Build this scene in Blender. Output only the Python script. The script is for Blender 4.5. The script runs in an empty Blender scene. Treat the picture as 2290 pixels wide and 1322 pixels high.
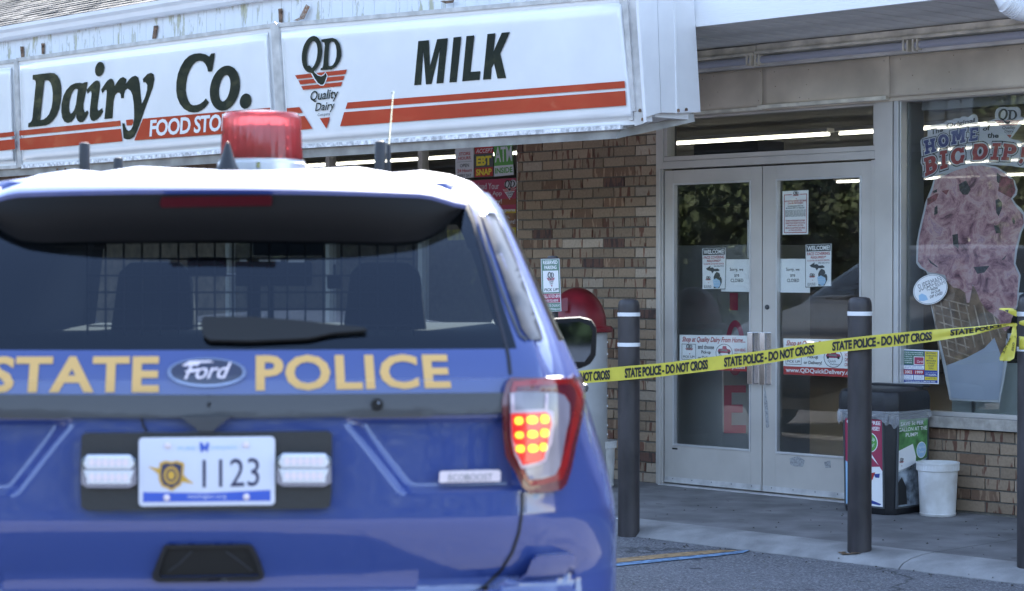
import bpy, bmesh, math, random
from mathutils import Vector, Matrix
from mathutils.bvhtree import BVHTree
from mathutils.geometry import delaunay_2d_cdt

random.seed(7)
SC = bpy.context.scene
COL = SC.collection
V = Vector

# ------------------------------------------------------------------ camera
F = 4660.0
EYE = 1.49
PITCH = math.atan(46 / F)
cam_d = bpy.data.cameras.new('camera')
cam = bpy.data.objects.new('camera', cam_d)
COL.objects.link(cam)
cam.location = (0, 0, EYE)
cam.rotation_euler = (math.radians(90) - PITCH, 0, 0)
cam_d.sensor_width = 36
cam_d.lens = 36 * F / 2290
cam_d.clip_start = 0.1
cam_d.clip_end = 3000
cam_d.dof.use_dof = True
cam_d.dof.focus_distance = 13.0
cam_d.dof.aperture_fstop = 5.0
SC.camera = cam

# ------------------------------------------------------------------ sky, sun, exposure
SUN_EL = math.radians(44)
SUN_AZ = math.radians(13)          # clockwise from +Y
world = bpy.data.worlds.new('World')
SC.world = world
world.use_nodes = True
wn = world.node_tree.nodes
wl = world.node_tree.links
wn.clear()
w_out = wn.new('ShaderNodeOutputWorld')
w_bg = wn.new('ShaderNodeBackground')
w_sky = wn.new('ShaderNodeTexSky')
w_sky.sky_type = 'NISHITA'
w_sky.sun_disc = False
w_sky.sun_elevation = SUN_EL
w_sky.sun_rotation = SUN_AZ
w_sky.air_density = 1.0
w_sky.dust_density = 0.5
w_sky.ozone_density = 1.0
w_bg.inputs['Strength'].default_value = 0.15
w_hs = wn.new('ShaderNodeHueSaturation')
w_hs.inputs['Saturation'].default_value = 0.88
wl.new(w_sky.outputs[0], w_hs.inputs['Color'])
wl.new(w_hs.outputs[0], w_bg.inputs[0])
wl.new(w_bg.outputs[0], w_out.inputs[0])

sun_d = bpy.data.lights.new('sun', 'SUN')
sun_d.energy = 4.5
sun_d.angle = math.radians(0.5)
sun_d.color = (1.0, 0.94, 0.85)
sun = bpy.data.objects.new('sun', sun_d)
COL.objects.link(sun)
sdir = V((math.sin(SUN_AZ) * math.cos(SUN_EL), math.cos(SUN_AZ) * math.cos(SUN_EL), math.sin(SUN_EL)))
sun.rotation_euler = sdir.to_track_quat('Z', 'Y').to_euler()
sun.location = sdir * 50

SC.view_settings.view_transform = 'Standard'
SC.view_settings.look = 'None'
SC.view_settings.exposure = 2.35
SC.view_settings.gamma = 1
SC.view_settings.use_curve_mapping = False
SC.cycles.max_bounces = 10
SC.cycles.transparent_max_bounces = 24
SC.cycles.glossy_bounces = 6
SC.cycles.diffuse_bounces = 4
SC.cycles.sample_clamp_indirect = 8
SC.cycles.use_denoising = True

# ------------------------------------------------------------------ geometry of the place
TH = math.atan(F / (1145 + 3330))
D = V((math.cos(TH), -math.sin(TH), 0))       # along the shop front, to the right
N = V((-math.sin(TH), -math.cos(TH), 0))      # out of the shop front
ORG = V((1.6348, 13.6146, 0))                 # where the two doors meet
ROTZ = -TH
CAM = V((0, 0, EYE))


def ray(px, py):
    u = (px - 1145) / F
    v = (661 - py) / F
    return V((u, math.cos(PITCH) + v * math.sin(PITCH), -math.sin(PITCH) + v * math.cos(PITCH)))


def WP(s, z, p=0.0):
    return ORG + D * s + N * p + V((0, 0, z))


def on_plane(point, normal):
    def f(px, py, off=0.0):
        r = ray(px, py)
        t = (point + normal * off - CAM).dot(normal) / r.dot(normal)
        return CAM + r * t
    return f


def wallp(p):
    return on_plane(ORG + N * p, N)


def wc(px, py, p=0.0):
    P = wallp(p)(px, py)
    return (P - ORG).dot(D), P.z


def ground_at(px, py, z=0.0):
    r = ray(px, py)
    return CAM + r * ((z - EYE) / r.z)


# ------------------------------------------------------------------ object helpers
def tag(o, label=None, cat=None, group=None, kind=None):
    if label: o['label'] = label
    if cat: o['category'] = cat
    if group: o['group'] = group
    if kind: o['kind'] = kind
    return o


def empty(name, loc=(0, 0, 0), rz=0, **kw):
    o = bpy.data.objects.new(name, None)
    o.empty_display_size = 0.1
    COL.objects.link(o)
    o.location = loc
    o.rotation_euler = (0, 0, rz)
    o['_m'] = 0
    del o['_m']
    tag(o, **kw)
    return o


def wmat(o):
    """world matrix without waiting for a depsgraph update"""
    m = Matrix.LocRotScale(o.location, o.rotation_euler, o.scale)
    if o.parent:
        return wmat(o.parent) @ m
    return m


def link(name, me, mat=None, parent=None, world=False, **kw):
    """link a mesh as an object; world=True: mesh coordinates are world ones, converted to the parent's space"""
    o = bpy.data.objects.new(name, me)
    COL.objects.link(o)
    if mat and not me.materials:
        me.materials.append(mat)
    if parent:
        o.parent = parent
        if world:
            me.transform(wmat(parent).inverted())
    tag(o, **kw)
    return o


class MB:
    """collects boxes, bars, tubes and faces into one mesh"""
    def __init__(self):
        self.v = []
        self.f = []
        self.mi = []
        self.cur = 0

    def add(self, vs, fs):
        b = len(self.v)
        self.v += [tuple(x) for x in vs]
        self.f += [tuple(b + i for i in q) for q in fs]
        self.mi += [self.cur] * len(fs)
        return self

    def hexa(self, p):
        return self.add(p, [(0, 3, 2, 1), (4, 5, 6, 7), (0, 1, 5, 4), (1, 2, 6, 5), (2, 3, 7, 6), (3, 0, 4, 7)])

    def box(self, x0, x1, y0, y1, z0, z1):
        return self.hexa([(x0, y0, z0), (x1, y0, z0), (x1, y1, z0), (x0, y1, z0), (x0, y0, z1), (x1, y0, z1), (x1, y1, z1), (x0, y1, z1)])

    def wbox(self, s0, s1, z0, z1, p0, p1):
        a = [WP(s0, z0, p1), WP(s1, z0, p1), WP(s1, z0, p0), WP(s0, z0, p0), WP(s0, z1, p1), WP(s1, z1, p1), WP(s1, z1, p0), WP(s0, z1, p0)]
        return self.hexa(a)

    def slab(self, quad, nrm, t):
        """quad in order, thickened by t along -nrm"""
        q = [V(x) for x in quad]
        b = [x - nrm * t for x in q]
        return self.add(q + b, [(0, 1, 2, 3), (7, 6, 5, 4), (0, 4, 5, 1), (1, 5, 6, 2), (2, 6, 7, 3), (3, 7, 4, 0)])

    def prism(self, ring, off):
        n = len(ring)
        a = [V(x) for x in ring]
        b = [x + off for x in a]
        return self.add(a + b, [tuple(range(n)), tuple(range(2 * n - 1, n - 1, -1))] + [(i, n + i, n + (i + 1) % n, (i + 1) % n) for i in range(n)])

    def lathe(self, prof, seg=32, c=(0, 0, 0), cap=True):
        vs, fs = [], []
        for r, z in prof:
            for k in range(seg):
                a = 2 * math.pi * k / seg
                vs.append((c[0] + r * math.cos(a), c[1] + r * math.sin(a), c[2] + z))
        for j in range(len(prof) - 1):
            for k in range(seg):
                k2 = (k + 1) % seg
                fs.append((j * seg + k, j * seg + k2, (j + 1) * seg + k2, (j + 1) * seg + k))
        if cap:
            fs.append(tuple(range(seg - 1, -1, -1)))
            fs.append(tuple((len(prof) - 1) * seg + k for k in range(seg)))
        return self.add(vs, fs)

    def tube(self, pts, r, seg=8, r1=None):
        pts = [V(p) for p in pts]
        vs, fs = [], []
        n = len(pts)
        for i, p in enumerate(pts):
            t = (pts[min(i + 1, n - 1)] - pts[max(i - 1, 0)]).normalized()
            a = t.cross(V((0, 0, 1)))
            if a.length < 1e-3: a = t.cross(V((0, 1, 0)))
            a.normalize()
            b = t.cross(a)
            rr = r if r1 is None else r + (r1 - r) * i / (n - 1)
            for k in range(seg):
                g = 2 * math.pi * k / seg
                vs.append(p + (a * math.cos(g) + b * math.sin(g)) * rr)
        for i in range(n - 1):
            for k in range(seg):
                k2 = (k + 1) % seg
                fs.append((i * seg + k, (i + 1) * seg + k, (i + 1) * seg + k2, i * seg + k2))
        fs.append(tuple(range(seg)))
        fs.append(tuple((n - 1) * seg + k for k in range(seg - 1, -1, -1)))
        return self.add(vs, fs)

    def mesh(self, name='m', mats=None, smooth=False, bevel=0, merge=False):
        me = bpy.data.meshes.new(name)
        me.from_pydata(self.v, [], self.f)
        if mats:
            for m in mats: me.materials.append(m)
            me.polygons.foreach_set('material_index', self.mi)
        bm = bmesh.new()
        bm.from_mesh(me)
        if merge: bmesh.ops.remove_doubles(bm, verts=bm.verts, dist=1e-5)
        bmesh.ops.recalc_face_normals(bm, faces=bm.faces)
        if bevel:
            bmesh.ops.bevel(bm, geom=[e for e in bm.edges if len(e.link_faces) == 2 and e.calc_face_angle() > 0.5], offset=bevel, segments=2, profile=0.6, affect='EDGES')
        bm.to_mesh(me)
        bm.free()
        if smooth:
            me.shade_smooth()
            me.set_sharp_from_angle(angle=math.radians(38))
        return me

    def build(self, name, mat, parent=None, world=False, smooth=False, bevel=0, merge=False, **kw):
        me = self.mesh(name, [mat] if not isinstance(mat, (list, tuple)) else mat, smooth, bevel, merge)
        return link(name, me, None, parent, world, **kw)


def copy_tree(o, parent=None):
    c = o.copy()
    COL.objects.link(c)
    if parent: c.parent = parent
    for ch in o.children:
        copy_tree(ch, c)
    return c


def interp(tab, x):
    if x <= tab[0][0]: return tab[0][1]
    for (a, b), (c, d) in zip(tab, tab[1:]):
        if x <= c: return b + (d - b) * (x - a) / (c - a)
    return tab[-1][1]


def sinterp(tab, x):
    """smooth (monotone cubic) interpolation"""
    n = len(tab)
    if x <= tab[0][0]: return tab[0][1]
    if x >= tab[-1][0]: return tab[-1][1]
    dl = [(tab[i + 1][1] - tab[i][1]) / (tab[i + 1][0] - tab[i][0]) for i in range(n - 1)]
    m = [dl[0]] + [0 if dl[i - 1] * dl[i] <= 0 else 2 * dl[i - 1] * dl[i] / (dl[i - 1] + dl[i]) for i in range(1, n - 1)] + [dl[-1]]
    for i in range(n - 1):
        if x <= tab[i + 1][0]:
            h = tab[i + 1][0] - tab[i][0]
            t = (x - tab[i][0]) / h
            return ((2 * t ** 3 - 3 * t * t + 1) * tab[i][1] + (t ** 3 - 2 * t * t + t) * h * m[i]
                    + (-2 * t ** 3 + 3 * t * t) * tab[i + 1][1] + (t ** 3 - t * t) * h * m[i + 1])


def sstep(a, b, x):
    t = max(0, min(1, (x - a) / (b - a)))
    return t * t * (3 - 2 * t)


def inside(p, poly):
    x, y = p
    c = False
    j = len(poly) - 1
    for i in range(len(poly)):
        xi, yi = poly[i]
        xj, yj = poly[j]
        if (yi > y) != (yj > y) and x < (xj - xi) * (y - yi) / (yj - yi) + xi: c = not c
        j = i
    return c


def tri_shape(outers, holes=(), step=None):
    """triangulate union(outers) minus holes, with an optional grid of inner points"""
    vs, es = [], []
    for poly in list(outers) + list(holes):
        pts = []
        n = len(poly)
        for i in range(n):
            a, b = poly[i], poly[(i + 1) % n]
            pts.append(a)
            if step:
                L = math.hypot(b[0] - a[0], b[1] - a[1])
                k = int(L / step)
                for j in range(1, k): pts.append((a[0] + (b[0] - a[0]) * j / k, a[1] + (b[1] - a[1]) * j / k))
        b0 = len(vs)
        vs += pts
        es += [(b0 + i, b0 + (i + 1) % len(pts)) for i in range(len(pts))]
    if step:
        x0 = min(v[0] for v in vs); x1 = max(v[0] for v in vs)
        y0 = min(v[1] for v in vs); y1 = max(v[1] for v in vs)
        i = 0
        y = y0 + step / 2
        while y < y1:
            x = x0 + step / 2 + (step / 2 if i % 2 else 0)
            while x < x1:
                if any(inside((x, y), o) for o in outers): vs.append((x, y))
                x += step
            y += step
            i += 1
    r = delaunay_2d_cdt([V(v) for v in vs], es, [], 0, 1e-4)
    ov, of = r[0], r[2]
    out = []
    for f in of:
        c = (sum(ov[i][0] for i in f) / len(f), sum(ov[i][1] for i in f) / len(f))
        if any(inside(c, o) for o in outers) and not any(inside(c, h) for h in holes): out.append(tuple(f))
    return [(v[0], v[1]) for v in ov], out


def ellipse(cx, cy, rx, ry, n=28, sh=0.0, rot=0.0):
    o = []
    for k in range(n):
        a = 2 * math.pi * k / n
        x, y = rx * math.cos(a), ry * math.sin(a)
        x, y = x * math.cos(rot) - y * math.sin(rot), x * math.sin(rot) + y * math.cos(rot)
        o.append((cx + x - sh * y, cy + y))
    return o


_TXT = {}


def text2d(s, bold=0.0, spacing=1.0, align='LEFT', lines=1.0):
    """(verts, tris) of lettering in a unit box, v downwards; glyph triangles"""
    k = (s, bold, spacing, align, lines)
    if k in _TXT: return _TXT[k]
    c = bpy.data.curves.new('t', 'FONT')
    c.body = s
    c.offset = bold
    c.resolution_u = 3
    c.space_character = spacing
    c.space_line = lines
    c.align_x = align
    c.fill_mode = 'FRONT'
    o = bpy.data.objects.new('t', c)
    me = bpy.data.meshes.new_from_object(o)
    vs = [(v.co.x, v.co.y) for v in me.vertices]
    fs = [tuple(p.vertices) for p in me.polygons]
    bpy.data.objects.remove(o)
    bpy.data.curves.remove(c)
    bpy.data.meshes.remove(me)
    x0 = min(v[0] for v in vs); x1 = max(v[0] for v in vs)
    y0 = min(v[1] for v in vs); y1 = max(v[1] for v in vs)
    vs = [((x - x0) / (x1 - x0), (y1 - y) / (y1 - y0)) for x, y in vs]
    _TXT[k] = (vs, fs)
    return _TXT[k]


def bil(q, u, v):
    """q = TL, TR, BR, BL"""
    a = (q[0][0] + (q[1][0] - q[0][0]) * u, q[0][1] + (q[1][1] - q[0][1]) * u)
    b = (q[3][0] + (q[2][0] - q[3][0]) * u, q[3][1] + (q[2][1] - q[3][1]) * u)
    return (a[0] + (b[0] - a[0]) * v, a[1] + (b[1] - a[1]) * v)


def face_normal_fix(vs, fs, ref):
    """make faces look towards ref direction"""
    out = []
    for f in fs:
        a, b, c = vs[f[0]], vs[f[1]], vs[f[2]]
        nn = (b - a).cross(c - a)
        out.append(tuple(f) if nn.dot(ref) > 0 else tuple(reversed(f)))
    return out


class Print:
    """flat printed layers on a surface: map2 turns photo pixels into points of the surface, off along its normal"""
    def __init__(self, surf, nrm, parent, world=True, off=0.0015, step=0.0012):
        self.surf, self.nrm, self.parent, self.world, self.off, self.step = surf, nrm, parent, world, off, step
        self.layers = {}

    cut = 0

    def put(self, pts2, fs, mat, lvl=0, name='lettering'):
        if self.cut:
            bm = bmesh.new()
            bv = [bm.verts.new((x, y, 0)) for x, y in pts2]
            for f in fs:
                try: bm.faces.new([bv[i] for i in f])
                except ValueError: pass
            xs = [p[0] for p in pts2]; ys = [p[1] for p in pts2]
            for ax, lo, hi in ((0, min(xs), max(xs)), (1, min(ys), max(ys))):
                c = lo + self.cut
                while c < hi:
                    bmesh.ops.bisect_plane(bm, geom=bm.verts[:] + bm.edges[:] + bm.faces[:], plane_co=(c, 0, 0) if ax == 0 else (0, c, 0), plane_no=(1, 0, 0) if ax == 0 else (0, 1, 0))
                    c += self.cut * (2 if ax == 0 else 1)
            bm.verts.index_update()
            pts2 = [(v.co.x, v.co.y) for v in bm.verts]
            fs = [tuple(v.index for v in f.verts) for f in bm.faces]
            bm.free()
        o = self.off + self.step * lvl
        vs = [self.surf(x, y, o) for x, y in pts2]
        fs = face_normal_fix(vs, fs, self.nrm)
        mb = self.layers.setdefault((name, mat.name, lvl), (MB(), mat))[0]
        mb.add(vs, fs)

    def poly(self, pts, mat, lvl=0, holes=(), step=None, name='print'):
        v, f = tri_shape([pts], holes, step)
        self.put(v, f, mat, lvl, name)

    def polys(self, outers, mat, lvl=0, holes=(), step=None, name='print'):
        v, f = tri_shape(outers, holes, step)
        self.put(v, f, mat, lvl, name)

    def text(self, s, quad, mat, lvl=1, bold=0.0, shear=0.0, name='lettering', **kw):
        v, f = text2d(s, bold, **kw)
        p = []
        for u, w in v:
            p.append(bil(quad, u, w))
        if shear:
            h = (quad[3][1] - quad[0][1])
            yc = quad[3][1]
            p = [(x + shear * (yc - y), y) for x, y in p]
        self.put(p, f, mat, lvl, name)

    def done(self):
        for (name, mn, lvl), (mb, mat) in self.layers.items():
            me = bpy.data.meshes.new(name)
            me.from_pydata(mb.v, [], mb.f)
            me.materials.append(mat)
            link(name, me, None, self.parent, self.world)


def sub(q, u0, v0, u1, v1):
    return [bil(q, u0, v0), bil(q, u1, v0), bil(q, u1, v1), bil(q, u0, v1)]


# ------------------------------------------------------------------ materials
def mat(name, col, rough=0.5, metal=0.0, coat=0.0, emit=None, estr=0.0, spec=0.5, var=0.0, scale=20.0, bump=0.0, bscale=60.0, coord='Object', alpha=1.0, col2=None, det=4.0, rvar=0.0, stretch=None):
    m = bpy.data.materials.new(name)
    m.use_nodes = True
    nt = m.node_tree
    b = nt.nodes['Principled BSDF']
    b.inputs['Base Color'].default_value = (*col, 1)
    b.inputs['Roughness'].default_value = rough
    b.inputs['Metallic'].default_value = metal
    b.inputs['Coat Weight'].default_value = coat
    b.inputs['Coat Roughness'].default_value = 0.02
    b.inputs['Specular IOR Level'].default_value = spec
    b.inputs['Alpha'].default_value = alpha
    if emit:
        b.inputs['Emission Color'].default_value = (*emit, 1)
        b.inputs['Emission Strength'].default_value = estr
    tc = nt.nodes.new('ShaderNodeTexCoord')
    src = tc.outputs[coord]
    if stretch:
        mp = nt.nodes.new('ShaderNodeMapping')
        mp.inputs['Scale'].default_value = stretch
        nt.links.new(src, mp.inputs[0])
        src = mp.outputs[0]
    if var > 0 or rvar > 0:
        nz = nt.nodes.new('ShaderNodeTexNoise')
        nz.inputs['Scale'].default_value = scale
        nz.inputs['Detail'].default_value = det
        nt.links.new(src, nz.inputs['Vector'])
        if var > 0:
            cr = nt.nodes.new('ShaderNodeValToRGB')
            c2 = col2 or tuple(max(0, c * (1 - var)) for c in col)
            c1 = col if col2 else tuple(min(1, c * (1 + var * 0.6)) for c in col)
            cr.color_ramp.elements[0].position = 0.35
            cr.color_ramp.elements[1].position = 0.68
            cr.color_ramp.elements[0].color = (*c2, 1)
            cr.color_ramp.elements[1].color = (*c1, 1)
            nt.links.new(nz.outputs['Fac'], cr.inputs[0])
            nt.links.new(cr.outputs[0], b.inputs['Base Color'])
        if rvar > 0:
            mr = nt.nodes.new('ShaderNodeMapRange')
            mr.inputs['To Min'].default_value = max(0, rough - rvar)
            mr.inputs['To Max'].default_value = min(1, rough + rvar)
            nt.links.new(nz.outputs['Fac'], mr.inputs['Value'])
            nt.links.new(mr.outputs[0], b.inputs['Roughness'])
    if bump > 0:
        n2 = nt.nodes.new('ShaderNodeTexNoise')
        n2.inputs['Scale'].default_value = bscale
        n2.inputs['Detail'].default_value = 5
        nt.links.new(src, n2.inputs['Vector'])
        bp = nt.nodes.new('ShaderNodeBump')
        bp.inputs['Strength'].default_value = bump
        bp.inputs['Distance'].default_value = 0.01
        nt.links.new(n2.outputs['Fac'], bp.inputs['Height'])
        nt.links.new(bp.outputs[0], b.inputs['Normal'])
    return m


def weather(m, big=1.2, lo=.72, hi=1.18, specks=None, sc=150, cracks=0):
    """large soft mottling, pale specks and hairline cracks over a base colour"""
    nt = m.node_tree
    b = nt.nodes['Principled BSDF']
    src = b.inputs['Base Color'].links[0].from_socket
    tc = nt.nodes.new('ShaderNodeTexCoord')
    n1 = nt.nodes.new('ShaderNodeTexNoise'); n1.inputs['Scale'].default_value = big; n1.inputs['Detail'].default_value = 7; n1.inputs['Roughness'].default_value = .65
    nt.links.new(tc.outputs['Object'], n1.inputs['Vector'])
    r1 = nt.nodes.new('ShaderNodeMapRange'); r1.inputs['From Min'].default_value = .3; r1.inputs['From Max'].default_value = .7
    r1.inputs['To Min'].default_value = lo; r1.inputs['To Max'].default_value = hi
    nt.links.new(n1.outputs['Fac'], r1.inputs['Value'])
    vm = nt.nodes.new('ShaderNodeVectorMath'); vm.operation = 'SCALE'
    nt.links.new(src, vm.inputs[0]); nt.links.new(r1.outputs[0], vm.inputs['Scale'])
    last = vm.outputs[0]
    if specks:
        vo = nt.nodes.new('ShaderNodeTexVoronoi'); vo.inputs['Scale'].default_value = sc
        nt.links.new(tc.outputs['Object'], vo.inputs['Vector'])
        cr = nt.nodes.new('ShaderNodeValToRGB'); cr.color_ramp.elements[0].position = .70; cr.color_ramp.elements[1].position = .78
        sx = nt.nodes.new('ShaderNodeSeparateColor'); nt.links.new(vo.outputs['Color'], sx.inputs[0])
        nt.links.new(sx.outputs[0], cr.inputs[0])
        mx = nt.nodes.new('ShaderNodeMix'); mx.data_type = 'RGBA'
        mx.inputs[7].default_value = (*specks, 1)
        nt.links.new(cr.outputs[0], mx.inputs[0]); nt.links.new(last, mx.inputs[6])
        last = mx.outputs[2]
    if cracks:
        vo = nt.nodes.new('ShaderNodeTexVoronoi'); vo.feature = 'DISTANCE_TO_EDGE'; vo.inputs['Scale'].default_value = cracks
        n2 = nt.nodes.new('ShaderNodeTexNoise'); n2.inputs['Scale'].default_value = 3; n2.inputs['Detail'].default_value = 6
        nt.links.new(tc.outputs['Object'], n2.inputs['Vector'])
        ad = nt.nodes.new('ShaderNodeVectorMath'); ad.operation = 'MULTIPLY_ADD'; ad.inputs[1].default_value = (.5, .5, .5)
        nt.links.new(n2.outputs['Color'], ad.inputs[0]); nt.links.new(tc.outputs['Object'], ad.inputs[2])
        nt.links.new(ad.outputs[0], vo.inputs['Vector'])
        cr = nt.nodes.new('ShaderNodeValToRGB'); cr.color_ramp.elements[0].position = .0; cr.color_ramp.elements[1].position = .012
        cr.color_ramp.elements[0].color = (.35, .35, .35, 1)
        nt.links.new(vo.outputs['Distance'], cr.inputs[0])
        mm = nt.nodes.new('ShaderNodeVectorMath'); mm.operation = 'MULTIPLY'
        nt.links.new(last, mm.inputs[0]); nt.links.new(cr.outputs[0], mm.inputs[1])
        last = mm.outputs[0]
    nt.links.new(last, b.inputs['Base Color'])
    return m


def glass(name, tint, rough=0.01, ior=1.5, dirt=0.0, refl=1.7, gcol=(1, 1, 1)):
    """thin pane: see-through tint with mirror-like reflection by Fresnel"""
    m = bpy.data.materials.new(name)
    m.use_nodes = True
    nt = m.node_tree
    nt.nodes.clear()
    o = nt.nodes.new('ShaderNodeOutputMaterial')
    t = nt.nodes.new('ShaderNodeBsdfTransparent')
    g = nt.nodes.new('ShaderNodeBsdfGlossy')
    ge = nt.nodes.new('ShaderNodeNewGeometry')
    dt = nt.nodes.new('ShaderNodeVectorMath'); dt.operation = 'DOT_PRODUCT'
    nt.links.new(ge.outputs['Normal'], dt.inputs[0]); nt.links.new(ge.outputs['Incoming'], dt.inputs[1])
    prev = dt.outputs['Value']
    for op, v1 in (('ABSOLUTE', None), ('SUBTRACT', 1.0), ('POWER', 5.0), ('MULTIPLY_ADD', 0.96)):
        q = nt.nodes.new('ShaderNodeMath'); q.operation = op
        if op == 'SUBTRACT':
            q.inputs[0].default_value = 1.0; nt.links.new(prev, q.inputs[1])
        else:
            nt.links.new(prev, q.inputs[0])
            if v1 is not None: q.inputs[1].default_value = v1
            if op == 'MULTIPLY_ADD': q.inputs[2].default_value = 0.04
        prev = q.outputs[0]
    mx = nt.nodes.new('ShaderNodeMixShader')
    t.inputs[0].default_value = (*tint, 1)
    g.inputs['Roughness'].default_value = rough
    g.inputs[0].default_value = (*gcol, 1)
    # both faces of the pane reflect: nearly double the single-surface value
    mu = nt.nodes.new('ShaderNodeMath')
    mu.operation = 'MULTIPLY'
    mu.use_clamp = True
    mu.inputs[1].default_value = refl
    nt.links.new(prev, mu.inputs[0])
    nt.links.new(mu.outputs[0], mx.inputs[0])
    nt.links.new(t.outputs[0], mx.inputs[1])
    nt.links.new(g.outputs[0], mx.inputs[2])
    last = mx
    if dirt > 0:
        d = nt.nodes.new('ShaderNodeBsdfDiffuse')
        d.inputs[0].default_value = (0.5, 0.5, 0.5, 1)
        nz = nt.nodes.new('ShaderNodeTexNoise')
        nz.inputs['Scale'].default_value = 6
        nz.inputs['Detail'].default_value = 6
        tc = nt.nodes.new('ShaderNodeTexCoord')
        nt.links.new(tc.outputs['Object'], nz.inputs['Vector'])
        mr = nt.nodes.new('ShaderNodeMapRange')
        mr.inputs['From Min'].default_value = 0.35
        mr.inputs['From Max'].default_value = 0.8
        mr.inputs['To Max'].default_value = dirt
        nt.links.new(nz.outputs['Fac'], mr.inputs['Value'])
        m2 = nt.nodes.new('ShaderNodeMixShader')
        nt.links.new(mr.outputs[0], m2.inputs[0])
        nt.links.new(mx.outputs[0], m2.inputs[1])
        nt.links.new(d.outputs[0], m2.inputs[2])
        last = m2
    nt.links.new(last.outputs[0], o.inputs[0])
    return m


def brick_mat(name, base, stripe, amount, rough=0.85):
    m = bpy.data.materials.new(name)
    m.use_nodes = True
    nt = m.node_tree
    b = nt.nodes['Principled BSDF']
    b.inputs['Roughness'].default_value = rough
    oi = nt.nodes.new('ShaderNodeObjectInfo')
    tc = nt.nodes.new('ShaderNodeTexCoord')
    # object coordinates shifted per brick
    ad = nt.nodes.new('ShaderNodeVectorMath'); ad.operation = 'ADD'
    cm = nt.nodes.new('ShaderNodeCombineXYZ')
    mu = nt.nodes.new('ShaderNodeMath'); mu.operation = 'MULTIPLY'; mu.inputs[1].default_value = 37.0
    nt.links.new(oi.outputs['Random'], mu.inputs[0])
    nt.links.new(mu.outputs[0], cm.inputs[0]); nt.links.new(mu.outputs[0], cm.inputs[2])
    nt.links.new(tc.outputs['Object'], ad.inputs[0]); nt.links.new(cm.outputs[0], ad.inputs[1])
    mp = nt.nodes.new('ShaderNodeMapping'); mp.inputs['Scale'].default_value = (26, 4, 5)
    nt.links.new(ad.outputs[0], mp.inputs[0])
    nz = nt.nodes.new('ShaderNodeTexNoise'); nz.inputs['Scale'].default_value = 1.0; nz.inputs['Detail'].default_value = 2
    nt.links.new(mp.outputs[0], nz.inputs['Vector'])
    cr = nt.nodes.new('ShaderNodeValToRGB')
    cr.color_ramp.elements[0].position = amount
    cr.color_ramp.elements[1].position = min(1, amount + 0.04)
    cr.color_ramp.elements[0].color = (0, 0, 0, 1); cr.color_ramp.elements[1].color = (1, 1, 1, 1)
    nt.links.new(nz.outputs['Fac'], cr.inputs[0])
    # speckle + chalky bloom
    n2 = nt.nodes.new('ShaderNodeTexNoise'); n2.inputs['Scale'].default_value = 60; n2.inputs['Detail'].default_value = 6
    nt.links.new(ad.outputs[0], n2.inputs['Vector'])
    r2 = nt.nodes.new('ShaderNodeMapRange'); r2.inputs['To Min'].default_value = 0.72; r2.inputs['To Max'].default_value = 1.28
    nt.links.new(n2.outputs['Fac'], r2.inputs['Value'])
    r3 = nt.nodes.new('ShaderNodeMapRange'); r3.inputs['To Min'].default_value = 0.82; r3.inputs['To Max'].default_value = 1.2
    nt.links.new(oi.outputs['Random'], r3.inputs['Value'])
    mm = nt.nodes.new('ShaderNodeMath'); mm.operation = 'MULTIPLY'
    nt.links.new(r2.outputs[0], mm.inputs[0]); nt.links.new(r3.outputs[0], mm.inputs[1])
    mix = nt.nodes.new('ShaderNodeMix'); mix.data_type = 'RGBA'
    mix.inputs[6].default_value = (*base, 1); mix.inputs[7].default_value = (*stripe, 1)
    nt.links.new(cr.outputs[0], mix.inputs[0])
    vm = nt.nodes.new('ShaderNodeVectorMath'); vm.operation = 'SCALE'
    nt.links.new(mix.outputs[2], vm.inputs[0]); nt.links.new(mm.outputs[0], vm.inputs['Scale'])
    nt.links.new(vm.outputs[0], b.inputs['Base Color'])
    bp = nt.nodes.new('ShaderNodeBump'); bp.inputs['Strength'].default_value = 0.5; bp.inputs['Distance'].default_value = 0.003
    nt.links.new(n2.outputs['Fac'], bp.inputs['Height']); nt.links.new(bp.outputs[0], b.inputs['Normal'])
    return m


M = {}
M['asphalt'] = mat('asphalt', (0.15, 0.15, 0.163), 0.9, var=0.5, scale=70, bump=0.9, bscale=160, det=8)
M['concrete'] = mat('concrete', (0.185, 0.18, 0.18), 0.9, var=0.32, scale=3.5, bump=0.25, bscale=120, det=10)
M['kerb'] = mat('kerb_concrete', (0.30, 0.295, 0.29), 0.9, var=0.25, scale=5, bump=0.5, bscale=90, det=9)
weather(M['asphalt'], 1.1, .74, 1.16, specks=(.24, .24, .25), sc=110, cracks=.55)
weather(M['concrete'], 2.0, .80, 1.12, cracks=.0)
weather(M['kerb'], 3.0, .78, 1.12)
M['paint_orange'] = mat('orange_paint', (0.34, 0.22, 0.11), 0.8, var=0.5, scale=25, det=8)
M['paint_blue_line'] = mat('blue_line_paint', (0.16, 0.27, 0.42), 0.8, var=0.5, scale=25, det=8)
M['mortar'] = mat('mortar', (0.17, 0.155, 0.13), 0.95, var=0.2, scale=40, bump=0.6, bscale=150)
M['brick_tan'] = brick_mat('tan_brick', (0.29, 0.21, 0.14), (0.16, 0.08, 0.05), 0.65)
M['brick_stripe'] = brick_mat('striped_brick', (0.29, 0.21, 0.14), (0.15, 0.07, 0.045), 0.55)
M['brick_dark'] = brick_mat('dark_brick', (0.13, 0.07, 0.05), (0.07, 0.045, 0.04), 0.52)
M['brick_brown'] = brick_mat('brown_brick', (0.20, 0.12, 0.075), (0.33, 0.22, 0.14), 0.55)
M['brick_pale'] = brick_mat('pale_brick', (0.40, 0.32, 0.24), (0.22, 0.11, 0.07), 0.6)
M['alu'] = mat('anodised_aluminium', (0.57, 0.54, 0.50), 0.42, metal=0.35, var=0.1, scale=3, det=6)
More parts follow.
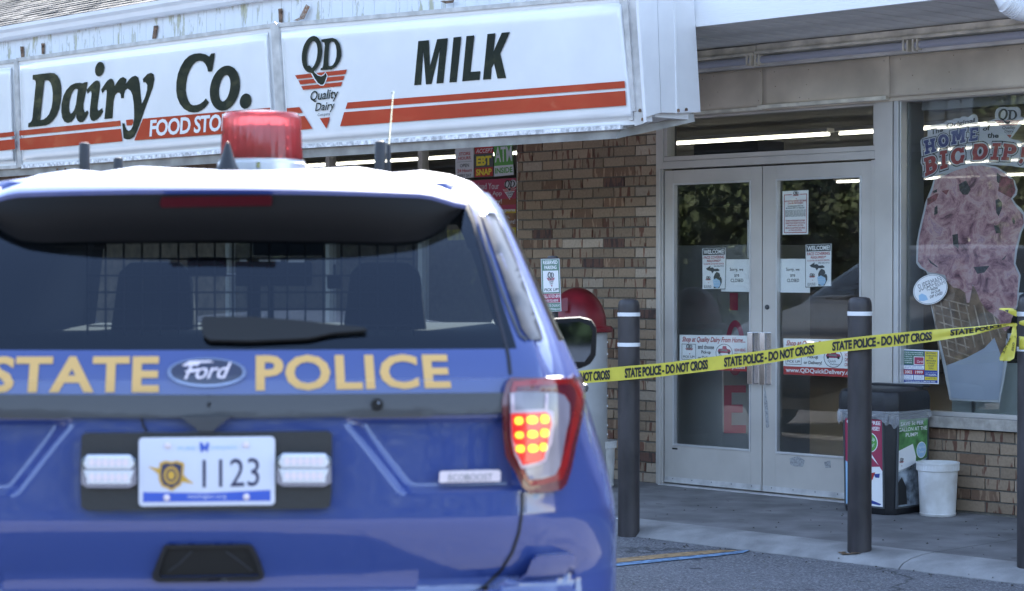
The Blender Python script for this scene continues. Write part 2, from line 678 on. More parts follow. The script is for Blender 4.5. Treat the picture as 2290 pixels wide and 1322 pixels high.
M['alu_light'] = mat('pale_aluminium', (0.62, 0.62, 0.62), 0.35, metal=0.5, var=0.08, scale=6)
M['alu_dark'] = mat('dark_frame_shadow_gap', (0.03, 0.03, 0.035), 0.6)
M['chrome'] = mat('polished_metal', (0.75, 0.76, 0.78), 0.12, metal=1.0)
M['beige'] = mat('beige_sheet_metal', (0.60, 0.52, 0.42), 0.55, var=0.28, scale=2.2, det=7, bump=0.25, bscale=3)
M['cream'] = mat('cream_painted_rail', (0.76, 0.71, 0.60), 0.5, var=0.3, scale=8, det=8)
M['white_vinyl'] = mat('white_vinyl', (0.80, 0.80, 0.80), 0.4, bump=0.2, bscale=14, stretch=(1, 1, 9))
M['white_board'] = None
M['white_panel'] = mat('white_metal_panel', (0.80, 0.80, 0.81), 0.3, var=0.05, scale=5)
M['soffit'] = mat('soffit_white', (0.74, 0.72, 0.68), 0.6, var=0.2, scale=3)
M['sign_white'] = mat('sign_face_plastic', (0.80, 0.80, 0.80), 0.22, coat=0.6, var=0.04, scale=3)
M['sign_frame'] = mat('sign_frame_metal', (0.62, 0.61, 0.60), 0.4, metal=0.3, var=0.25, scale=9, det=8)
M['flashing'] = mat('weathered_flashing', (0.33, 0.32, 0.30), 0.5, metal=0.2, var=0.3, scale=6, det=8)
M['ledge'] = mat('peeling_ledge', (0.75, 0.75, 0.76), 0.6, var=0.45, scale=30, det=8)
M['ink'] = mat('sign_black', (0.025, 0.03, 0.027), 0.12, coat=0.5)
M['sign_red'] = mat('sign_red', (0.46, 0.065, 0.035), 0.15, coat=0.5, var=0.12, scale=1.2)
M['rust'] = mat('rusty_bracket', (0.22, 0.13, 0.08), 0.8, var=0.6, scale=40, det=8)
M['shingle'] = mat('asphalt_shingle', (0.13, 0.125, 0.12), 0.85, var=0.6, scale=60, bump=0.8, bscale=200)
M['gutter'] = mat('white_gutter', (0.80, 0.80, 0.81), 0.3, var=0.06, scale=2)
M['black_plastic'] = mat('black_plastic', (0.018, 0.018, 0.02), 0.42, bump=0.1, bscale=80)
M['bin_black'] = mat('bin_black_plastic', (0.016, 0.016, 0.019), 0.5, bump=0.15, bscale=60, var=0.3, scale=8)
M['bollard'] = mat('bollard_sleeve', (0.05, 0.044, 0.046), 0.48, var=0.45, scale=9, det=10, stretch=(1, 1, 0.35), rvar=.15, bump=.15, bscale=8)
M['white_band'] = mat('reflective_white', (0.80, 0.80, 0.80), 0.4)
M['white_plastic'] = mat('white_bucket_plastic', (0.80, 0.80, 0.80), 0.38, var=0.22, scale=7, det=10, col2=(0.55, 0.53, 0.50))
M['red_plastic'] = mat('red_dome_plastic', (0.20, 0.012, 0.02), 0.35, var=0.4, scale=5, det=8)
M['barrel'] = mat('grey_barrel', (0.46, 0.46, 0.46), 0.6, var=0.1, scale=6)
M['tape'] = mat('barricade_tape', (0.66, 0.57, 0.075), 0.3, bump=0.3, bscale=20, var=0.1, scale=10)
M['paper'] = mat('paper', (0.85, 0.85, 0.85), 0.6)
M['paper_grey'] = mat('poster_pale', (0.60, 0.60, 0.62), 0.6)
M['p_black'] = mat('print_black', (0.02, 0.02, 0.02), 0.6)
M['p_dark'] = mat('print_dark_grey', (0.07, 0.075, 0.08), 0.6)
M['p_grey'] = mat('print_grey', (0.22, 0.22, 0.23), 0.6)
M['p_red'] = mat('print_red', (0.42, 0.03, 0.03), 0.6)
M['p_crimson'] = mat('print_crimson', (0.36, 0.04, 0.09), 0.6)
M['p_green'] = mat('print_green', (0.10, 0.32, 0.06), 0.6)
M['p_dgreen'] = mat('print_dark_green', (0.06, 0.16, 0.11), 0.6)
M['p_yellow'] = mat('print_yellow', (0.70, 0.56, 0.04), 0.6)
M['p_blue'] = mat('print_blue', (0.03, 0.06, 0.28), 0.6)
M['p_lblue'] = mat('print_light_blue', (0.35, 0.55, 0.75), 0.6)
M['p_amber'] = mat('print_amber', (0.45, 0.30, 0.03), 0.6, var=0.5, scale=12)
M['glass_clear'] = glass('shop_glass', (0.97, 0.98, 0.97), dirt=0.02, refl=1.0)
M['glass_tint'] = glass('car_rear_glass', (0.30, 0.36, 0.40), refl=1.2, gcol=(0.70, 0.82, 1.0))
M['glass_side'] = glass('car_side_glass', (0.03, 0.035, 0.04))
M['glass_wind'] = glass('windshield_glass', (0.80, 0.85, 0.82))
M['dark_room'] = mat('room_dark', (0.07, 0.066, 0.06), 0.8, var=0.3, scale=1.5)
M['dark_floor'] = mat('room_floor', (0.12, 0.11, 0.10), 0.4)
M['tube'] = mat('fluorescent_tube', (0.9, 0.9, 0.85), 0.5, emit=(1, 0.97, 0.84), estr=1.6)
M['tube_off'] = mat('unlit_tube', (0.42, 0.43, 0.5), 0.3)
# ================================================================== SETTING
# ground: asphalt sheet to the horizon
gm = MB()
gm.add([(-600, -600, 0), (600, -600, 0), (600, 600, 0), (-600, 600, 0)], [(0, 1, 2, 3)])
gm.build('asphalt_ground', M['asphalt'], kind='structure')

# sidewalk slabs and the rolled kerb, as long as the shop front
walk = empty('sidewalk', kind='structure')
cuts = [-16, -12.5, -9.5, -6.5, -3.55, -0.75, 2.45, 5.4, 8.4, 12]
for i, (a, b) in enumerate(zip(cuts, cuts[1:])):
    m = MB().wbox(a + 0.004, b - 0.004, -0.1, 0.06, -0.02, 1.60)
    m.build('slab', M['concrete'], walk, True, bevel=0.004)
    k = MB()
    prof = [(1.604, -0.1), (1.604, 0.06), (1.70, 0.057), (1.80, 0.045), (1.87, 0.028), (1.905, 0.004), (1.91, -0.1)]
    k.prism([WP(a + 0.004, z, p) for p, z in prof], D * (b - a - 0.008))
    k.build('kerb_stone', M['kerb'], walk, True, smooth=True)
m = MB()
m.wbox(-16, 12, -0.1, 0.054, 1.58, 1.62)
for c in cuts[1:-1]: m.wbox(c - 0.01, c + 0.01, -0.1, 0.052, 0, 1.6)
m.build('slab_joint', M['p_dark'], walk, True)

# small dirt, grit and gum marks
mb = MB()
rnd = random.Random(3)
for i in range(650):
    s = rnd.uniform(-1, 4.2); p = rnd.uniform(1.93, 4.2)
    r = rnd.uniform(0.002, 0.006) * (1 if rnd.random() < 0.93 else 1.8)
    c = WP(s, 0.001, p)
    mb.add([c + V((-r, -r, 0)), c + V((r, -r * .8, 0)), c + V((r * .7, r, 0)), c + V((-r, r * .9, 0)), c + V((0, 0, r * 1.3))], [(0, 1, 4), (1, 2, 4), (2, 3, 4), (3, 0, 4)])
mb.build('gravel', mat('grit_stone', (0.16, 0.155, 0.15), 0.9), kind='stuff')
mb = MB()
for i in range(150):
    s = rnd.uniform(-0.9, 3.6)
    p = rnd.uniform(0.1, 1.55) if i < 70 else rnd.uniform(1.86, 2.05)
    z = 0.0605 if i < 70 else (0.016 if p < 1.9 else 0.001)
    r = rnd.uniform(0.003, 0.008)
    c = WP(s, z, p)
    mb.add([c + V((-r, -r, 0)), c + V((r, -r * .6, 0)), c + V((r * .7, r, 0)), c + V((-r * .6, r, 0)), c + V((0, 0, r * .9))], [(0, 1, 4), (1, 2, 4), (2, 3, 4), (3, 0, 4)])
mb.build('litter', mat('dirt_crumb', (0.05, 0.045, 0.04), 0.95), kind='stuff')
# dark stains and cracks as thin flat marks
def blob(mb, c, rx, ry, rz, z, n=9):
    vs = []
    for k in range(n):
        a = 2 * math.pi * k / n
        q = rnd.uniform(0.7, 1.25)
        x, y = rx * q * math.cos(a), ry * q * math.sin(a)
        vs.append(V((c.x + x * math.cos(rz) - y * math.sin(rz), c.y + x * math.sin(rz) + y * math.cos(rz), z)))
    mb.add(vs, [tuple(range(n))])
mb = MB()
for i in range(34):
    s = rnd.uniform(-0.8, 3.4); p = rnd.uniform(0.15, 1.55)
    blob(mb, WP(s, 0, p), rnd.uniform(0.008, 0.03), rnd.uniform(0.006, 0.02), rnd.uniform(0, 3), 0.0615)
mb.build('gum_stain', mat('gum_stain', (0.12, 0.115, 0.11), 0.9), walk, True)

mb = MB()
for i in range(26):
    s = rnd.uniform(-0.2, 3.8); p = rnd.uniform(2.1, 3.6)
    blob(mb, WP(s, 0, p), rnd.uniform(0.01, 0.05), rnd.uniform(0.008, 0.03), rnd.uniform(0, 3), 0.0015 + i * .00002)
mb.build('oil_stain', mat('oil_stain', (0.07, 0.07, 0.08), 0.8, var=.4, scale=40), walk, True)
# painted parking line, orange with blue beside it
G0 = lambda px, py, off=0: ground_at(px, py, 0.004 + off)
pl = empty('parking_line', kind='structure')
for nm, mt, pts, lv in (('orange_line', 'paint_orange', [(1300, 1258), (1373, 1249.5), (1500, 1237), (1606, 1229.5), (1652, 1231), (1600, 1237), (1480, 1248), (1373, 1259), (1300, 1268)], 0),
                        ('blue_line', 'paint_blue_line', [(1300, 1269), (1373, 1260), (1480, 1249), (1600, 1238), (1680, 1229), (1662, 1236), (1600, 1243.5), (1480, 1255.5), (1373, 1266.5), (1300, 1276)], 0.001)):
    v, f = tri_shape([pts])
    P = [ground_at(x, y, 0.004 + lv) for x, y in v]
    me = bpy.data.meshes.new(nm)
    me.from_pydata(P, [], face_normal_fix(P, f, V((0, 0, 1))))
    link(nm, me, M[mt], pl, True)
# rust wash on the kerb below the middle bollard
mb = MB()
c = ground_at(1878, 1246, 0.045)
for i in range(9):
    pp = 1.80 + rnd.uniform(0, .05)
    q = WP(2.03 + .012 * i, 0, pp)
    q.z = interp([(1.6, .0615), (1.7, .0585), (1.8, .0465), (1.87, .0295), (1.905, .0055)], pp)
    blob(mb, q, 0.02, 0.016, 0.4, q.z + 0.0006 * i)
mb.build('rust_stain', mat('rust_stain', (0.24, 0.15, 0.08), 0.9, var=0.4, scale=40), walk, True)

# ================================================================== STORE BUILDING
store = empty('store_building', WP(0, 0, 0), label='brick convenience store with aluminium doors, shop windows, canopy and shingled roof', cat='building')


def brick_field(name, s0, s1, z0, z1, top_phase, parent, phase=0.0, seed=1):
    """mortar bed as the part, every brick an object of its own below it"""
    rn = random.Random(seed)
    bed = MB().wbox(s0, s1, z0, z1, -0.2, -0.007).build(name, M['mortar'], parent, True)
    pitch, L, h = 0.0705, 0.203, 0.0600
    base = {}
    for k in ('brick_tan', 'brick_stripe', 'brick_dark', 'brick_brown', 'brick_pale'):
        base[k] = MB().box(-0.5, 0.5, 0, 0.05, 0, h).mesh('brick', [M[k]])
    cache = {}
    row = 0
    z = top_phase
    while z > z0 + pitch: z -= pitch
    n = 0
    while z + h < z1 + 0.03:
        off = phase + (L / 2 if row % 2 else 0)
        k = math.floor((s0 - off) / L)
        while True:
            a, b = off + k * L, off + k * L + L - 0.0095
            k += 1
            if a >= s1: break
            a, b = max(a, s0 + 0.001), min(b, s1 - 0.001)
            if b - a < 0.03: continue
            r = rn.random()
            kind = 'brick_tan' if r < 0.48 else 'brick_stripe' if r < 0.80 else 'brick_dark' if r < 0.87 else 'brick_brown' if r < 0.94 else 'brick_pale'
            if s1 - b < 0.02 and rn.random() < 0.6: kind = 'brick_pale'
            w = round(b - a, 3)
            v = rn.randrange(3)
            key = (kind, w, v)
            if key not in cache:
                mb = MB()
                j = [rn.uniform(-0.0022, 0.0022) for _ in range(8)]
                pr = rn.uniform(0.0, 0.003)
                mb.hexa([(-w / 2 + j[0], -0.001 - pr, j[1]), (w / 2 + j[2], -0.001 - pr, j[3]), (w / 2, 0.03, 0), (-w / 2, 0.03, 0),
                         (-w / 2 + j[4], -0.001 - pr, h + j[5]), (w / 2 + j[6], -0.001 - pr, h + j[7]), (w / 2, 0.03, h), (-w / 2, 0.03, h)])
                cache[key] = mb.mesh('brick', [M[kind]], bevel=0.0016)
            o = bpy.data.objects.new('brick', cache[key])
            COL.objects.link(o)
            o.parent = bed
            o.location = WP((a + b) / 2, z, rn.uniform(-0.0015, 0.0015))
            o.rotation_euler = (0, 0, ROTZ)
            if parent:
                mi = wmat(parent).inverted()
                o.location = mi @ o.location
                o.rotation_euler = (0, 0, ROTZ - parent.rotation_euler.z)
            n += 1
        z += pitch
        row += 1
    return bed


bw1 = brick_field('brick_wall', -2.305, -0.925, 0.06, 2.62, 2.39, store, phase=-2.138 - 0.203 * 0, seed=5)
bw2 = brick_field('brick_wall', 1.09, 3.4, 0.06, 0.562, 0.50, store, phase=1.10, seed=9)
# rest of the shop front walls
mb = MB()
mb.wbox(-16, -5.9, 0.06, 2.98, -0.2, -0.012)
mb.wbox(-5.9, -2.32, 0.06, 0.75, -0.2, -0.012)
mb.wbox(3.4, 12, 0.06, 2.98, -0.2, -0.012)
mb.wbox(-2.305, -0.925, 2.62, 2.98, -0.2, -0.01)
mb.wbox(-5.9, -2.305, 2.55, 2.98, -0.2, -0.011)
mb.wbox(-16, -15.8, 0, 3.05, -15.0, -0.2)
mb.wbox(11.8, 12, 0, 3.05, -15.0, -0.2)
mb.wbox(-16, 12, 0, 3.0, -15.2, -15)
mb.build('wall', mat('brown_brick_wall', (0.20, 0.14, 0.09), 0.9, var=0.5, scale=12), store, True)
# brown boards seen under the sign at the far left
for k in range(26):
    a = -9.6 + k * 0.143
    MB().wbox(a + 0.004, a + 0.139, 2.0, 2.9, -0.012, 0.006).build('brown_board', mat('brown_board', (0.17 * (0.8 + 0.4 * rnd.random()), 0.115, 0.075), 0.8) if k < 3 else bpy.data.materials['brown_board'], store, True)

# stone sill under the right-hand window
MB().wbox(1.09, 3.4, 0.568, 0.635, -0.15, 0.035).build('window_sill', mat('limestone_sill', (0.42, 0.38, 0.33), 0.85, var=0.25, scale=20, bump=0.4, bscale=70, det=8), store, True, bevel=0.004)

# interior shell: floor, ceiling, walls
room = MB()
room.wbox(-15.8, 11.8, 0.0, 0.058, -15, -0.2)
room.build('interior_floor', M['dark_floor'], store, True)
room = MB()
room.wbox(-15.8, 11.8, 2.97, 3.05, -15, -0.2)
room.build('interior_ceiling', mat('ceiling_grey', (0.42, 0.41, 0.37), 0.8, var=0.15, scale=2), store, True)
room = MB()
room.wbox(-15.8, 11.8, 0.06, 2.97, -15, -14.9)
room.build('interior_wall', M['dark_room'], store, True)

# beige sheet-metal header panels above the doors and windows
pz0, pz1 = 2.585, 2.835
edges = [-0.93, 0.30, 1.02, 2.4, 3.9]
hs = [wc(1717, 165)[0], wc(2001, 130)[0]]
edges = [-0.925, hs[0], hs[1], hs[1] + 1.5, hs[1] + 3.0]
for i, (a, b) in enumerate(zip(edges, edges[1:])):
    nx, nz = 24, 10
    mb = MB()
    vs, fs = [], []
    for iz in range(nz + 1):
        for ix in range(nx + 1):
            s = a + 0.002 + (b - a - 0.004) * ix / nx
            z = pz0 + (pz1 - pz0) * iz / nz
            u, w = ix / nx, iz / nz
            dent = 0.012 * math.exp(-((u - 0.95) ** 2 / 0.01 + (w - 0.3) ** 2 / 0.08)) * (1 if i == 1 else 0)
            dent += 0.010 * math.exp(-((u - 0.1) ** 2 / 0.01 + (w - 0.2) ** 2 / 0.05)) * (1 if i in (1, 2) else 0)
            dent += 0.003 * math.sin(u * 7 + i) * math.sin(w * 3.1)
            vs.append(WP(s, z, 0.05 - dent + (0.001 if i % 2 else 0)))
    for iz in range(nz):
        for ix in range(nx):
            q = iz * (nx + 1) + ix
            fs.append((q, q + 1, q + nx + 2, q + nx + 1))
    mb.add(vs, fs)
    me = mb.mesh('header_panel', [M['beige']], smooth=True)
    o = link('header_panel', me, None, store, True)
    sm = o.modifiers.new('s', 'SOLIDIFY'); sm.thickness = 0.004
MB().wbox(-0.925, 3.9, 2.56, 2.98, -0.2, 0.03).build('header_beam', M['beige'], store, True)
# drip strips under the header
mb = MB()
mb.wbox(-0.92, hs[0] + 0.0, 2.562, 2.584, 0.0, 0.062)
mb.wbox(hs[0] - 0.03, 1.03, 2.568, 2.592, 0.0, 0.072)
mb.build('drip_strip', M['cream'], store, True, bevel=0.003)
# screws
mb = MB()
for k in range(26):
    c = WP(-0.8 + rnd.uniform(0, 3.6), pz0 + rnd.choice([0.03, 0.22, 0.12]) + rnd.uniform(-.01, .01), 0.056)
    mb.add([c + D * 0.004, c + V((0, 0, 0.004)), c - D * 0.004, c - V((0, 0, 0.004)), c + N * 0.003], [(0, 1, 4), (1, 2, 4), (2, 3, 4), (3, 0, 4)])
mb.build('screw', M['rust'], store, True)

# soffit boards between fascia and wall, grooves running towards the wall
SZ = 2.98
s = -16.0
sof = MB().wbox(-16, 12, SZ + 0.009, SZ + 0.03, -0.1, 1.12).build('soffit_backing', M['white_panel'], store, True)
me = None
mats_s = M['soffit']
k = 0
while s < 5.0:
    if s > -9.0 or k % 1 == 0:
        if me is None:
            mb = MB()
            mb.hexa([(-0.068, -0.9, 0.0), (0.054, -0.9, 0.0), (0.054, 0.2, 0.0), (-0.068, 0.2, 0.0), (-0.068, -0.9, 0.008), (0.054, -0.9, 0.008), (0.054, 0.2, 0.008), (-0.068, 0.2, 0.008)])
            me = mb.mesh('soffit_board', [mats_s])
        o = bpy.data.objects.new('soffit_board', me)
        COL.objects.link(o)
        o.parent = sof
        P = WP(s, SZ + rnd.uniform(-0.002, 0.002), 0.22)
        mi = wmat(store).inverted()
        o.location = mi @ P
        o.rotation_euler = (0, 0, ROTZ)
    s += 0.1335
    k += 1
mb = MB()
mb.wbox(5.0, 12, SZ, SZ + 0.01, 0, 1.15)
mb.build('soffit_end', M['soffit'], store, True)

# cream rail and light rail along the wall under the soffit
mb = MB()
for (a, b, dz) in ((-3.2, hs[0] + 0.03, 0.0), (hs[0] + 0.035, 3.9, 0.006)):
    mb.wbox(a, b, 2.925 + dz, 2.972 + dz * .5, 0.0, 0.16)
    mb.wbox(a, b, 2.903 + dz, 2.923 + dz, 0.0, 0.185)
mb.build('light_rail', M['cream'], store, True, bevel=0.003)
tb = MB()
for a, b in ((-2.2, hs[0] + 0.02), (hs[0] + 0.05, hs[0] + 1.24), (hs[0] + 1.27, 3.8)):
    tb.tube([WP(a, 2.873, 0.17), WP(b, 2.873, 0.17)], 0.024, 14)
tb.build('unlit_tube', M['tube_off'], store, True, smooth=True)
tb = MB()
for c in (hs[0] + 0.035, hs[0] + 1.255):
    for e in (-0.05, -0.02, 0.02, 0.05):
        MB().wbox(c + e - 0.006, c + e + 0.006, 2.83 + abs(e) * .2, 2.905, 0.15, 0.2).build('tube_clip', M['cream'], store, True)
MB().wbox(-3, 3.9, 2.838, 2.90, 0.0, 0.10).build('rail_backing', M['soffit'], store, True)

# white fascia of the canopy (right part), with a trim strip at its left end
fp = wallp(1.15)
zf = 2.98
MB().wbox(0.40, 12, zf - 0.004, 3.60, 1.13, 1.16).build('fascia', M['white_vinyl'], store, True)
# small nails under the fascia edge
mb = MB()
for px in (1725, 2008, 1340):
    pass
# white boards of the old fascia above the sign, with peeling paint
def peel_mat():
    m = mat('peeling_white_paint', (0.78, 0.78, 0.79), 0.6)
    nt = m.node_tree
    b = nt.nodes['Principled BSDF']
    tc = nt.nodes.new('ShaderNodeTexCoord')
    mp = nt.nodes.new('ShaderNodeMapping'); mp.inputs['Scale'].default_value = (9, 9, 2.4)
    nz = nt.nodes.new('ShaderNodeTexNoise'); nz.inputs['Scale'].default_value = 1.6; nz.inputs['Detail'].default_value = 8; nz.inputs['Roughness'].default_value = 0.65
    cr = nt.nodes.new('ShaderNodeValToRGB')
    e = cr.color_ramp.elements
    e[0].position = 0.36; e[0].color = (0.50, 0.47, 0.33, 1)
    e[1].position = 0.40; e[1].color = (0.62, 0.60, 0.52, 1)
    x = e.new(0.43); x.color = (0.58, 0.58, 0.56, 1)
    x = e.new(0.445); x.color = (0.80, 0.80, 0.81, 1)
    nt.links.new(tc.outputs['Object'], mp.inputs[0]); nt.links.new(mp.outputs[0], nz.inputs['Vector'])
    nt.links.new(nz.outputs['Fac'], cr.inputs[0]); nt.links.new(cr.outputs[0], b.inputs['Base Color'])
    bp = nt.nodes.new('ShaderNodeBump'); bp.inputs['Strength'].default_value = 0.6; bp.inputs['Distance'].default_value = 0.004
    nt.links.new(cr.outputs[0], bp.inputs['Height']); nt.links.new(bp.outputs[0], b.inputs['Normal'])
    return m
M['peel'] = peel_mat()
bk = MB().wbox(-13, 0.42, 2.98, 3.56, 1.09, 1.135).build('board_backing', M['p_grey'], store, True)
s = -12.0
while s < 0.38:
    w = 0.118
    MB().wbox(s + 0.0015, s + w - 0.0015, 2.96, 3.56, 1.136, 1.150 + rnd.uniform(0, 0.002)).build('white_board', M['peel'] if s < -1.8 else M['white_panel'], bk, True)
    s += w
# gutter
def strip(prof, s0, s1, mat_, name, parent=store, **kw):
    mb = MB()
    mb.prism([WP(s0, z, p) for p, z in prof], D * (s1 - s0))
    return mb.build(name, mat_, parent, True, **kw)
gz0 = 3.535
strip([(1.152, gz0), (1.21, gz0), (1.235, gz0 + 0.02), (1.25, gz0 + 0.055), (1.285, gz0 + 0.075), (1.29, gz0 + 0.105), (1.275, gz0 + 0.105), (1.27, gz0 + 0.085), (1.24, gz0 + 0.06), (1.22, gz0 + 0.02), (1.155, gz0 + 0.01)], -14, 12, M['gutter'], 'gutter', smooth=False)
# roof deck and shingle courses, sloping up from the gutter
rp0, rz0, sl = 1.22, gz0 + 0.10, math.tan(math.radians(21))
rd = MB()
rd.add([WP(-16, rz0 - .03, rp0), WP(12, rz0 - .03, rp0), WP(12, rz0 - .03 + 8.2 * sl, rp0 - 8.2), WP(-16, rz0 - .03 + 8.2 * sl, rp0 - 8.2), WP(12, rz0 - .03, rp0 - 16.4), WP(-16, rz0 - .03, rp0 - 16.4)],
       [(0, 1, 2, 3), (3, 2, 4, 5)])
rd.add([WP(-16, rz0 - .03, rp0), WP(-16, rz0 - .03 + 8.2 * sl, rp0 - 8.2), WP(-16, rz0 - .03, rp0 - 16.4)], [(0, 1, 2)])
rd.add([WP(12, rz0 - .03, rp0), WP(12, rz0 - .03 + 8.2 * sl, rp0 - 8.2), WP(12, rz0 - .03, rp0 - 16.4)], [(0, 1, 2)])
roof = rd.build('roof', M['p_dark'], store, True)
sh = MB()
for r in range(44):
    q0 = r * 0.125
    a = -14.0 + (r % 2) * 0.15
    while a < 0.5:
        w = 0.30
        lift = rnd.uniform(0.0, 0.007)
        e = 0.006
        p1, p2 = rp0 - q0, rp0 - q0 - 0.14
        z1, z2 = rz0 + q0 * sl, rz0 + (q0 + 0.14) * sl
        A = [WP(a + e, z1 + lift + .004, p1), WP(a + w - e, z1 + lift + rnd.uniform(0, .006) + .004, p1), WP(a + w - e, z2, p2), WP(a + e, z2, p2)]
        B = [x - V((0, 0, 0.008)) for x in A]
        sh.hexa(B + A)
        a += w
sh.build('shingles', M['shingle'], roof, True, kind='stuff')

# ------------------------------------------------------------------ entrance: frame, transom, two doors
FR0, FR1 = -0.925, 1.085     # frame edges
fr = empty('door_frame', parent if False else (0, 0, 0))
fr.parent = store
fr.location = (0, 0, 0)
zt = 2.205
mb = MB()
mb.wbox(FR0, -0.862, 0.06, 2.56, -0.08, 0.012)
mb.wbox(-0.895, -0.872, 0.06, 2.21, 0.012, 0.03)
mb.wbox(0.878, 0.905, 0.06, 2.205, -0.08, 0.012)
mb.wbox(0.912, 1.045, 0.06, 2.56, -0.08, 0.022)
mb.wbox(-0.862, 0.905, 2.212, 2.262, -0.08, 0.012)
mb.wbox(-0.862, 0.905, 2.264, 2.296, -0.08, 0.0)
mb.wbox(-0.862, -0.835, 2.298, 2.56, -0.08, 0.0)
mb.wbox(0.885, 0.905, 2.298, 2.56, -0.08, 0.0)
mb.wbox(-0.862, 0.905, 2.545, 2.56, -0.08, 0.0)
mb.build('frame', M['alu'], fr, True, bevel=0.0025)
mb = MB()
mb.wbox(1.052, 1.085, 0.63, 2.575, -0.06, 0.018)
mb.wbox(1.088, 1.096, 0.63, 2.575, -0.06, 0.004)
mb.build('mullion', M['alu_light'], fr, True, bevel=0.002)
MB().wbox(0.906, 0.911, 0.06, 2.56, -0.07, 0.0).build('frame_gap', M['alu_dark'], fr, True)
MB().wbox(1.046, 1.051, 0.06, 2.56, -0.07, 0.0).build('frame_gap', M['alu_dark'], fr, True)
MB().wbox(-0.835, 0.885, 2.298, 2.545, -0.045, -0.041).build('transom_glass', M['glass_clear'], fr, True)
MB().wbox(-0.862, 0.905, 0.055, 0.066, -0.08, 0.06).build('threshold', M['sign_frame'], fr, True)


def door(s0, s1, g0, g1, lab, hs_, hinge):
    t = empty('shop_door', (0, 0, 0))
    t.parent = store
    t['label'] = lab
    mb = MB()
    mb.wbox(s0, g0, 0.075, 2.20, -0.045, 0.0)
    mb.wbox(g1, s1, 0.075, 2.20, -0.045, 0.0)
    mb.wbox(g0, g1, 2.112, 2.20, -0.045, 0.0)
    mb.wbox(g0, g1, 0.075, 0.330, -0.045, 0.0)
    mb.build('door_leaf', M['alu'], t, True, bevel=0.002)
    b = MB()
    e = 0.012
    b.wbox(g0, g0 + e, 0.330, 2.112, -0.03, 0.006)
    b.wbox(g1 - e, g1, 0.330, 2.112, -0.03, 0.006)
    b.wbox(g0 + e, g1 - e, 2.100, 2.112, -0.03, 0.006)
    b.wbox(g0 + e, g1 - e, 0.330, 0.343, -0.03, 0.006)
    b.build('glazing_bead', M['alu_light'], t, True, bevel=0.0015)
    MB().wbox(g0 + e, g1 - e, 0.343, 2.100, -0.024, -0.020).build('door_glass', M['glass_clear'], t, True)
    # push bar across the inside
    MB().wbox(g0 + e, g1 - e, 1.035, 1.068, -0.10, -0.06).build('push_bar', M['alu_light'], t, True, bevel=0.003)
    # kick strip with rivets, brush
    MB().wbox(s0 + 0.004, s1 - 0.004, 0.078, 0.115, -0.01, 0.005).build('kick_strip', M['sign_frame'], t, True)
    r = MB()
    for k in range(5):
        c = WP(s0 + 0.08 + k * (s1 - s0 - 0.16) / 4, 0.104, 0.006)
        r.add([c + D * .005, c + V((0, 0, .005)), c - D * .005, c - V((0, 0, .005)), c + N * .003], [(0, 1, 4), (1, 2, 4), (2, 3, 4), (3, 0, 4)])
    r.build('rivet', M['p_dark'], t, True)
    # pull handle: flat plate with a bent grip
    h = MB()
    h.wbox(hs_ - 0.030, hs_ + 0.030, 0.775, 1.115, 0.0, 0.004)
    h.wbox(hs_ - 0.030, hs_ - 0.024, 0.775, 1.115, 0.004, 0.045)
    h.wbox(hs_ - 0.030, hs_ + 0.012, 0.775, 1.115, 0.045, 0.050)
    h.build('handle', M['chrome'], t, True, bevel=0.0015)
    return t


dl = door(-0.855, -0.004, -0.778, -0.095, 'left glass door with silver frame', -0.055, 1)
dr = door(0.004, 0.875, 0.115, 0.795, 'right glass door with silver frame and lock cylinder', 0.048, -1)
mb = MB()
lk = wallp(0.0)(1716, 687)
for r_, o_ in ((0.016, 0.0), (0.012, 0.006)):
    ring = [lk + (D * math.cos(a) + V((0, 0, 1)) * math.sin(a)) * r_ for a in [2 * math.pi * k / 16 for k in range(16)]]
    mb.prism([x + N * o_ for x in ring], N * 0.006)
mb.build('lock_cylinder', M['p_dark'], dr, True)
# glue residues where stickers were torn off
for (nm, q, mt) in (('sticker_residue', [(1766, 1025), (1785, 1020), (1800, 1030), (1795, 1044), (1775, 1043), (1767, 1038)], 'p_grey'),
                    ('sticker_residue', [(1843, 1033), (1857, 1030), (1858, 1046), (1846, 1047)], 'p_grey'),
                    ('sticker_residue', [(1710, 862), (1716, 900), (1720, 955), (1713, 958), (1709, 900)], 'p_grey'),
                    ('door_label', [(1503, 1001), (1515, 1002), (1515, 1006), (1503, 1005)], 'p_black')):
    pr = Print(wallp(0), N, dr, True)
    pr.poly(q, mat('residue_grey', (0.36, 0.36, 0.36), 0.7, var=0.4, scale=90) if mt == 'p_grey' else M[mt], 0, name=nm)
    pr.done()

# right shop window
win = empty('shop_window', (0, 0, 0)); win.parent = store
MB().wbox(1.10, 3.35, 0.636, 2.57, -0.05, -0.046).build('window_glass', M['glass_clear'], win, True)
mb = MB()
mb.wbox(1.097, 3.4, 0.636, 0.662, -0.07, -0.02)
mb.wbox(1.097, 3.4, 2.555, 2.575, -0.07, 0.0)
mb.wbox(3.35, 3.4, 0.662, 2.555, -0.07, 0.0)
mb.build('window_frame', M['alu'], win, True, bevel=0.002)
MB().wbox(1.080, 1.098, 0.64, 2.555, -0.235, -0.071).build('window_jamb', mat('jamb_grey', (0.16, 0.17, 0.18), 0.6), win, True)
MB().wbox(1.19, 3.35, 2.50, 2.56, -0.22, -0.08).build('window_head', mat('head_grey', (0.12, 0.12, 0.12), 0.6), win, True)
# pale low panel standing inside behind the window
MB().wbox(wc(2129, 850, -0.3)[0], 3.2, 0.5, wc(2200, 810, -0.3)[1], -0.32, -0.30).build('low_partition', mat('pale_partition', (0.42, 0.47, 0.46), 0.6), store, True)
MB().wbox(wc(2176, 850, -0.3)[0], wc(2181, 850, -0.3)[0], 0.5, 0.72, -0.292, -0.285).build('partition_strut', M['p_dark'], store, True)

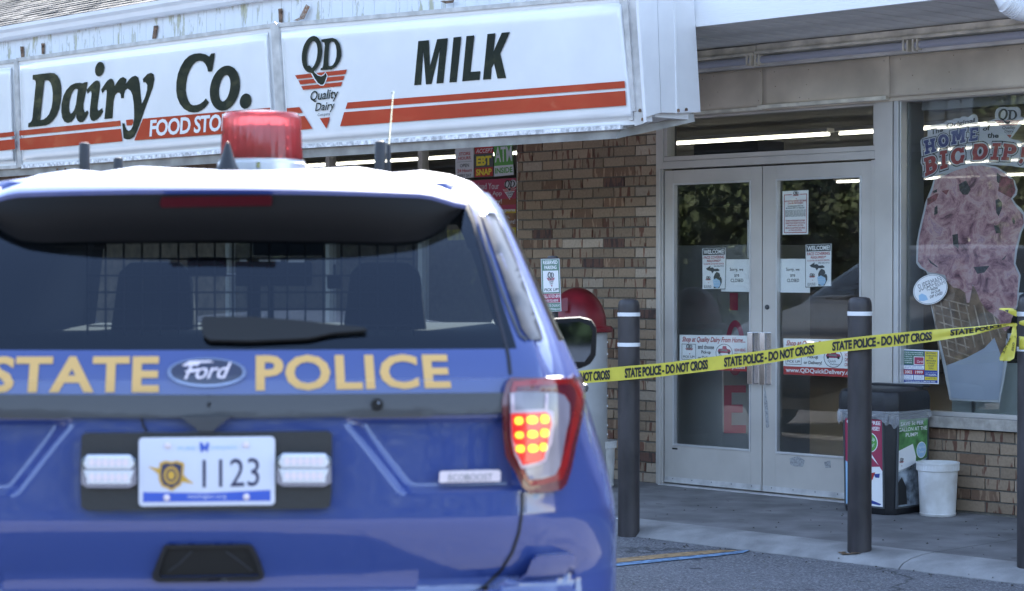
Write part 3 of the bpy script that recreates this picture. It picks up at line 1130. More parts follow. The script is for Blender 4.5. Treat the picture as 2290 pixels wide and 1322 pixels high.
# left shop windows
win2 = empty('shop_window', (0, 0, 0)); win2.parent = store
xs = [-5.9, wc(730, 365)[0], wc(937, 350)[0], -2.32]
for a, b in zip(xs, xs[1:]):
    MB().wbox(a + 0.025, b - 0.0 if b > -2.4 else b - 0.025, 0.77, 2.56, -0.05, -0.046).build('window_glass', M['glass_clear'], win2, True)
    MB().wbox(a - 0.025, a + 0.025, 0.77, 2.56, -0.08, -0.01).build('mullion', M['alu'], win2, True)
mb = MB()
mb.wbox(-5.9, -2.32, 0.745, 0.775, -0.08, -0.01)
mb.wbox(-2.33, -2.312, 0.775, 2.56, -0.08, -0.02)
mb.build('window_frame', M['alu'], win2, True)

# ------------------------------------------------------------------ ceiling lights inside the store
lamp_me = MB().box(-1.2, 1.2, -0.014, 0.014, 0, 0.022).mesh('tube', [M['tube']])
house_me = MB().box(-1.22, 1.22, -0.06, 0.06, 0.032, 0.07).mesh('housing', [M['soffit']])
li = 0
rows = [(-5.35, -14.5), (-8.15, -14.5), (-10.5, -14.5), (-14.1, -14.5)]
zl = 2.82
first = None
placed = []
for ri, (p, s0) in enumerate(rows):
    if ri == 0:
        ref = wallp(p)(1866, 300); sref = (ref - ORG).dot(D)
    else:
        sref = 1.3 * ri
        if ri == 3:
            ref = on_plane(V((0, 0, zl)), V((0, 0, 1)))(1864, 409); sref = (ref - ORG).dot(D); p = (ref - ORG).dot(N); s_first = sref
    off = sref % 2.53
    k = math.floor((s0 - off) / 2.53) + 1
    while off + k * 2.53 + 2.4 < 11.5:
        placed.append((off + k * 2.53 + 1.265, p, ri))
        k += 1
ORDN = ['front', 'second', 'third', 'rearmost']
for (s, p, ri) in placed:
    P_ = WP(s, zl, p)
    if ri == 3 and s < s_first: continue
    if ri > 0 and 1145 + F * P_.x / P_.y < 1500: continue
    t = empty('ceiling_light', WP(s, zl, p), ROTZ, cat='ceiling light', group='fluorescent strip lights inside the store',
              label='glowing fluorescent strip light in the %s row on the dark store ceiling' % ORDN[ri])
    for nm, me_ in (('tube', lamp_me), ('housing', house_me)):
        o = bpy.data.objects.new(nm, me_); COL.objects.link(o); o.parent = t
# ================================================================== SHOP SIGN (box with three faces, hung before the canopy)
SN = (N * 1.0 + V((0, 0, -0.05))).normalized()       # the faces lean a little forward at the top
SP = WP(0, 2.40, 1.56)
signp = on_plane(SP, SN)
sign = empty('shop_sign', WP(-3, 2.4, 1.4), ROTZ, label='long white illuminated shop sign box with red stripes and black lettering under the eave', cat='shop sign')


def sp(px, py, off=0): return signp(px, py, off)


def sbar(name, pts, mt, t=0.05, off=0.0, parent=sign):
    """a bar over a pixel quad of the sign plane, front at off, thickness t"""
    mb = MB()
    mb.slab([sp(x, y, off) for x, y in pts], SN, t)
    return mb.build(name, mt, parent, True)


# faces: pan-formed plastic, outline -> flange -> raised flat
faces = [
    ([(-560, 212), (31, 141), (37, 371), (-560, 412)], 'sign_face'),
    ([(38, 137), (606, 62), (622, 327), (46, 371)], 'sign_face'),
    ([(621, 62), (1400, -7), (1428, 278), (638, 333)], 'sign_face')]
fobj = []
for q, nm in faces:
    def insq(q, a, off):
        # inset by a metres horizontally / vertically in the plane
        P = [sp(x, y, off) for x, y in q]
        e1 = (P[1] - P[0]).normalized(); e2 = (P[3] - P[0]).normalized()
        return [P[0] + e1 * a + e2 * a, P[1] - e1 * a + e2 * a, P[2] - e1 * a - e2 * a, P[3] + e1 * a - e2 * a]
    rings = [insq(q, 0.0, 0.0), insq(q, 0.022, 0.002), insq(q, 0.030, -0.004), insq(q, 0.048, 0.026), insq(q, 0.062, 0.036), insq(q, 0.085, 0.040), insq(q, 0.115, 0.041)]
    # bottom edge rolls more deeply
    mb = MB()
    nq = 14
    vs, fs = [], []
    for r in rings:
        for i in range(4):
            for k in range(nq):
                vs.append(r[i] + (r[(i + 1) % 4] - r[i]) * k / nq)
    T = 4 * nq
    for j in range(len(rings) - 1):
        for k in range(T):
            fs.append((j * T + k, j * T + (k + 1) % T, (j + 1) * T + (k + 1) % T, (j + 1) * T + k))
    L = (len(rings) - 1) * T
    # inner grid, softly waved as thin plastic is
    c = rings[-1]
    gx, gy = 40, 10
    base = len(vs)
    for iy in range(gy + 1):
        for ix in range(gx + 1):
            a = c[0] + (c[1] - c[0]) * ix / gx
            b = c[3] + (c[2] - c[3]) * ix / gx
            p = a + (b - a) * iy / gy
            w = math.sin(math.pi * ix / gx) * math.sin(math.pi * iy / gy)
            vs.append(p + SN * 0.006 * w)
    for iy in range(gy):
        for ix in range(gx):
            o = base + iy * (gx + 1) + ix
            fs.append((o, o + 1, o + gx + 2, o + gx + 1))
    mb.add(vs, fs)
    me = mb.mesh('sign_face', [M['sign_white']], smooth=False)
    me.shade_smooth()
    fobj.append(link('sign_face', me, None, sign, True))
# frames: top rail, bottom rail, dividers
for (a, b, c, d) in (((-560, 205), (34, 132), (34, 140), (-560, 213)), ((36, 130), (610, 52), (610, 61), (36, 138)), ((618, 52), (1404, -17), (1404, -7), (618, 61))):
    sbar('top_rail', [a, b, c, d], M['sign_frame'], 0.14, 0.012)
for q in ([(31, 136), (38, 135), (47, 374), (38, 375)], [(605, 58), (614, 50), (631, 328), (622, 329)], [(614, 50), (622, 57), (640, 328), (631, 329)]):
    sbar('divider', q, M['sign_frame'], 0.05, 0.020)
sbar('bottom_rail', [(-560, 408), (45, 369), (45, 376), (-560, 414)], M['sign_frame'], 0.12, 0.010)
sbar('bottom_rail', [(47, 369), (622, 325), (622, 334), (47, 377)], M['ledge'], 0.12, 0.018)
sbar('bottom_rail', [(640, 325), (1386, 279), (1386, 289), (640, 334)], M['ledge'], 0.12, 0.022)
# stepped right-hand frame
for q, o in (([(1384, -10), (1391, -10), (1415, 268), (1407, 270)], 0.016), ([(1391, -10), (1402, -12), (1420, 248), (1411, 250)], 0.022), ([(1402, -14), (1421, -16), (1440, 276), (1419, 282)], 0.008), ([(1420, -16), (1427, -16), (1446, 272), (1439, 275)], 0.03)):
    sbar('end_frame', q, M['sign_frame'] if o != 0.03 else M['white_panel'], 0.05, o)
# end panel of the box (faces to the right): three ribs of siding
s_e = 0.455
pA = 1.60
EN = D
endp = on_plane(WP(s_e, 0, 0), D)
ep = MB()
def eq(a): return [endp(x, y, 0.0) for x, y in a]
q1 = [(1427, -20), (1470, -22), (1478, 246), (1446, 264)]
for pts, off in (([(1426, -20), (1469, -20), (1478, 252), (1445, 262)], 0.0), ([(1470, -20), (1506, -20), (1513, 253), (1479, 252)], -0.006), ([(1507, -20), (1511, -20), (1520, 253), (1514, 253)], 0.0), ([(1511, -20), (1551, -20), (1567, 251), (1520, 253)], -0.012)):
    MB().slab([endp(x, y, off) for x, y in pts], D, 0.02).build('end_panel', M['white_panel'], sign, True, bevel=0.002)
sbar('bottom_flashing', [(-560, 416), (140, 367.5), (140, 386), (-560, 436)], M['flashing'], 0.02, -0.012)
sbar('bottom_flashing', [(138, 367), (1390, 289), (1380, 310), (138, 387)], M['flashing'], 0.02, -0.008)
# its bent end, sagging away towards the doors
fe = on_plane(sp(1385, 300), (N * 0.55 + D * 0.84).normalized())
MB().slab([fe(1389, 289), fe(1470, 273), fe(1551, 253.5), fe(1554, 272)] , D, 0.006).build('bottom_flashing', M['flashing'], sign, True)
MB().slab([fe(1389, 289), fe(1554, 272), fe(1470, 291), fe(1379, 310)], D, 0.006).build('bottom_flashing', M['flashing'], sign, True)
# body of the box behind the faces
mb = MB()
mb.wbox(-9.5, s_e - 0.04, 2.42, 3.10, 1.17, 1.50)
mb.build('sign_box', M['white_panel'], sign, True)
bt = []
for px, py in ((1431, 248), (1437, 268), (1517, 248), (1535, 246)):
    c = sp(px, py, 0.012) if px < 1440 else endp(px, py, 0.004)
    MB().lathe([(0.009, -0.006), (0.009, 0.006), (0.005, 0.012)], 8, c).build('bolt', M['rust'], sign, True)
for px, py in ((128, 379), (146, 378)):
    MB().lathe([(0.008, -0.006), (0.008, 0.006), (0.004, 0.01)], 8, sp(px, py, 0.006)).build('bolt', M['rust'], sign, True)
# rusty brackets on the boards above
brk = wallp(1.16)
for q in ([(45, 104), (51, 104), (52, 130), (47, 130)], [(92, 97), (98, 97), (97, 121), (93, 121)], [(344, 58), (352, 57), (347, 86), (340, 87)], [(622, 20), (630, 19), (630, 52), (624, 53)]):
    mb = MB().slab([brk(x, y, 0.01) for x, y in q], N, 0.008)
    mb.build('bracket', M['rust'], sign, True)
    cx = (q[0][0] + q[1][0]) / 2
    MB().lathe([(0.010, -0.008), (0.010, 0.008), (0.006, 0.014)], 8, brk(cx, q[0][1] + 8, 0.016)).build('bracket_bolt', M['rust'], sign, True)
mb = MB()
mb.slab([brk(x, y, 0.03) for x, y in [(684, 10), (691, 15), (678, 43), (670, 38)]], N, 0.008)
mb.slab([brk(x, y, 0.03) for x, y in [(672, 38), (679, 42), (664, 47), (656, 46)]], N, 0.008)
mb.build('bent_bracket', mat('scaly_bracket', (0.45, 0.42, 0.36), 0.7, var=0.6, scale=60, col2=(0.25, 0.10, 0.04)), sign, True)
MB().slab([brk(x, y, 0.03) for x, y in [(984, 3), (1014, 0), (1012, 6), (996, 8)]], N, 0.008).build('bent_bracket', M['rust'], sign, True)

# --- printing on the faces
FOFF = 0.049
def face_print(i): return Print(lambda x, y, o=0: signp(x, y, o), SN, fobj[i], True, off=FOFF, step=0.0012)
def A(x, y): return (40 + x / 6.009, 100 + y / 6.009)
def B(x, y): return (370 + x / 7.778, 100 + y / 7.778)
def MK(x, y): return (900 + x / 7.777, 50 + y / 7.777)
def Q(x, y): return (640 + x / 5.506, 60 + y / 5.506)
def P1(f, pts): return [f(x, y) for x, y in pts]

fpn = face_print(0)
fpn.poly([(-555, 357), (31.5, 294.5), (32.5, 304.2), (-555, 369)], M['sign_red'])
fpn.poly([(-555, 375), (32.7, 311), (34, 333.5), (-555, 400)], M['sign_red'])
fpn.text('Quality', [(-430, 178), (-60, 130), (-40, 320), (-450, 360)], M['ink'], 1, bold=0.02, shear=0.15)
fpn.done()

fpn = face_print(1)
fpn.poly([(43, 292.3), (268.8, 269.7), (270, 281.7), (43.5, 303.7)], M['sign_red'])
fpn.poly([(43.8, 309.8), (270.2, 288), (273.3, 316), (45, 336.2)], M['sign_red'])
fpn.poly([(319.6, 265.5), (604, 241.0), (607, 291.5), (300, 314.2)], M['sign_red'])
fpn.poly(P1(A, [(1452, 1012), (1545, 1002), (1550, 1050), (1530, 1082), (1460, 1088)]), M['sign_red'])
fpn.text('FOOD STORE', [(336.5, 268.3), (531, 251.5), (529, 290.5), (334, 306)], M['sign_white'], 1, bold=0.028, spacing=0.93)
Dg = [(200, 408), (320, 392), (440, 378), (490, 385), (530, 415), (560, 470), (578, 550), (583, 640), (575, 750), (555, 860), (520, 950), (470, 1020), (420, 1065), (370, 1085), (250, 1098), (135, 1110), (140, 1055), (165, 1045), (185, 1020), (195, 980), (240, 520), (238, 490), (225, 472), (197, 470)]
Dh = [(352, 485), (380, 475), (415, 485), (440, 515), (458, 570), (468, 650), (465, 760), (450, 850), (420, 930), (385, 975), (345, 1005), (295, 1015)]
ag = [(935, 502), (905, 670), (880, 800), (880, 860), (893, 900), (905, 908), (930, 882), (950, 912), (930, 960), (900, 1010), (870, 1038), (835, 1045), (805, 1025), (785, 985), (780, 930), (760, 985), (720, 1035), (670, 1052), (625, 1035), (595, 985), (582, 900), (585, 800), (610, 690), (650, 610), (710, 545), (770, 518), (830, 512), (865, 520), (900, 505)]
ah = [(805, 600), (793, 700), (780, 800), (755, 880), (725, 922), (705, 925), (690, 895), (685, 840), (695, 750), (715, 670), (745, 615), (780, 590)]
ig = [(920, 608), (980, 540), (1020, 500), (1060, 480), (1090, 490), (1103, 530), (1098, 600), (1075, 780), (1068, 850), (1075, 885), (1090, 885), (1130, 850), (1145, 900), (1110, 960), (1060, 1010), (1010, 1028), (980, 1010), (965, 960), (968, 860), (990, 660), (985, 628), (970, 625), (935, 660)]
rg = [(1118, 605), (1160, 540), (1200, 485), (1240, 457), (1270, 462), (1290, 500), (1300, 555), (1340, 490), (1375, 450), (1415, 433), (1457, 462), (1450, 530), (1490, 470), (1535, 430), (1580, 417), (1615, 440), (1635, 520), (1650, 680), (1665, 798), (1710, 700), (1735, 610), (1738, 540), (1715, 505), (1685, 505), (1677, 462), (1740, 395), (1790, 378), (1825, 400), (1832, 470), (1815, 570), (1760, 720), (1690, 910), (1630, 1080), (1590, 1180), (1555, 1240), (1505, 1270), (1455, 1270), (1418, 1258), (1402, 1058), (1430, 1055), (1440, 1100), (1460, 1145), (1490, 1160), (1520, 1140), (1545, 1090), (1560, 1000), (1562, 900), (1555, 780), (1540, 680), (1515, 620), (1475, 590), (1440, 615), (1428, 660), (1422, 718), (1385, 720), (1382, 670), (1365, 645), (1335, 645), (1305, 680), (1285, 760), (1277, 870), (1270, 990), (1162, 1000), (1180, 820), (1195, 640), (1190, 610), (1170, 610), (1132, 655)]
fpn.poly(P1(A, Dg), M['ink'], 1, [P1(A, Dh)], name='letter')
fpn.poly(P1(A, ag), M['ink'], 1, [P1(A, ah)], name='letter')
fpn.poly(P1(A, ig), M['ink'], 1, name='letter')
fpn.poly(P1(A, ellipse(1097, 328, 60, 98, sh=0.12)), M['ink'], 1, name='letter')
fpn.poly(P1(A, rg), M['ink'], 1, name='letter')
Cg = [(858, 148), (835, 300), (808, 465), (738, 470), (725, 400), (690, 330), (650, 292), (590, 280), (530, 295), (475, 345), (420, 440), (380, 550), (358, 680), (352, 790), (365, 880), (395, 970), (430, 1030), (480, 1055), (540, 1050), (600, 1030), (660, 985), (702, 935), (755, 1005), (700, 1080), (640, 1135), (560, 1172), (480, 1180), (400, 1165), (320, 1115), (250, 1030), (205, 920), (187, 800), (190, 650), (215, 510), (260, 390), (330, 270), (410, 195), (500, 158), (600, 148), (690, 165), (762, 208), (795, 155)]
fpn.poly(P1(B, Cg), M['ink'], 1, name='letter')
fpn.poly(P1(B, ellipse(1032, 757, 258, 393, 36, sh=0.12)), M['ink'], 1, [P1(B, ellipse(1028, 757, 96, 230, 30, sh=0.14))], name='letter')
fpn.poly(P1(B, ellipse(1392, 982, 100, 133, sh=0.1)), M['ink'], 1, name='letter')
fpn.done()

# QD emblem as shapes in the crop frame of the big sign, reused with any placement
QD_Qo = ellipse(316, 338, 123, 226, 40, sh=0.10)
QD_Qi = ellipse(318, 345, 64, 168, 36, sh=0.12)
QD_tail = [(262, 478), (290, 478), (320, 515), (350, 565), (390, 600), (430, 612), (465, 595), (485, 565), (500, 605), (485, 650), (470, 690), (455, 712), (425, 715), (390, 690), (355, 640), (320, 575), (300, 562), (265, 550)]
QD_tailw = [(300, 556), (318, 510), (330, 515), (358, 558), (392, 590), (430, 602), (462, 585), (484, 555), (512, 605), (496, 655), (480, 700), (460, 725), (424, 728), (383, 702), (343, 650), (306, 580)]
QD_D = [(432, 155), (500, 146), (570, 137), (620, 155), (655, 205), (675, 280), (678, 360), (655, 430), (610, 495), (560, 525), (490, 531), (422, 535), (425, 510), (445, 505), (455, 470), (475, 230), (470, 195), (435, 185)]
QD_Dh = [(530, 205), (560, 180), (590, 190), (610, 230), (620, 290), (618, 370), (600, 430), (575, 470), (540, 487), (518, 475), (515, 430), (522, 310)]
QD_st = [[(108, 597), (748, 527), (727, 583), (135, 643)], [(150, 660), (718, 602), (700, 655), (172, 710)], [(183, 732), (692, 678), (673, 730), (208, 777)]]
QD_tri = [(413, 1128), (538, 1113), (495, 1255)]


def emblem(pr, f, dark, red, white, lvl=1, words=True, notail=False):
    def T(p): return [f(x, y) for x, y in p]
    for s_ in QD_st: pr.poly(T(s_), red, lvl, name='emblem')
    pr.poly(T(QD_tri), red, lvl, name='emblem')
    pr.poly(T(QD_tailw), white, lvl + 1, name='emblem')
    pr.poly(T(QD_tail), dark, lvl + 2, name='emblem')
    pr.poly(T(QD_Qo), dark, lvl + 3, [T(QD_Qi)], name='emblem')
    pr.poly(T(QD_D), dark, lvl + 3, [T(QD_Dh)], name='emblem')
    if words:
        pr.text('Quality', T([(288, 793), (625, 757), (620, 915), (284, 950)]), dark, lvl + 1, bold=0.012, shear=0.12, name='emblem')
        pr.text('Dairy', T([(356, 938), (585, 912), (578, 1050), (350, 1072)]), dark, lvl + 1, bold=0.012, shear=0.12, name='emblem')
        pr.text('Company', T([(388, 1066), (541, 1050), (541, 1098), (388, 1113)]), dark, lvl + 1, name='emblem')


# the emblem unslanted (v down, unit square) for small prints: undo the perspective rise of 0.11
def unit_emblem(q):
    def f(x, y):
        yy = y + (x - 430) * 0.105
        return bil(q, (x - 108) / 640, (yy - 125) / 1130)
    return f


fpn = face_print(2)
emblem(fpn, Q, M['ink'], M['sign_red'], M['sign_white'])
fpn.poly([(641, 242.0), (669.6, 239.6), (676.9, 252.3), (642, 255.4)], M['sign_red'])
fpn.poly([(643, 263.2), (680.9, 259.2), (698.5, 288), (645, 292.4)], M['sign_red'])
def R2(x, y): return (600 + x / 2.29, y / 2.29)
fpn.poly(P1(R2, [(405, 525), (1825, 415), (1827, 450), (395, 558)]), M['sign_red'], step=18)
fpn.poly(P1(R2, [(388, 575), (1828, 465), (1832, 540), (367, 647)]), M['sign_red'], step=18)
for g in ([(275, 328), (458, 310), (478, 760), (602, 295), (788, 275), (712, 1055), (590, 1065), (652, 455), (505, 1072), (408, 1080), (362, 488), (325, 1085), (203, 1095)],
          [(887, 263), (1022, 248), (943, 1037), (815, 1047)],
          [(1112, 240), (1248, 227), (1185, 862), (1355, 850), (1342, 1000), (1038, 1027)],
          [(1477, 205), (1615, 190), (1582, 510), (1725, 183), (1868, 167), (1700, 545), (1800, 967), (1652, 978), (1592, 715), (1550, 790), (1537, 988), (1400, 998)]):
    fpn.poly(P1(MK, g), M['ink'], 1, name='letter')
fpn.done()

# canopy trim strip at the joint of sign box and fascia
fq = wallp(1.175)
MB().slab([fq(1532, -15), (fq(1541, -15)), fq(1553, 54), fq(1546, 57)], N, 0.02).build('trim_strip', M['white_panel'], store, True)
# downspout elbow at the top right corner
mb = MB()
pts = [fq(2238, -60, 0.05), fq(2240, -22, 0.05), fq(2252, 4, 0.06), fq(2280, 22, 0.0), fq(2330, 30, -0.1)]
mb.tube(pts, 0.058, 14)
for k in range(6):
    a = pts[2] + (pts[3] - pts[2]) * (k / 6)
    b = a + (pts[3] - pts[2]) * 0.06
    mb.tube([a, b], 0.063, 14)
mb.build('downspout', M['gutter'], store, True, smooth=True)


# ================================================================== POSTERS AND NOTICES
def poster(name, label, quad, p, paper, cat='poster', group=None, parent=None):
    """quad of photo pixels on the plane p metres out of the wall; a thin sheet and its print"""
    f = wallp(p)
    P = [f(x, y) for x, y in quad]
    c = (P[2] + P[3]) / 2
    o = empty(name, c, ROTZ, label=label, cat=cat, group=group)
    MB().slab(P, N, 0.0015).build('sheet', paper, o, True)
    pr = Print(f, N, o, True, off=0.0008, step=0.0007)
    pr.q = quad
    return pr


def rect(pr, u0, v0, u1, v1, m, lvl=0): pr.poly(sub(pr.q, u0, v0, u1, v1), m, lvl)
def txt(pr, s, u0, v0, u1, v1, m, lvl=1, **kw): pr.text(s, sub(pr.q, u0, v0, u1, v1), m, lvl, **kw)


GP = -0.03     # behind the door glass
def small_lines(pr, u0, u1, v0, v1, n, m, seed=0):
    rn = random.Random(seed)
    for k in range(n):
        v = v0 + (v1 - v0) * k / n
        x = u0
        while x < u1 - 0.02:
            w = min(rn.uniform(0.04, 0.14), u1 - x)
            rect(pr, x, v, x + w, v + (v1 - v0) / n * 0.5, m, 1)
            x += w + 0.02

# bottle deposit notice
pr = poster('notice', 'white notice about bottle deposit returns high on the right door glass', [(1750, 428), (1808, 425), (1807, 524), (1750, 525)], GP, M['paper'], 'notice')
rect(pr, 0.06, 0.08, 0.94, 0.095, M['p_red']); rect(pr, 0.06, 0.95, 0.94, 0.965, M['p_red']); rect(pr, 0.06, 0.095, 0.08, 0.95, M['p_red']); rect(pr, 0.92, 0.095, 0.94, 0.95, M['p_red'])
rect(pr, 0.36, 0.02, 0.66, 0.2, M['paper'], 1)
emblem(pr, unit_emblem(sub(pr.q, 0.38, 0.02, 0.64, 0.2)), M['p_black'], M['p_red'], M['paper'], 2, words=False)
for i, (s, a, b) in enumerate((('NO BOTTLE DEPOSIT RETURNS', .09, .91), ('CAN BE PROCESSED!', .2, .8))): txt(pr, s, a, .215 + i * .05, b, .255 + i * .05, M['p_red'], bold=.02)
for i, (s, a, b) in enumerate((('INCOMPLIANCE WITH THE', .2, .8), ('MICHIGAN DEPT. OF TREASURY.', .13, .87))): txt(pr, s, a, .335 + i * .045, b, .365 + i * .045, M['p_dark'], bold=.02)
small_lines(pr, .1, .9, .44, .6, 7, M['p_grey'], 2)
for i, (s, a, b) in enumerate((('WHEN WE RECEIVE FURTHER', .12, .88), ('DIRECTION FROM THE STATE', .12, .88), ('OF MICHIGAN, QD WILL', .18, .82), ('BEGIN ACCEPTING RETURNS', .12, .88), ('AT THIS LOCATION.', .24, .76))): txt(pr, s, a, .665 + i * .055, b, .705 + i * .055, M['p_red'], bold=.02)
pr.done()


def welcome(quad, label):
    pr = poster('notice', label, quad, GP, M['paper'], 'notice', 'face covering notices on the doors')
    rect(pr, .04, .02, .96, .175, M['p_dark'])
    txt(pr, 'WELCOME!', .07, .045, .93, .15, M['paper'], bold=.03)
    txt(pr, 'FACE COVERING', .07, .195, .93, .265, M['p_red'], bold=.02)
    txt(pr, 'REQUIRED*', .21, .285, .79, .35, M['p_red'], bold=.02)
    txt(pr, 'TO ENTER OR RECEIVE SERVICE.', .07, .37, .93, .405, M['p_red'], bold=.01)
    q = pr.q
    # the two peninsulas of the state, the lower one wearing a blue mask
    up = [(.16, .50), (.3, .45), (.36, .43), (.34, .48), (.45, .47), (.52, .51), (.66, .50), (.74, .54), (.72, .56), (.60, .57), (.50, .565), (.44, .62), (.38, .56), (.24, .54)]
    lo = [(.50, .78), (.49, .70), (.54, .63), (.60, .585), (.66, .59), (.74, .62), (.77, .68), (.74, .72), (.80, .70), (.84, .76), (.84, .84), (.80, .90), (.74, .97), (.50, .97)]
    mk = [(.46, .77), (.60, .735), (.76, .79), (.79, .86), (.76, .93), (.66, .975), (.50, .93)]
    pr.poly([bil(q, a, b) for a, b in up], M['p_dark'], 1)
    pr.poly([bil(q, a, b) for a, b in lo], M['p_dark'], 1)
    pr.poly([bil(q, a, b) for a, b in mk], M['p_lblue'], 2)
    for k in range(4): pr.poly([bil(q, .47 + .01 * k, .785 + k * .04), bil(q, .77, .80 + k * .035), bil(q, .77, .805 + k * .035), bil(q, .47 + .01 * k, .79 + k * .04)], M['paper'], 3)
    emblem(pr, unit_emblem(sub(q, .14, .68, .38, .85)), M['p_black'], M['p_red'], M['paper'], 1, words=False)
    small_lines(pr, .08, .42, .9, .97, 3, M['p_grey'], 4)
    small_lines(pr, .5, .92, .43, .47, 2, M['p_grey'], 5)
    for (u0, v0, u1, v1) in ((.0, .0, 1, .012), (.0, .985, 1, 1), (.0, .012, .015, .985), (.985, .012, 1, .985)): rect(pr, u0, v0, u1, v1, M['p_dark'], 1)
    pr.done()


welcome([(1570, 555), (1624, 553), (1622, 647), (1570, 648)], 'white WELCOME face covering notice on the left door beside the closed sign')
welcome([(1801, 546), (1860, 544), (1859, 641), (1801, 643)], 'white WELCOME face covering notice on the right door beside the closed sign')


def closed(quad, label):
    pr = poster('closed_sign', label, quad, GP - 0.004, M['paper'], 'paper sign', 'closed papers on the doors')
    return pr


pr = closed([(1613, 580), (1677, 580), (1677, 653), (1613, 652)], 'white Sorry we are CLOSED paper on the left door')
for s, x0, x1, y0, y1 in (('Sorry, we', 1632, 1662, 599, 608), ('are', 1642, 1653, 613.5, 619), ('CLOSED', 1634, 1662, 623.5, 631)): pr.text(s, [(x0, y0), (x1, y0), (x1, y1), (x0, y1)], M['p_black'], 1, bold=.005)
pr.done()
pr = closed([(1744, 579), (1811, 579), (1811, 655), (1744, 654)], 'white Sorry we are CLOSED paper on the right door')
for s, x0, x1, y0, y1 in (('Sorry, we', 1758, 1788, 599, 608), ('are', 1767.5, 1778, 613.5, 619), ('CLOSED', 1760, 1787, 623.5, 631)): pr.text(s, [(x0, y0), (x1, y0), (x1, y1), (x0, y1)], M['p_black'], 1, bold=.005)
pr.done()


def shop_home(quad, label, full):
    pr = poster('advert', label, quad, GP, M['paper'], 'advert', 'shop from home adverts on the doors')
    txt(pr, 'Shop at Quality Dairy From Home...', .03, .05, .97, .24, M['p_red'], bold=.02, shear=.2)
    rect(pr, .03, .26, .24, .72, M['p_dark']); rect(pr, .036, .275, .234, .705, M['paper'], 1)
    emblem(pr, unit_emblem(sub(pr.q, .08, .28, .20, .57)), M['p_black'], M['p_red'], M['paper'], 2, words=False)
    txt(pr, 'PICK UP!', .05, .60, .22, .67, M['p_black'], 2, bold=.01)
    for i, s in enumerate(('and choose', 'Pick-up', 'or Delivery!')): txt(pr, s, (.27, .32, .27)[i], .28 + i * .16, (.51, .46, .51)[i], .40 + i * .16, M['p_black'], bold=.02)
    q = pr.q
    def el(cx, cy, rx, ry): return [bil(q, cx + rx * math.cos(2 * math.pi * k / 28), cy + ry * math.sin(2 * math.pi * k / 28)) for k in range(28)]
    pr.poly(el(.66, .50, .125, .26), M['p_black'], 1)
    pr.poly(el(.66, .50, .118, .245), M['paper'], 2)
    pr.poly([bil(q, a, b) for a, b in ((.56, .46), (.58, .38), (.63, .38), (.64, .30), (.69, .30), (.70, .38), (.75, .40), (.76, .47), (.72, .5), (.60, .5))], M['p_crimson'], 3)
    pr.poly([bil(q, a, b) for a, b in ((.60, .44), (.61, .40), (.70, .40), (.71, .46))], M['p_grey'], 4)
    for cx in (.59, .73): pr.poly(el(cx, .49, .017, .04), M['p_black'], 4)
    txt(pr, 'Quick', .59, .55, .70, .63, M['p_black'], 3); txt(pr, 'Delivery', .62, .64, .75, .71, M['p_black'], 3)
    for i, s in enumerate(('NOW HIRING', 'DELIVERY', 'DRIVERS')): txt(pr, s, .815, .36 + i * .13, .975, .45 + i * .13, M['p_red'], bold=.01)
    rect(pr, 0, .77, 1, 1, M['p_red'])
    txt(pr, 'www.QDQuickDelivery.com', .03, .81, .97, .97, M['paper'], bold=.02)
    pr.done()


shop_home([(1520, 749), (1671, 751), (1670, 831), (1520, 825)], 'white shop from home advert on the left door behind the tape', True)
shop_home([(1752, 757), (1921, 760), (1920, 845), (1752, 837)], 'white shop from home advert on the right door behind the tape', True)

# age notice low in the right window, in front of the glass
pr = poster('notice', 'green and yellow tobacco and alcohol age notice low in the shop window', [(2017, 781), (2100, 784), (2099, 859), (2017, 857)], -0.035, M['paper'], 'notice')
rect(pr, .03, .03, .97, .97, M['p_blue'])
rect(pr, .04, .04, .60, .45, M['p_dgreen'], 1)
for i, s in enumerate(('STATE LAW PROHIBITS', 'THE SALE OF ALCOHOL,', 'TOBACCO,', '& LOTTERY', 'PRODUCTS', 'TO MINORS')): txt(pr, s, .06, .07 + i * .06, (.57, .57, .28, .28, .27, .27)[i], .105 + i * .06, M['paper'], 2, bold=.01)
rect(pr, .32, .20, .60, .45, M['paper'], 2); rect(pr, .335, .22, .585, .43, M['p_crimson'], 3); txt(pr, 'Cards', .40, .31, .57, .38, M['paper'], 4, shear=.2)
rect(pr, .62, .04, .96, .60, M['p_yellow'], 1)
for i, s in enumerate(('BUYING', 'TOBACCO', 'FOR', 'MINORS', 'COULD', 'COST', 'YOU.')): txt(pr, s, (.66, .64, .73, .66, .68, .71, .72)[i], .065 + i * .075, (.92, .94, .85, .92, .90, .87, .86)[i], .115 + i * .075, M['p_dark'], 2, bold=.02)
rect(pr, .04, .47, .60, .58, M['paper'], 1)
for i, s in enumerate(('IF YOU WERE BORN', "AFTER TODAY'S DATE IN")): txt(pr, s, .10 - i * .03, .485 + i * .045, .54 + i * .03, .515 + i * .045, M['p_blue'], 2)
rect(pr, .04, .60, .31, .73, M['p_red'], 1); rect(pr, .33, .60, .60, .73, M['p_red'], 1)
txt(pr, '2002', .075, .62, .275, .71, M['paper'], 2, bold=.02); txt(pr, '1999', .365, .62, .565, .71, M['paper'], 2, bold=.02)
for a, ss in ((.04, ("YOU CAN'T BUY", 'LOTTERY', 'PRODUCTS')), (.33, ("YOU CAN'T BUY", 'TOBACCO, VAPE', 'OR ALCOHOL'))):
    rect(pr, a, .75, a + .27, .89, M['paper'], 1)
    for i, s in enumerate(ss): txt(pr, s, a + .03, .76 + i * .042, a + .24, .785 + i * .042, M['p_blue'], 2)
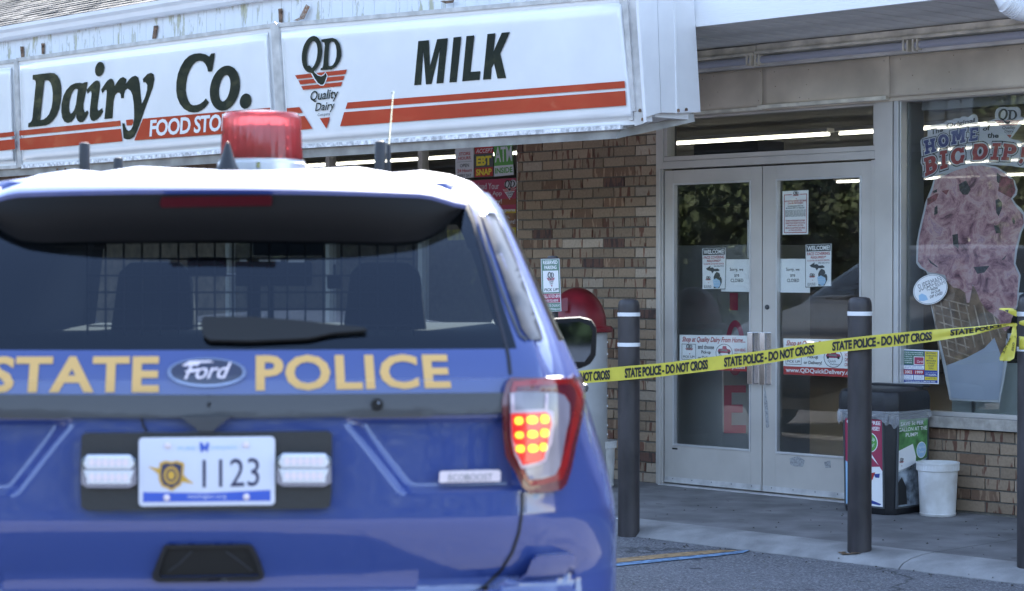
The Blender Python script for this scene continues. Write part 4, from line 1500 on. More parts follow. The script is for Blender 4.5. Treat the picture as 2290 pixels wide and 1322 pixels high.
txt(pr, "IT'S NOT JUST WRONG.", .64, .655, .95, .685, M['paper'], 2); txt(pr, "IT'S ILLEGAL.", .64, .70, .95, .755, M['paper'], 2, bold=.02)
rect(pr, .62, .79, .96, .89, M['p_yellow'], 1)
small_lines(pr, .65, .93, .81, .87, 2, M['p_dark'], 9)
txt(pr, 'THIS BUILDING IS SMOKE FREE', .09, .915, .91, .955, M['paper'], 2, bold=.01)
pr.done()

# three notices and the app banner in the left window
pr = poster('window_sign', 'white store hours sign OPEN 24 hours in the left shop window', [(1018, 330), (1059, 327), (1059, 397), (1019, 400)], -0.04, M['paper_grey'], 'window sign')
rect(pr, 0, .0, 1, .04, M['p_red'], 0)
for s, u0, v0, u1, v1, c in (('STORE', .2, .17, .82, .27, 'p_red'), ('HOURS', .16, .31, .84, .41, 'p_red'), ('OPEN', .25, .54, .75, .65, 'p_dark'), ('24 Hours', .10, .70, .90, .81, 'p_red'), ('EVERY DAY', .12, .87, .88, .97, 'p_dark')): txt(pr, s, u0, v0, u1, v1, M[c], bold=.02)
rect(pr, .1, .47, .9, .478, M['p_dark'], 0)
pr.done()
pr = poster('window_sign', 'black and red ACCEPT EBT SNAP sign in the left shop window', [(1061, 325), (1103, 322), (1103, 395), (1061, 398)], -0.04, M['p_dark'], 'window sign')
rect(pr, .02, .0, .98, .27, M['p_red']); txt(pr, 'ACCEPT', .07, .12, .93, .25, M['paper_grey'], shear=.2, bold=.01)
txt(pr, 'EBT', .1, .35, .90, .64, M['p_yellow'], bold=.05)
rect(pr, .02, .70, .98, .98, M['p_red']); txt(pr, 'SNAP', .08, .74, .92, .94, M['p_yellow'], bold=.04)
pr.done()
pr = poster('window_sign', 'green and white ATM INSIDE sign in the left shop window', [(1105, 322), (1145, 319), (1149, 391), (1105, 395)], -0.04, M['p_green'], 'window sign')
txt(pr, 'ATM', .04, .1, .96, .57, M['paper_grey'], bold=.02)
rect(pr, 0, .68, 1, 1, M['paper_grey']); txt(pr, 'INSIDE', .05, .74, .95, .92, M['p_green'], bold=.03)
pr.done()
pr = poster('banner', 'red rewards app banner with coupons text in the left shop window', [(1000, 407), (1154, 398), (1154, 533), (1000, 538)], -0.04, M['p_crimson'], 'banner')
q = pr.q
rect(pr, 0, .52, 1, .58, M['p_amber']); rect(pr, 0, .34, 1, .44, mat('print_red_brown', (0.28, 0.06, 0.03), .6), 0)
rect(pr, 0, .58, 1, .82, mat('print_brown', (0.20, 0.09, 0.04), .6, var=.6, scale=14), 0)
rect(pr, 0, .82, 1, 1, mat('print_gold', (0.50, 0.38, 0.02), .6, var=.6, scale=14), 0)
def T2(s, px0, py0, px1, py1, **kw): pr.text(s, [(px0, py0), (px1, py0 - 1), (px1, py1 - 1), (px0, py1)], M['paper_grey'], 3, **kw)
T2('Download Your', 1040, 410, 1116, 424); T2('Rewards App', 1054, 428, 1122, 441); T2('Earn Money!', 1050, 446, 1122, 459, bold=.015)
T2('& Coupons', 1096, 466, 1152, 476, bold=.02); T2('Products,', 1099, 481, 1140, 490); T2('& More!', 1122, 491, 1152, 501); T2('QDRewards', 1100, 511, 1150, 519)
pr.poly([(1124, 423), (1155, 420), (1140, 447)], M['paper_grey'], 2)
pr.polys([ellipse(1136, 413, 8.5, 9), ellipse(1147, 411, 8, 9)], M['paper_grey'], 2)
emblem(pr, unit_emblem([(1124, 405), (1155, 402), (1155, 446), (1124, 449)]), M['p_black'], M['p_red'], M['paper_grey'], 4)
pr.done()

# ------------------------------------------------------------------ ice-cream window poster
glow = M['paper']
def c4(x, y): return (1950 + x / 3.479, 180 + y / 3.479)
def c5(x, y): return (1950 + x / 3.306, 540 + y / 3.306)
def c7(x, y): return (2050 + x / 7.346, 220 + y / 7.346)
def film(m, amt=0.20):
    """window film: the bright tubes behind show through a little"""
    nt = m.node_tree
    b = nt.nodes['Principled BSDF']
    out = nt.nodes['Material Output']
    t = nt.nodes.new('ShaderNodeBsdfTransparent'); mx = nt.nodes.new('ShaderNodeMixShader')
    mx.inputs[0].default_value = amt
    nt.links.new(b.outputs[0], mx.inputs[1]); nt.links.new(t.outputs[0], mx.inputs[2]); nt.links.new(mx.outputs[0], out.inputs[0])
    return m
M['ice_white'] = film(mat('film_white', (0.50, 0.50, 0.52), .6))
M['ice_wrap'] = film(mat('film_wrap_paper', (0.33, 0.36, 0.43), .6, var=.10, scale=3), .08)
M['ice_cone'] = film(mat('film_cone', (0.19, 0.12, 0.075), .6, var=.5, scale=14), .05)
M['ice_cone_rib'] = film(mat('film_cone_rib', (0.36, 0.27, 0.20), .6, var=.5, scale=18), .05)
M['ice_red'] = film(mat('film_red', (0.30, 0.03, 0.035), .6))
M['ice_blue'] = film(mat('film_blue', (0.035, 0.045, 0.17), .6))
M['ice_black'] = film(mat('film_black', (0.02, 0.02, 0.03), .6))
M['cherry'] = film(mat('film_cherry', (0.24, 0.07, 0.08), .6, var=.6, scale=30), .1)
M['choc'] = film(mat('film_chocolate', (0.05, 0.05, 0.055), .6, var=.6, scale=50), .1)
def icecream():
    m = film(mat('film_ice_cream', (0.50, 0.22, 0.25), .6), .12)
    nt = m.node_tree; b = nt.nodes['Principled BSDF']
    tc = nt.nodes.new('ShaderNodeTexCoord')
    n0 = nt.nodes.new('ShaderNodeTexNoise'); n0.inputs['Scale'].default_value = 9; n0.inputs['Detail'].default_value = 12; n0.inputs['Roughness'].default_value = .72; n0.inputs['Distortion'].default_value = .7
    nt.links.new(tc.outputs['Object'], n0.inputs['Vector'])
    cr = nt.nodes.new('ShaderNodeValToRGB'); e = cr.color_ramp.elements
    e[0].position = .36; e[0].color = (0.10, 0.035, 0.055, 1)
    e[1].position = .44; e[1].color = (0.34, 0.16, 0.19, 1)
    for p_, c_ in ((.5, (0.50, 0.27, 0.28)), (.57, (0.64, 0.42, 0.40)), (.63, (0.42, 0.24, 0.30)), (.72, (0.74, 0.58, 0.58))):
        x = e.new(p_); x.color = (*c_, 1)
    nt.links.new(n0.outputs['Fac'], cr.inputs[0]); nt.links.new(cr.outputs[0], b.inputs['Base Color'])
    for q_ in e: q_.color = (*[min(1, c * .85) for c in q_.color[:3]], 1)
    return m
M['ice_pink'] = icecream()
IP = -0.062
f_ip = wallp(IP)
ice = empty('window_poster', f_ip(2180, 900), ROTZ, label='tall cut-out ice cream cone poster HOME of the BIG DIP in shop window', cat='poster')
title = P1(c7, [(60, 700), (90, 660), (180, 620), (175, 490), (220, 450), (300, 430), (450, 400), (490, 365), (540, 358), (580, 362), (620, 330), (700, 330), (740, 300), (790, 300), (850, 310), (890, 275), (950, 262), (990, 280), (1003, 310), (1010, 430), (1150, 400), (1230, 350), (1290, 338), (1285, 240), (1310, 180), (1360, 148), (1440, 138), (1490, 150), (1560, 140), (1650, 140), (1695, 165), (1712, 220), (1705, 310), (1763, 320), (1780, 335), (1660, 520), (1545, 665), (1680, 690), (1763, 740), (1850, 735), (1905, 800), (1890, 1000), (1860, 1090), (1763, 1140), (1650, 1130), (1560, 1110), (1350, 1100), (1150, 1085), (980, 1110), (860, 1110), (820, 1140), (650, 1175), (560, 1180), (545, 1205), (380, 1255), (250, 1305), (130, 1325), (95, 1290), (95, 1120), (60, 1050), (80, 960)])
body = P1(c4, [(480, 770), (460, 840), (415, 950), (385, 1080), (362, 1180), (350, 1250)]) + P1(c5, [(330, 0), (326, 160), (350, 195), (400, 220), (415, 260), (420, 400), (435, 470), (490, 740), (575, 1172), (760, 1183), (945, 1190), (975, 1040), (1000, 890), (1035, 680), (1003, 680), (1004, 740), (985, 690), (1000, 640), (1040, 560), (1080, 470), (1090, 400), (1124, 380), (1085, 378), (1100, 250), (1062, 165), (1075, 60)]) + P1(c4, [(1165, 1180), (1195, 1120), (1190, 1040), (1165, 1000), (1120, 960), (1095, 920), (1125, 890), (1133, 850), (1110, 780), (1050, 720), (970, 670), (800, 640), (640, 690)])
pr = Print(f_ip, N, ice, True, off=0.0, step=0.0008)
pr.poly(title, M['ice_white'], 3, name='sheet')
pr.poly(body, M['ice_white'], 0, name='sheet')
scoop = P1(c4, [(490, 775), (475, 850), (430, 950), (398, 1090), (372, 1200), (362, 1260)]) + P1(c5, [(345, 10), (340, 150), (372, 190), (420, 228), (480, 235), (540, 250), (560, 300), (600, 340), (650, 350), (690, 380), (700, 455), (720, 452), (730, 400), (745, 320), (770, 360), (800, 440), (840, 500), (900, 545), (940, 580), (945, 620), (985, 665), (1020, 640), (1030, 580), (1060, 520), (1072, 450), (1075, 380), (1085, 250), (1048, 165), (1060, 50)]) + P1(c4, [(1150, 1180), (1182, 1110), (1175, 1045), (1110, 970), (1080, 920), (1112, 880), (1118, 850), (1098, 790), (1040, 730), (960, 682), (800, 655), (640, 705)])
pr.poly(scoop, M['ice_pink'], 2, name='print')
cone = P1(c5, [(440, 470), (470, 360), (540, 290), (700, 330), (760, 330), (880, 520), (960, 590), (1000, 640), (975, 900), (905, 712), (830, 790), (700, 860), (550, 918)])
pr.poly(cone, M['ice_cone'], 1, name='print')
for k in range(8):
    x = 440 + k * 62
    pr.poly(P1(c5, [(x, 430 + k * 8), (x + 11, 430 + k * 8), (x + 72 + k * 2, 870 - k * 22), (x + 62 + k * 2, 874 - k * 22)]), M['ice_cone_rib'], 2, name='print')
for k in range(9):
    y = 400 + k * 62
    pr.poly(P1(c5, [(445 + k * 13, y), (720, y + 70), (720, y + 80), (447 + k * 13, y + 12)] if k < 7 else [(445 + k * 13, y), (600 + (8 - k) * 60, y + 38), (600 + (8 - k) * 60, y + 48), (447 + k * 13, y + 12)]), M['ice_cone_rib'], 3, name='print')
pr.poly(P1(c5, [(550, 918), (700, 860), (830, 790), (905, 712), (955, 850), (975, 900), (935, 1172), (760, 1172), (588, 1160)]), M['ice_wrap'], 4, name='print')
for blobp in ([(960, 705), (1015, 735), (1020, 790), (985, 810), (960, 790)], [(945, 920), (985, 905), (1025, 940), (1025, 1000), (985, 1078), (955, 1040)], [(930, 1120), (990, 1120), (1020, 1190), (960, 1200)], [(480, 985), (515, 960), (520, 1040), (475, 1060)], [(465, 860), (515, 840), (515, 870), (470, 880)], [(650, 800), (740, 760), (800, 850), (760, 900), (700, 900), (660, 860)], [(610, 1190), (680, 1180), (690, 1322), (620, 1290)], [(1090, 1060), (1120, 1090), (1110, 1130), (1085, 1100)]):
    gx_ = sum(p[0] for p in blobp) / len(blobp); gy_ = sum(p[1] for p in blobp) / len(blobp)
    pr.poly(P1(c4, [(gx_ + (p[0] - gx_) * .62, gy_ + (p[1] - gy_) * .8) for p in blobp]), M['choc'], 3, name='print')
for blobp in ([(1000, 740), (1100, 770), (1115, 850), (1085, 915), (980, 860)], [(430, 920), (500, 880), (520, 880), (500, 930), (430, 975)], [(540, 860), (600, 850), (580, 890)]):
    pr.poly(P1(c4, blobp), M['cherry'], 3, name='print')
for blobp in ([(410, 120), (440, 150), (495, 195), (480, 190), (430, 160)], [(950, 145), (1000, 95), (980, 130)], [(750, 190), (870, 180), (830, 230), (780, 240)]):
    pr.poly(P1(c5, blobp), M['choc'], 3, name='print')

# slab lettering
def rects(*r): return [[(a, b), (c, b), (c, d), (a, d)] for a, b, c, d in r]
SL = {
 'H': (rects((0, 0, 4.4, 2), (5.6, 0, 10, 2), (0, 8, 4.4, 10), (5.6, 8, 10, 10), (1, 1.9, 3.6, 8.1), (6.4, 1.9, 9, 8.1), (3.5, 4, 6.5, 6.1)), []),
 'O': ([ellipse(5, 5, 5, 5, 28)], [ellipse(5, 5, 1.9, 2.7, 20)]),
 'M': (rects((0, 0, 3.2, 2), (6.8, 0, 10, 2), (0, 8, 3.8, 10), (6.2, 8, 10, 10), (.8, 1.9, 3, 8.1), (7, 1.9, 9.2, 8.1)) + [[(2, 0), (4.2, 0), (5, 3.4), (5.8, 0), (8, 0), (6, 7.5), (4, 7.5)]], []),
 'E': (rects((0, 0, 9.6, 2), (0, 8, 10, 10), (1, 1.9, 3.8, 8.1), (3.7, 4.1, 7, 5.9), (7.8, 1.9, 9.6, 3.2), (8.2, 6.8, 10, 8.1)), []),
 'B': (rects((0, 0, 6, 2), (0, 8, 6, 10), (1, 1.9, 3.8, 8.1)) + [ellipse(5.6, 2.75, 3.8, 2.75), ellipse(6, 7.1, 4, 2.9)], rects((3.8, 2.0, 5.6, 3.7), (3.8, 6.1, 6, 8.0))),
 'I': (rects((0, 0, 10, 2), (0, 8, 10, 10), (2.6, 1.9, 7.4, 8.1)), []),
 'G': ([ellipse(5, 5, 5, 5, 28)] + rects((5.3, 5, 10, 6.7), (6.6, 6.6, 9.3, 9.6), (8, .3, 9.4, 3.4)), [ellipse(5.1, 5, 2.1, 3, 20)[:], [(5.6, 3.5), (10.8, 3.5), (10.8, 4.9), (5.6, 4.9)]]),
 'D': (rects((0, 0, 5, 2), (0, 8, 5, 10), (1, 1.9, 3.8, 8.1)) + [ellipse(4.6, 5, 5.4, 5, 28)], rects((3.8, 2.1, 5.0, 7.9)) + [ellipse(4.7, 5, 2.2, 2.9, 18)]),
 'P': (rects((0, 0, 6, 2), (0, 8, 5.6, 10), (1, 1.9, 3.8, 8.1)) + [ellipse(5.8, 3.1, 4.2, 3.1)], rects((3.8, 2.1, 6.2, 4.2))),
 '!': ([[(2, 0), (8, 0), (6.5, 6.4), (3.5, 6.4)], ellipse(5, 8.6, 1.9, 1.5, 14)], []),
}


def slab_letter(ch, q, col, lv):
    o, h = SL[ch]
    for grow, mm, l, hh in ((1.35, M['ice_black'], lv, False), (0.75, M['ice_white'], lv + 1, False), (0.0, col, lv + 2, True)):
        outs = []
        for poly in o:
            cx = sum(p[0] for p in poly) / len(poly); cy = sum(p[1] for p in poly) / len(poly)
            w = max(p[0] for p in poly) - min(p[0] for p in poly); hgt = max(p[1] for p in poly) - min(p[1] for p in poly)
            outs.append([bil(q, (cx + (p[0] - cx) * (w + 2 * grow) / w) / 10, (cy + (p[1] - cy) * (hgt + 2 * grow) / hgt) / 10) for p in poly])
        hs2 = [[bil(q, p[0] / 10, p[1] / 10) for p in poly] for poly in h] if hh else []
        pr.polys(outs, mm, l, hs2, name='lettering')
        if not hh and False: pass
    for poly in ([] if ch == 'G' else h):
        cx = sum(p[0] for p in poly) / len(poly); cy = sum(p[1] for p in poly) / len(poly)
        pr.poly([bil(q, (cx + (p[0] - cx) * .45) / 10, (cy + (p[1] - cy) * .55) / 10) for p in poly], M['ice_black'], lv + 2, name='lettering')


for ch, q, col in (('H', [(115, 695), (300, 650), (322, 870), (135, 925)], 'b'), ('O', [(350, 590), (530, 590), (525, 800), (350, 800)], 'b'),
                   ('M', [(568, 545), (818, 490), (800, 720), (565, 765)], 'b'), ('E', [(868, 490), (1020, 472), (1000, 690), (855, 710)], 'b'),
                   ('B', [(115, 985), (320, 920), (345, 1190), (140, 1290)], 'r'), ('I', [(380, 870), (500, 845), (510, 1135), (385, 1175)], 'r'),
                   ('G', [(560, 830), (790, 790), (785, 1065), (560, 1105)], 'r'), ('D', [(945, 750), (1180, 725), (1160, 1005), (920, 1015)], 'r'),
                   ('I', [(1250, 735), (1385, 735), (1340, 1020), (1205, 1010)], 'r'), ('P', [(1430, 740), (1655, 760), (1620, 1025), (1385, 1015)], 'r'),
                   ('!', [(1700, 790), (1860, 800), (1790, 1080), (1620, 1060)], 'r')):
    slab_letter(ch, P1(c7, q), M['ice_blue'] if col == 'b' else M['ice_red'], 4)
for s, q in (('The', [(222, 500), (425, 480), (425, 545), (235, 605)]), ('Original', [(480, 410), (940, 320), (940, 415), (480, 520)]), ('of', [(1080, 470), (1200, 430), (1205, 525), (1085, 535)]), ('the', [(1160, 560), (1350, 575), (1345, 652), (1155, 650)])):
    pr.text(s, P1(c7, q), M['ice_black'], 5, bold=.035, shear=.08)
emblem(pr, unit_emblem(P1(c7, [(1285, 180), (1695, 180), (1695, 655), (1285, 655)])), M['ice_black'], M['ice_red'], M['ice_white'], 5)
pr.done()

# round sticker over the poster's edge
pr = Print(wallp(-0.034), N, None, True)
stk = empty('sticker', wallp(-0.034)(2080, 680), ROTZ, label='white oval ice cream sticker overlapping the left edge of the cone poster', cat='sticker')
pr.parent = stk
pr.off = 0.0; pr.step = 0.0008
el = lambda a, b: ellipse(2080.5, 647.5, a, b, 36, rot=-0.42)
pr.poly(el(39.5, 32.5), M['paper'], 0, name='sheet'); pr.poly(el(37.8, 31), M['p_dark'], 1); pr.poly(el(37, 30.2), M['paper'], 2)
for s, q in (('SUPERMAN', [(335, 320), (500, 255), (520, 290), (350, 375)]), ('ICE CREAM', [(395, 335), (530, 290), (540, 312), (410, 368)])):
    pr.text(s, P1(c5, q), M['p_grey'], 3, bold=.0)
for s, q in (('NOW', [(437, 348), (487, 335), (489, 353), (440, 366)]), ('IN OUR', [(437, 372), (505, 352), (507, 370), (440, 390)]), ('DIP CASE!', [(427, 402), (520, 370), (522, 390), (430, 422)])):
    pr.text(s, P1(c5, q), M['p_black'], 3, bold=.015)
pr.poly(P1(c5, [(345, 400), (370, 385), (400, 400), (415, 430), (385, 440), (350, 440)]), M['p_lblue'], 3)
pr.done()

# ================================================================== INSIDE THE STORE
# ice freezer with upright red letters, seen through the left door
fz = empty('ice_freezer', WP(-0.35, 0.06, -0.6), ROTZ, label='grey ice freezer with tall red letters standing behind the left door', cat='freezer')
zt_ = wc(1600, 548, -0.45)[1]
MB().wbox(wc(1500, 800, -.45)[0] - .3, wc(1690, 800, -.45)[0], 0.07, zt_, -1.05, -0.45).build('cabinet', mat('freezer_grey', (0.27, 0.27, 0.27), .5, var=.15, scale=2), fz, True, bevel=0.01)
prf = Print(wallp(-0.45), N, fz, True, off=0.002)
prf.text('I', [(1632, 655), (1650, 655), (1650, 694), (1632, 694)], M['p_crimson'], 1)
prf.poly(ellipse(1644, 778, 22, 62), M['p_crimson'], 1, [ellipse(1644, 778, 11, 47), [(1645, 760), (1670, 760), (1670, 800), (1645, 800)]], name='lettering')
prf.poly([(1619, 862), (1668, 862), (1668, 878), (1636, 878), (1636, 905), (1661, 905), (1661, 923), (1636, 923), (1636, 951), (1668, 951), (1668, 969), (1619, 969)], M['p_crimson'], 1, name='lettering')
prf.done()
# shelves with goods behind the right door and the window
def shelf_unit(s0, s1, p, lab, seed):
    t = empty('shelf_unit', WP((s0 + s1) / 2, 0.06, p), ROTZ, label=lab, cat='shelf')
    mb = MB()
    for z in (0.15, 0.5, 0.85, 1.2): mb.wbox(s0, s1, z, z + .02, p - .4, p)
    mb.wbox(s0, s1, 0.06, 1.5, p - .42, p - .4)
    mb.wbox(s0 - .02, s0, 0.06, 1.5, p - .4, p); mb.wbox(s1, s1 + .02, 0.06, 1.5, p - .4, p)
    mb.build('shelf', mat('shelf_metal', (0.10, 0.095, 0.09), .6), t, True)
    rn = random.Random(seed)
    cols = [(0.16, .03, .03), (.04, .05, .12), (.16, .14, .10), (.03, .09, .05), (.12, .10, .03), (.05, .04, .04)]
    ms = [mat('packet_%s' % n_, c_, .5) for n_, c_ in zip(('red', 'blue', 'cream', 'green', 'mustard', 'brown'), cols)]
    g = MB()
    for z in (0.17, 0.52, 0.87, 1.22):
        s = s0 + .02
        while s < s1 - .1:
            w = rn.uniform(.05, .12); h = rn.uniform(.12, .26)
            g.cur = rn.randrange(6)
            g.wbox(s, s + w, z, z + h, p - .3, p - rn.uniform(.02, .06))
            s += w + .008
    g.build('packets', ms, t, True, kind='stuff')
    return t
shelf_unit(0.2, 2.2, -2.6, 'dark shelf of packets deep inside behind the right door', 1)
shelf_unit(2.6, 5.6, -3.2, 'dark shelf of packets inside behind the ice cream poster', 2)
bxo = MB(); bxo.wbox(0.62, 1.1, 0.06, 0.62, -1.9, -1.5)
bxo.build('display_box', mat('box_brown', (0.16, 0.05, 0.025), .6), None, bevel=0.006, label='low reddish brown display box on the floor behind the right door', cat='box')
# small papers hanging inside behind the glass
MB().wbox(wc(1671, 520, -.2)[0], wc(1678.6, 520, -.2)[0], wc(1674, 577, -.2)[1], wc(1674, 492, -.2)[1], -.203, -.2).build('hanging_card', M['paper_grey'], None, label='narrow card hanging inside at the right edge of the left door glass', cat='card')
# dark box on the ceiling seen in the transom
MB().wbox(wc(1552, 330, -1.2)[0], wc(1695, 330, -1.2)[0], 2.0, wc(1620, 318, -1.2)[1], -1.5, -1.2).build('display_header', mat('header_dark', (0.045, 0.045, 0.045), .7), None, label='dark hanging panel seen through the glass over the doors', cat='panel')
# ================================================================== BOLLARDS, TAPE, BINS
def bollard(px, pyb, r, label, ztop, rot=0):
    c = ground_at(px, pyb, 0.03)
    d_ = V((c.x, c.y, 0)).normalized()
    c = c + d_ * r
    c.z = 0.0
    t = empty('bollard', c, rot, label=label, cat='bollard', group='black bollards with white bands along the kerb')
    prof = [(r, -0.05), (r, ztop - 0.055), (r * .985, ztop - 0.035), (r * .93, ztop - .018), (r * .80, ztop - .006), (r * .5, ztop), (0.001, ztop + 0.001)]
    m = MB().lathe(prof, 40, c)
    m.build('sleeve', M['bollard'], t, True, smooth=True)
    for zb, nm in ((ztop - 0.098, 0), (ztop - 0.27, 1)):
        MB().lathe([(r + .0012, zb), (r + .0025, zb + .001), (r + .0025, zb + .021), (r + .0012, zb + .022)], 40, c).build('reflective_band', M['white_band'], t, True, smooth=True)
    return t, c


B1, c1 = bollard(1406, 1190, 0.0625, 'black bollard nearest the car, before the brick wall', 1.352)
B2, c2 = bollard(1922, 1243, 0.0625, 'black bollard in the middle, before the right glass door and the bin', 1.375)
B3, c3 = bollard(2303, 1283, 0.0625, 'black bollard at the right edge with the yellow tape knotted round it', 1.385)

# reserved-parking sign on a post (nearly hidden by the car)
cS = V((0, 12.15, 0)); cS.x = (1236 - 1145) / F * 12.15
rs = empty('parking_sign', cS, math.radians(4), label='small green and white reserved parking sign on a dark post beside the car mirror', cat='sign')
MB().lathe([(0.033, 0), (0.033, 1.592), (0.026, 1.60), (0.001, 1.602)], 20, cS).build('post', M['bollard'], rs, True, smooth=True)
sgn = V((math.sin(math.radians(4)), -math.cos(math.radians(4)), 0))
sf = on_plane(cS + sgn * 0.045, sgn)
q = [(1209, 579), (1251.5, 578), (1256, 697), (1212, 698.5)]
MB().slab([sf(x, y) for x, y in q], sgn, 0.004).build('sign_plate', M['p_grey'], rs, True, bevel=0.0015)
pr = Print(sf, sgn, rs, True, off=0.0008, step=0.0008); pr.q = q
M['paper_w'] = mat('sign_sheet_white', (0.8, 0.8, 0.8), .35)
rect(pr, .02, .01, .98, .99, M['paper_w'])
M['s_green'] = mat('sign_green', (0.12, 0.22, 0.17), .4)
rect(pr, .045, .015, .955, .225, M['s_green'], 1); rect(pr, .045, .225, .10, .655, M['s_green'], 1); rect(pr, .90, .225, .955, .655, M['s_green'], 1); rect(pr, .045, .63, .955, .655, M['s_green'], 1); rect(pr, .045, .83, .955, .985, M['s_green'], 1)
rect(pr, .045, .66, .955, .825, M['p_crimson'], 1)
txt(pr, 'RESERVED', .12, .035, .88, .105, M['paper_w'], 2, bold=.03); txt(pr, 'PARKING', .18, .13, .82, .2, M['paper_w'], 2, bold=.03)
emblem(pr, unit_emblem(sub(q, .29, .255, .72, .53)), M['p_dark'], M['p_crimson'], M['paper_w'], 2)
txt(pr, 'PICK UP!', .14, .555, .86, .61, M['p_dark'], 2, bold=.015, shear=.2)
txt(pr, 'CALL: 517-371-8919', .07, .675, .93, .74, M['paper_w'], 2, bold=.015); txt(pr, 'WHEN YOU ARRIVE', .16, .765, .84, .81, M['paper_w'], 2, bold=.01)
txt(pr, 'PRE-ORDER ONLINE AT', .07, .855, .93, .905, M['paper_w'], 2); txt(pr, 'www.QDPickup.com', .07, .925, .93, .975, M['paper_w'], 2, bold=.01)
pr.done()

# ------------------------------------------------------------------ barricade tape, knotted to the right bollard
TP = on_plane(V((0, 0, 0)), V((0, 1, 0)))
# plane just in front of the bollards
tn = V((-(c3 - c1).y, (c3 - c1).x, 0)).normalized()
if tn.y > 0: tn = -tn
tpl = on_plane(c1 + tn * 0.072, tn)
tape = empty('barricade_tape', tpl(1600, 812), 0, label='yellow STATE POLICE - DO NOT CROSS tape stretched across the shop front', cat='tape')
topl = [(1150, 845), (1289, 830), (1400, 819), (1480, 812), (1600, 797), (1700, 785), (1853, 761.5), (1950, 750), (2010, 744), (2091, 737), (2140, 733.5), (2180, 730.5), (2215, 727), (2245, 724), (2268, 722)]
botl = [(1150, 872), (1289, 858.8), (1400, 850), (1480, 842), (1600, 828), (1700, 815), (1853, 790.5), (1950, 780), (2010, 774), (2091, 763), (2140, 755), (2180, 748.5), (2215, 739), (2245, 732), (2268, 727)]
def lerp_line(L, x):
    return sinterp(L, x)
vs, fs = [], []
NX, NY = 150, 6
rn = random.Random(11)
def tape_off(x, v):
    k = sstep(2020, 2200, x)
    return 0.0025 * math.sin(x * 0.021) * (1 - k) * 1 + 0.004 * math.sin(v * 9 + x * .02) * k + 0.0012 * math.sin(x * .06 + v * 2)
for i in range(NX + 1):
    x = 1233 + (2268 - 1233) * i / NX
    for j in range(NY + 1):
        v = j / NY
        y = lerp_line(topl, x) * (1 - v) + lerp_line(botl, x) * v
        vs.append(tpl(x, y, tape_off(x, v)))
for i in range(NX):
    for j in range(NY):
        a = i * (NY + 1) + j
        fs.append((a, a + 1, a + NY + 2, a + NY + 1))
me = MB().add(vs, fs).mesh('tape_strip', [M['tape']], smooth=True)
link('tape_strip', me, None, tape, True)
M['tape_ink'] = mat('tape_ink', (0.02, 0.02, 0.025), .35)
def tsurf(x, y, o=0):
    t0, t1 = lerp_line(topl, x), lerp_line(botl, x)
    v = (y - t0) / max(1e-3, (t1 - t0))
    return tpl(x, y, tape_off(x, v) + o)
pr = Print(tsurf, tn, tape, True, off=0.0022, step=0.001)
def tq(x0, x1, a=.20, b=.80):
    def y(x, v): return lerp_line(topl, x) * (1 - v) + lerp_line(botl, x) * v
    return x0, x1, a, b
def ttext(s, x0, x1, a=.15, b=.86):
    v, f = text2d(s, .045, .92)
    P = []
    for u, w in v:
        x = x0 + (x1 - x0) * u
        t0, t1 = lerp_line(topl, x), lerp_line(botl, x)
        P.append((x, t0 + (t1 - t0) * (a + (b - a) * w)))
    pr.put(P, f, M['tape_ink'], 1)
    P2 = None
for s, a, b in (('DO NOT CROSS', 1275, 1364), ('STATE POLICE - DO NOT CROSS', 1397, 1583), ('STATE POLICE - DO NOT CROSS', 1619, 1821), ('STATE POLICE - DO NOT CROSS', 1861, 2084)): ttext(s, a, b)
ttext('STATE POLICE -', 2125, 2250, .1, .75)
pr.done()
# knot and tails
def k9(x, y): return (2120 + x / 5.08, 640 + y / 5.08)
kp = on_plane(c3 + tn * 0.075, tn)
def tail(name, pts, offs, mt=None):
    P = []
    n = len(pts)
    v, f = tri_shape([P1(k9, pts)], step=9)
    xs_ = [p[0] for p in v]; ys_ = [p[1] for p in v]
    cx, cy = sum(xs_) / len(xs_), sum(ys_) / len(ys_)
    for (x, y) in v:
        P.append(kp(x, y, offs + 0.010 * math.sin(x * .35) * math.cos(y * .22)))
    me = bpy.data.meshes.new(name)
    me.from_pydata(P, [], face_normal_fix(P, f, tn))
    me.shade_smooth()
    o = link(name, me, mt or M['tape'], tape, True)
    return o
tail('tape_tail', [(575, 262), (600, 250), (690, 248), (770, 258), (782, 300), (780, 348), (735, 330), (680, 300), (630, 275)], 0.004)
tail('tape_tail', [(735, 455), (755, 445), (775, 462), (782, 560), (770, 700), (752, 820), (700, 850), (640, 850), (590, 845), (584, 815), (620, 740), (680, 640), (720, 540)], 0.012)
tail('tape_knot', [(690, 442), (740, 430), (775, 418), (790, 440), (770, 465), (735, 460), (690, 455)], 0.016)
inkp = Print(lambda x, y, o=0: kp(x, y, 0.012 + 0.010 * math.sin(x * .35) * math.cos(y * .22) + o), tn, tape, True, off=0.003)
for s, qq in (('CROSS', [(760, 560), (775, 700), (745, 740), (725, 600)]), ('STATE', [(700, 600), (725, 620), (640, 770), (620, 755)])):
    pass
inkp.text('CROSS', P1(k9, [(768, 560), (745, 745), (722, 730), (742, 570)]), M['tape_ink'], 0, bold=.02)
inkp.text('POLICE', P1(k9, [(715, 590), (640, 770), (615, 755), (690, 600)]), M['tape_ink'], 0, bold=.02)
inkp.poly(P1(k9, [(640, 272), (690, 268), (680, 300)]), M['tape_ink'], 0)
inkp.poly(P1(k9, [(735, 256), (772, 258), (770, 275)]), M['tape_ink'], 0)
inkp.done()
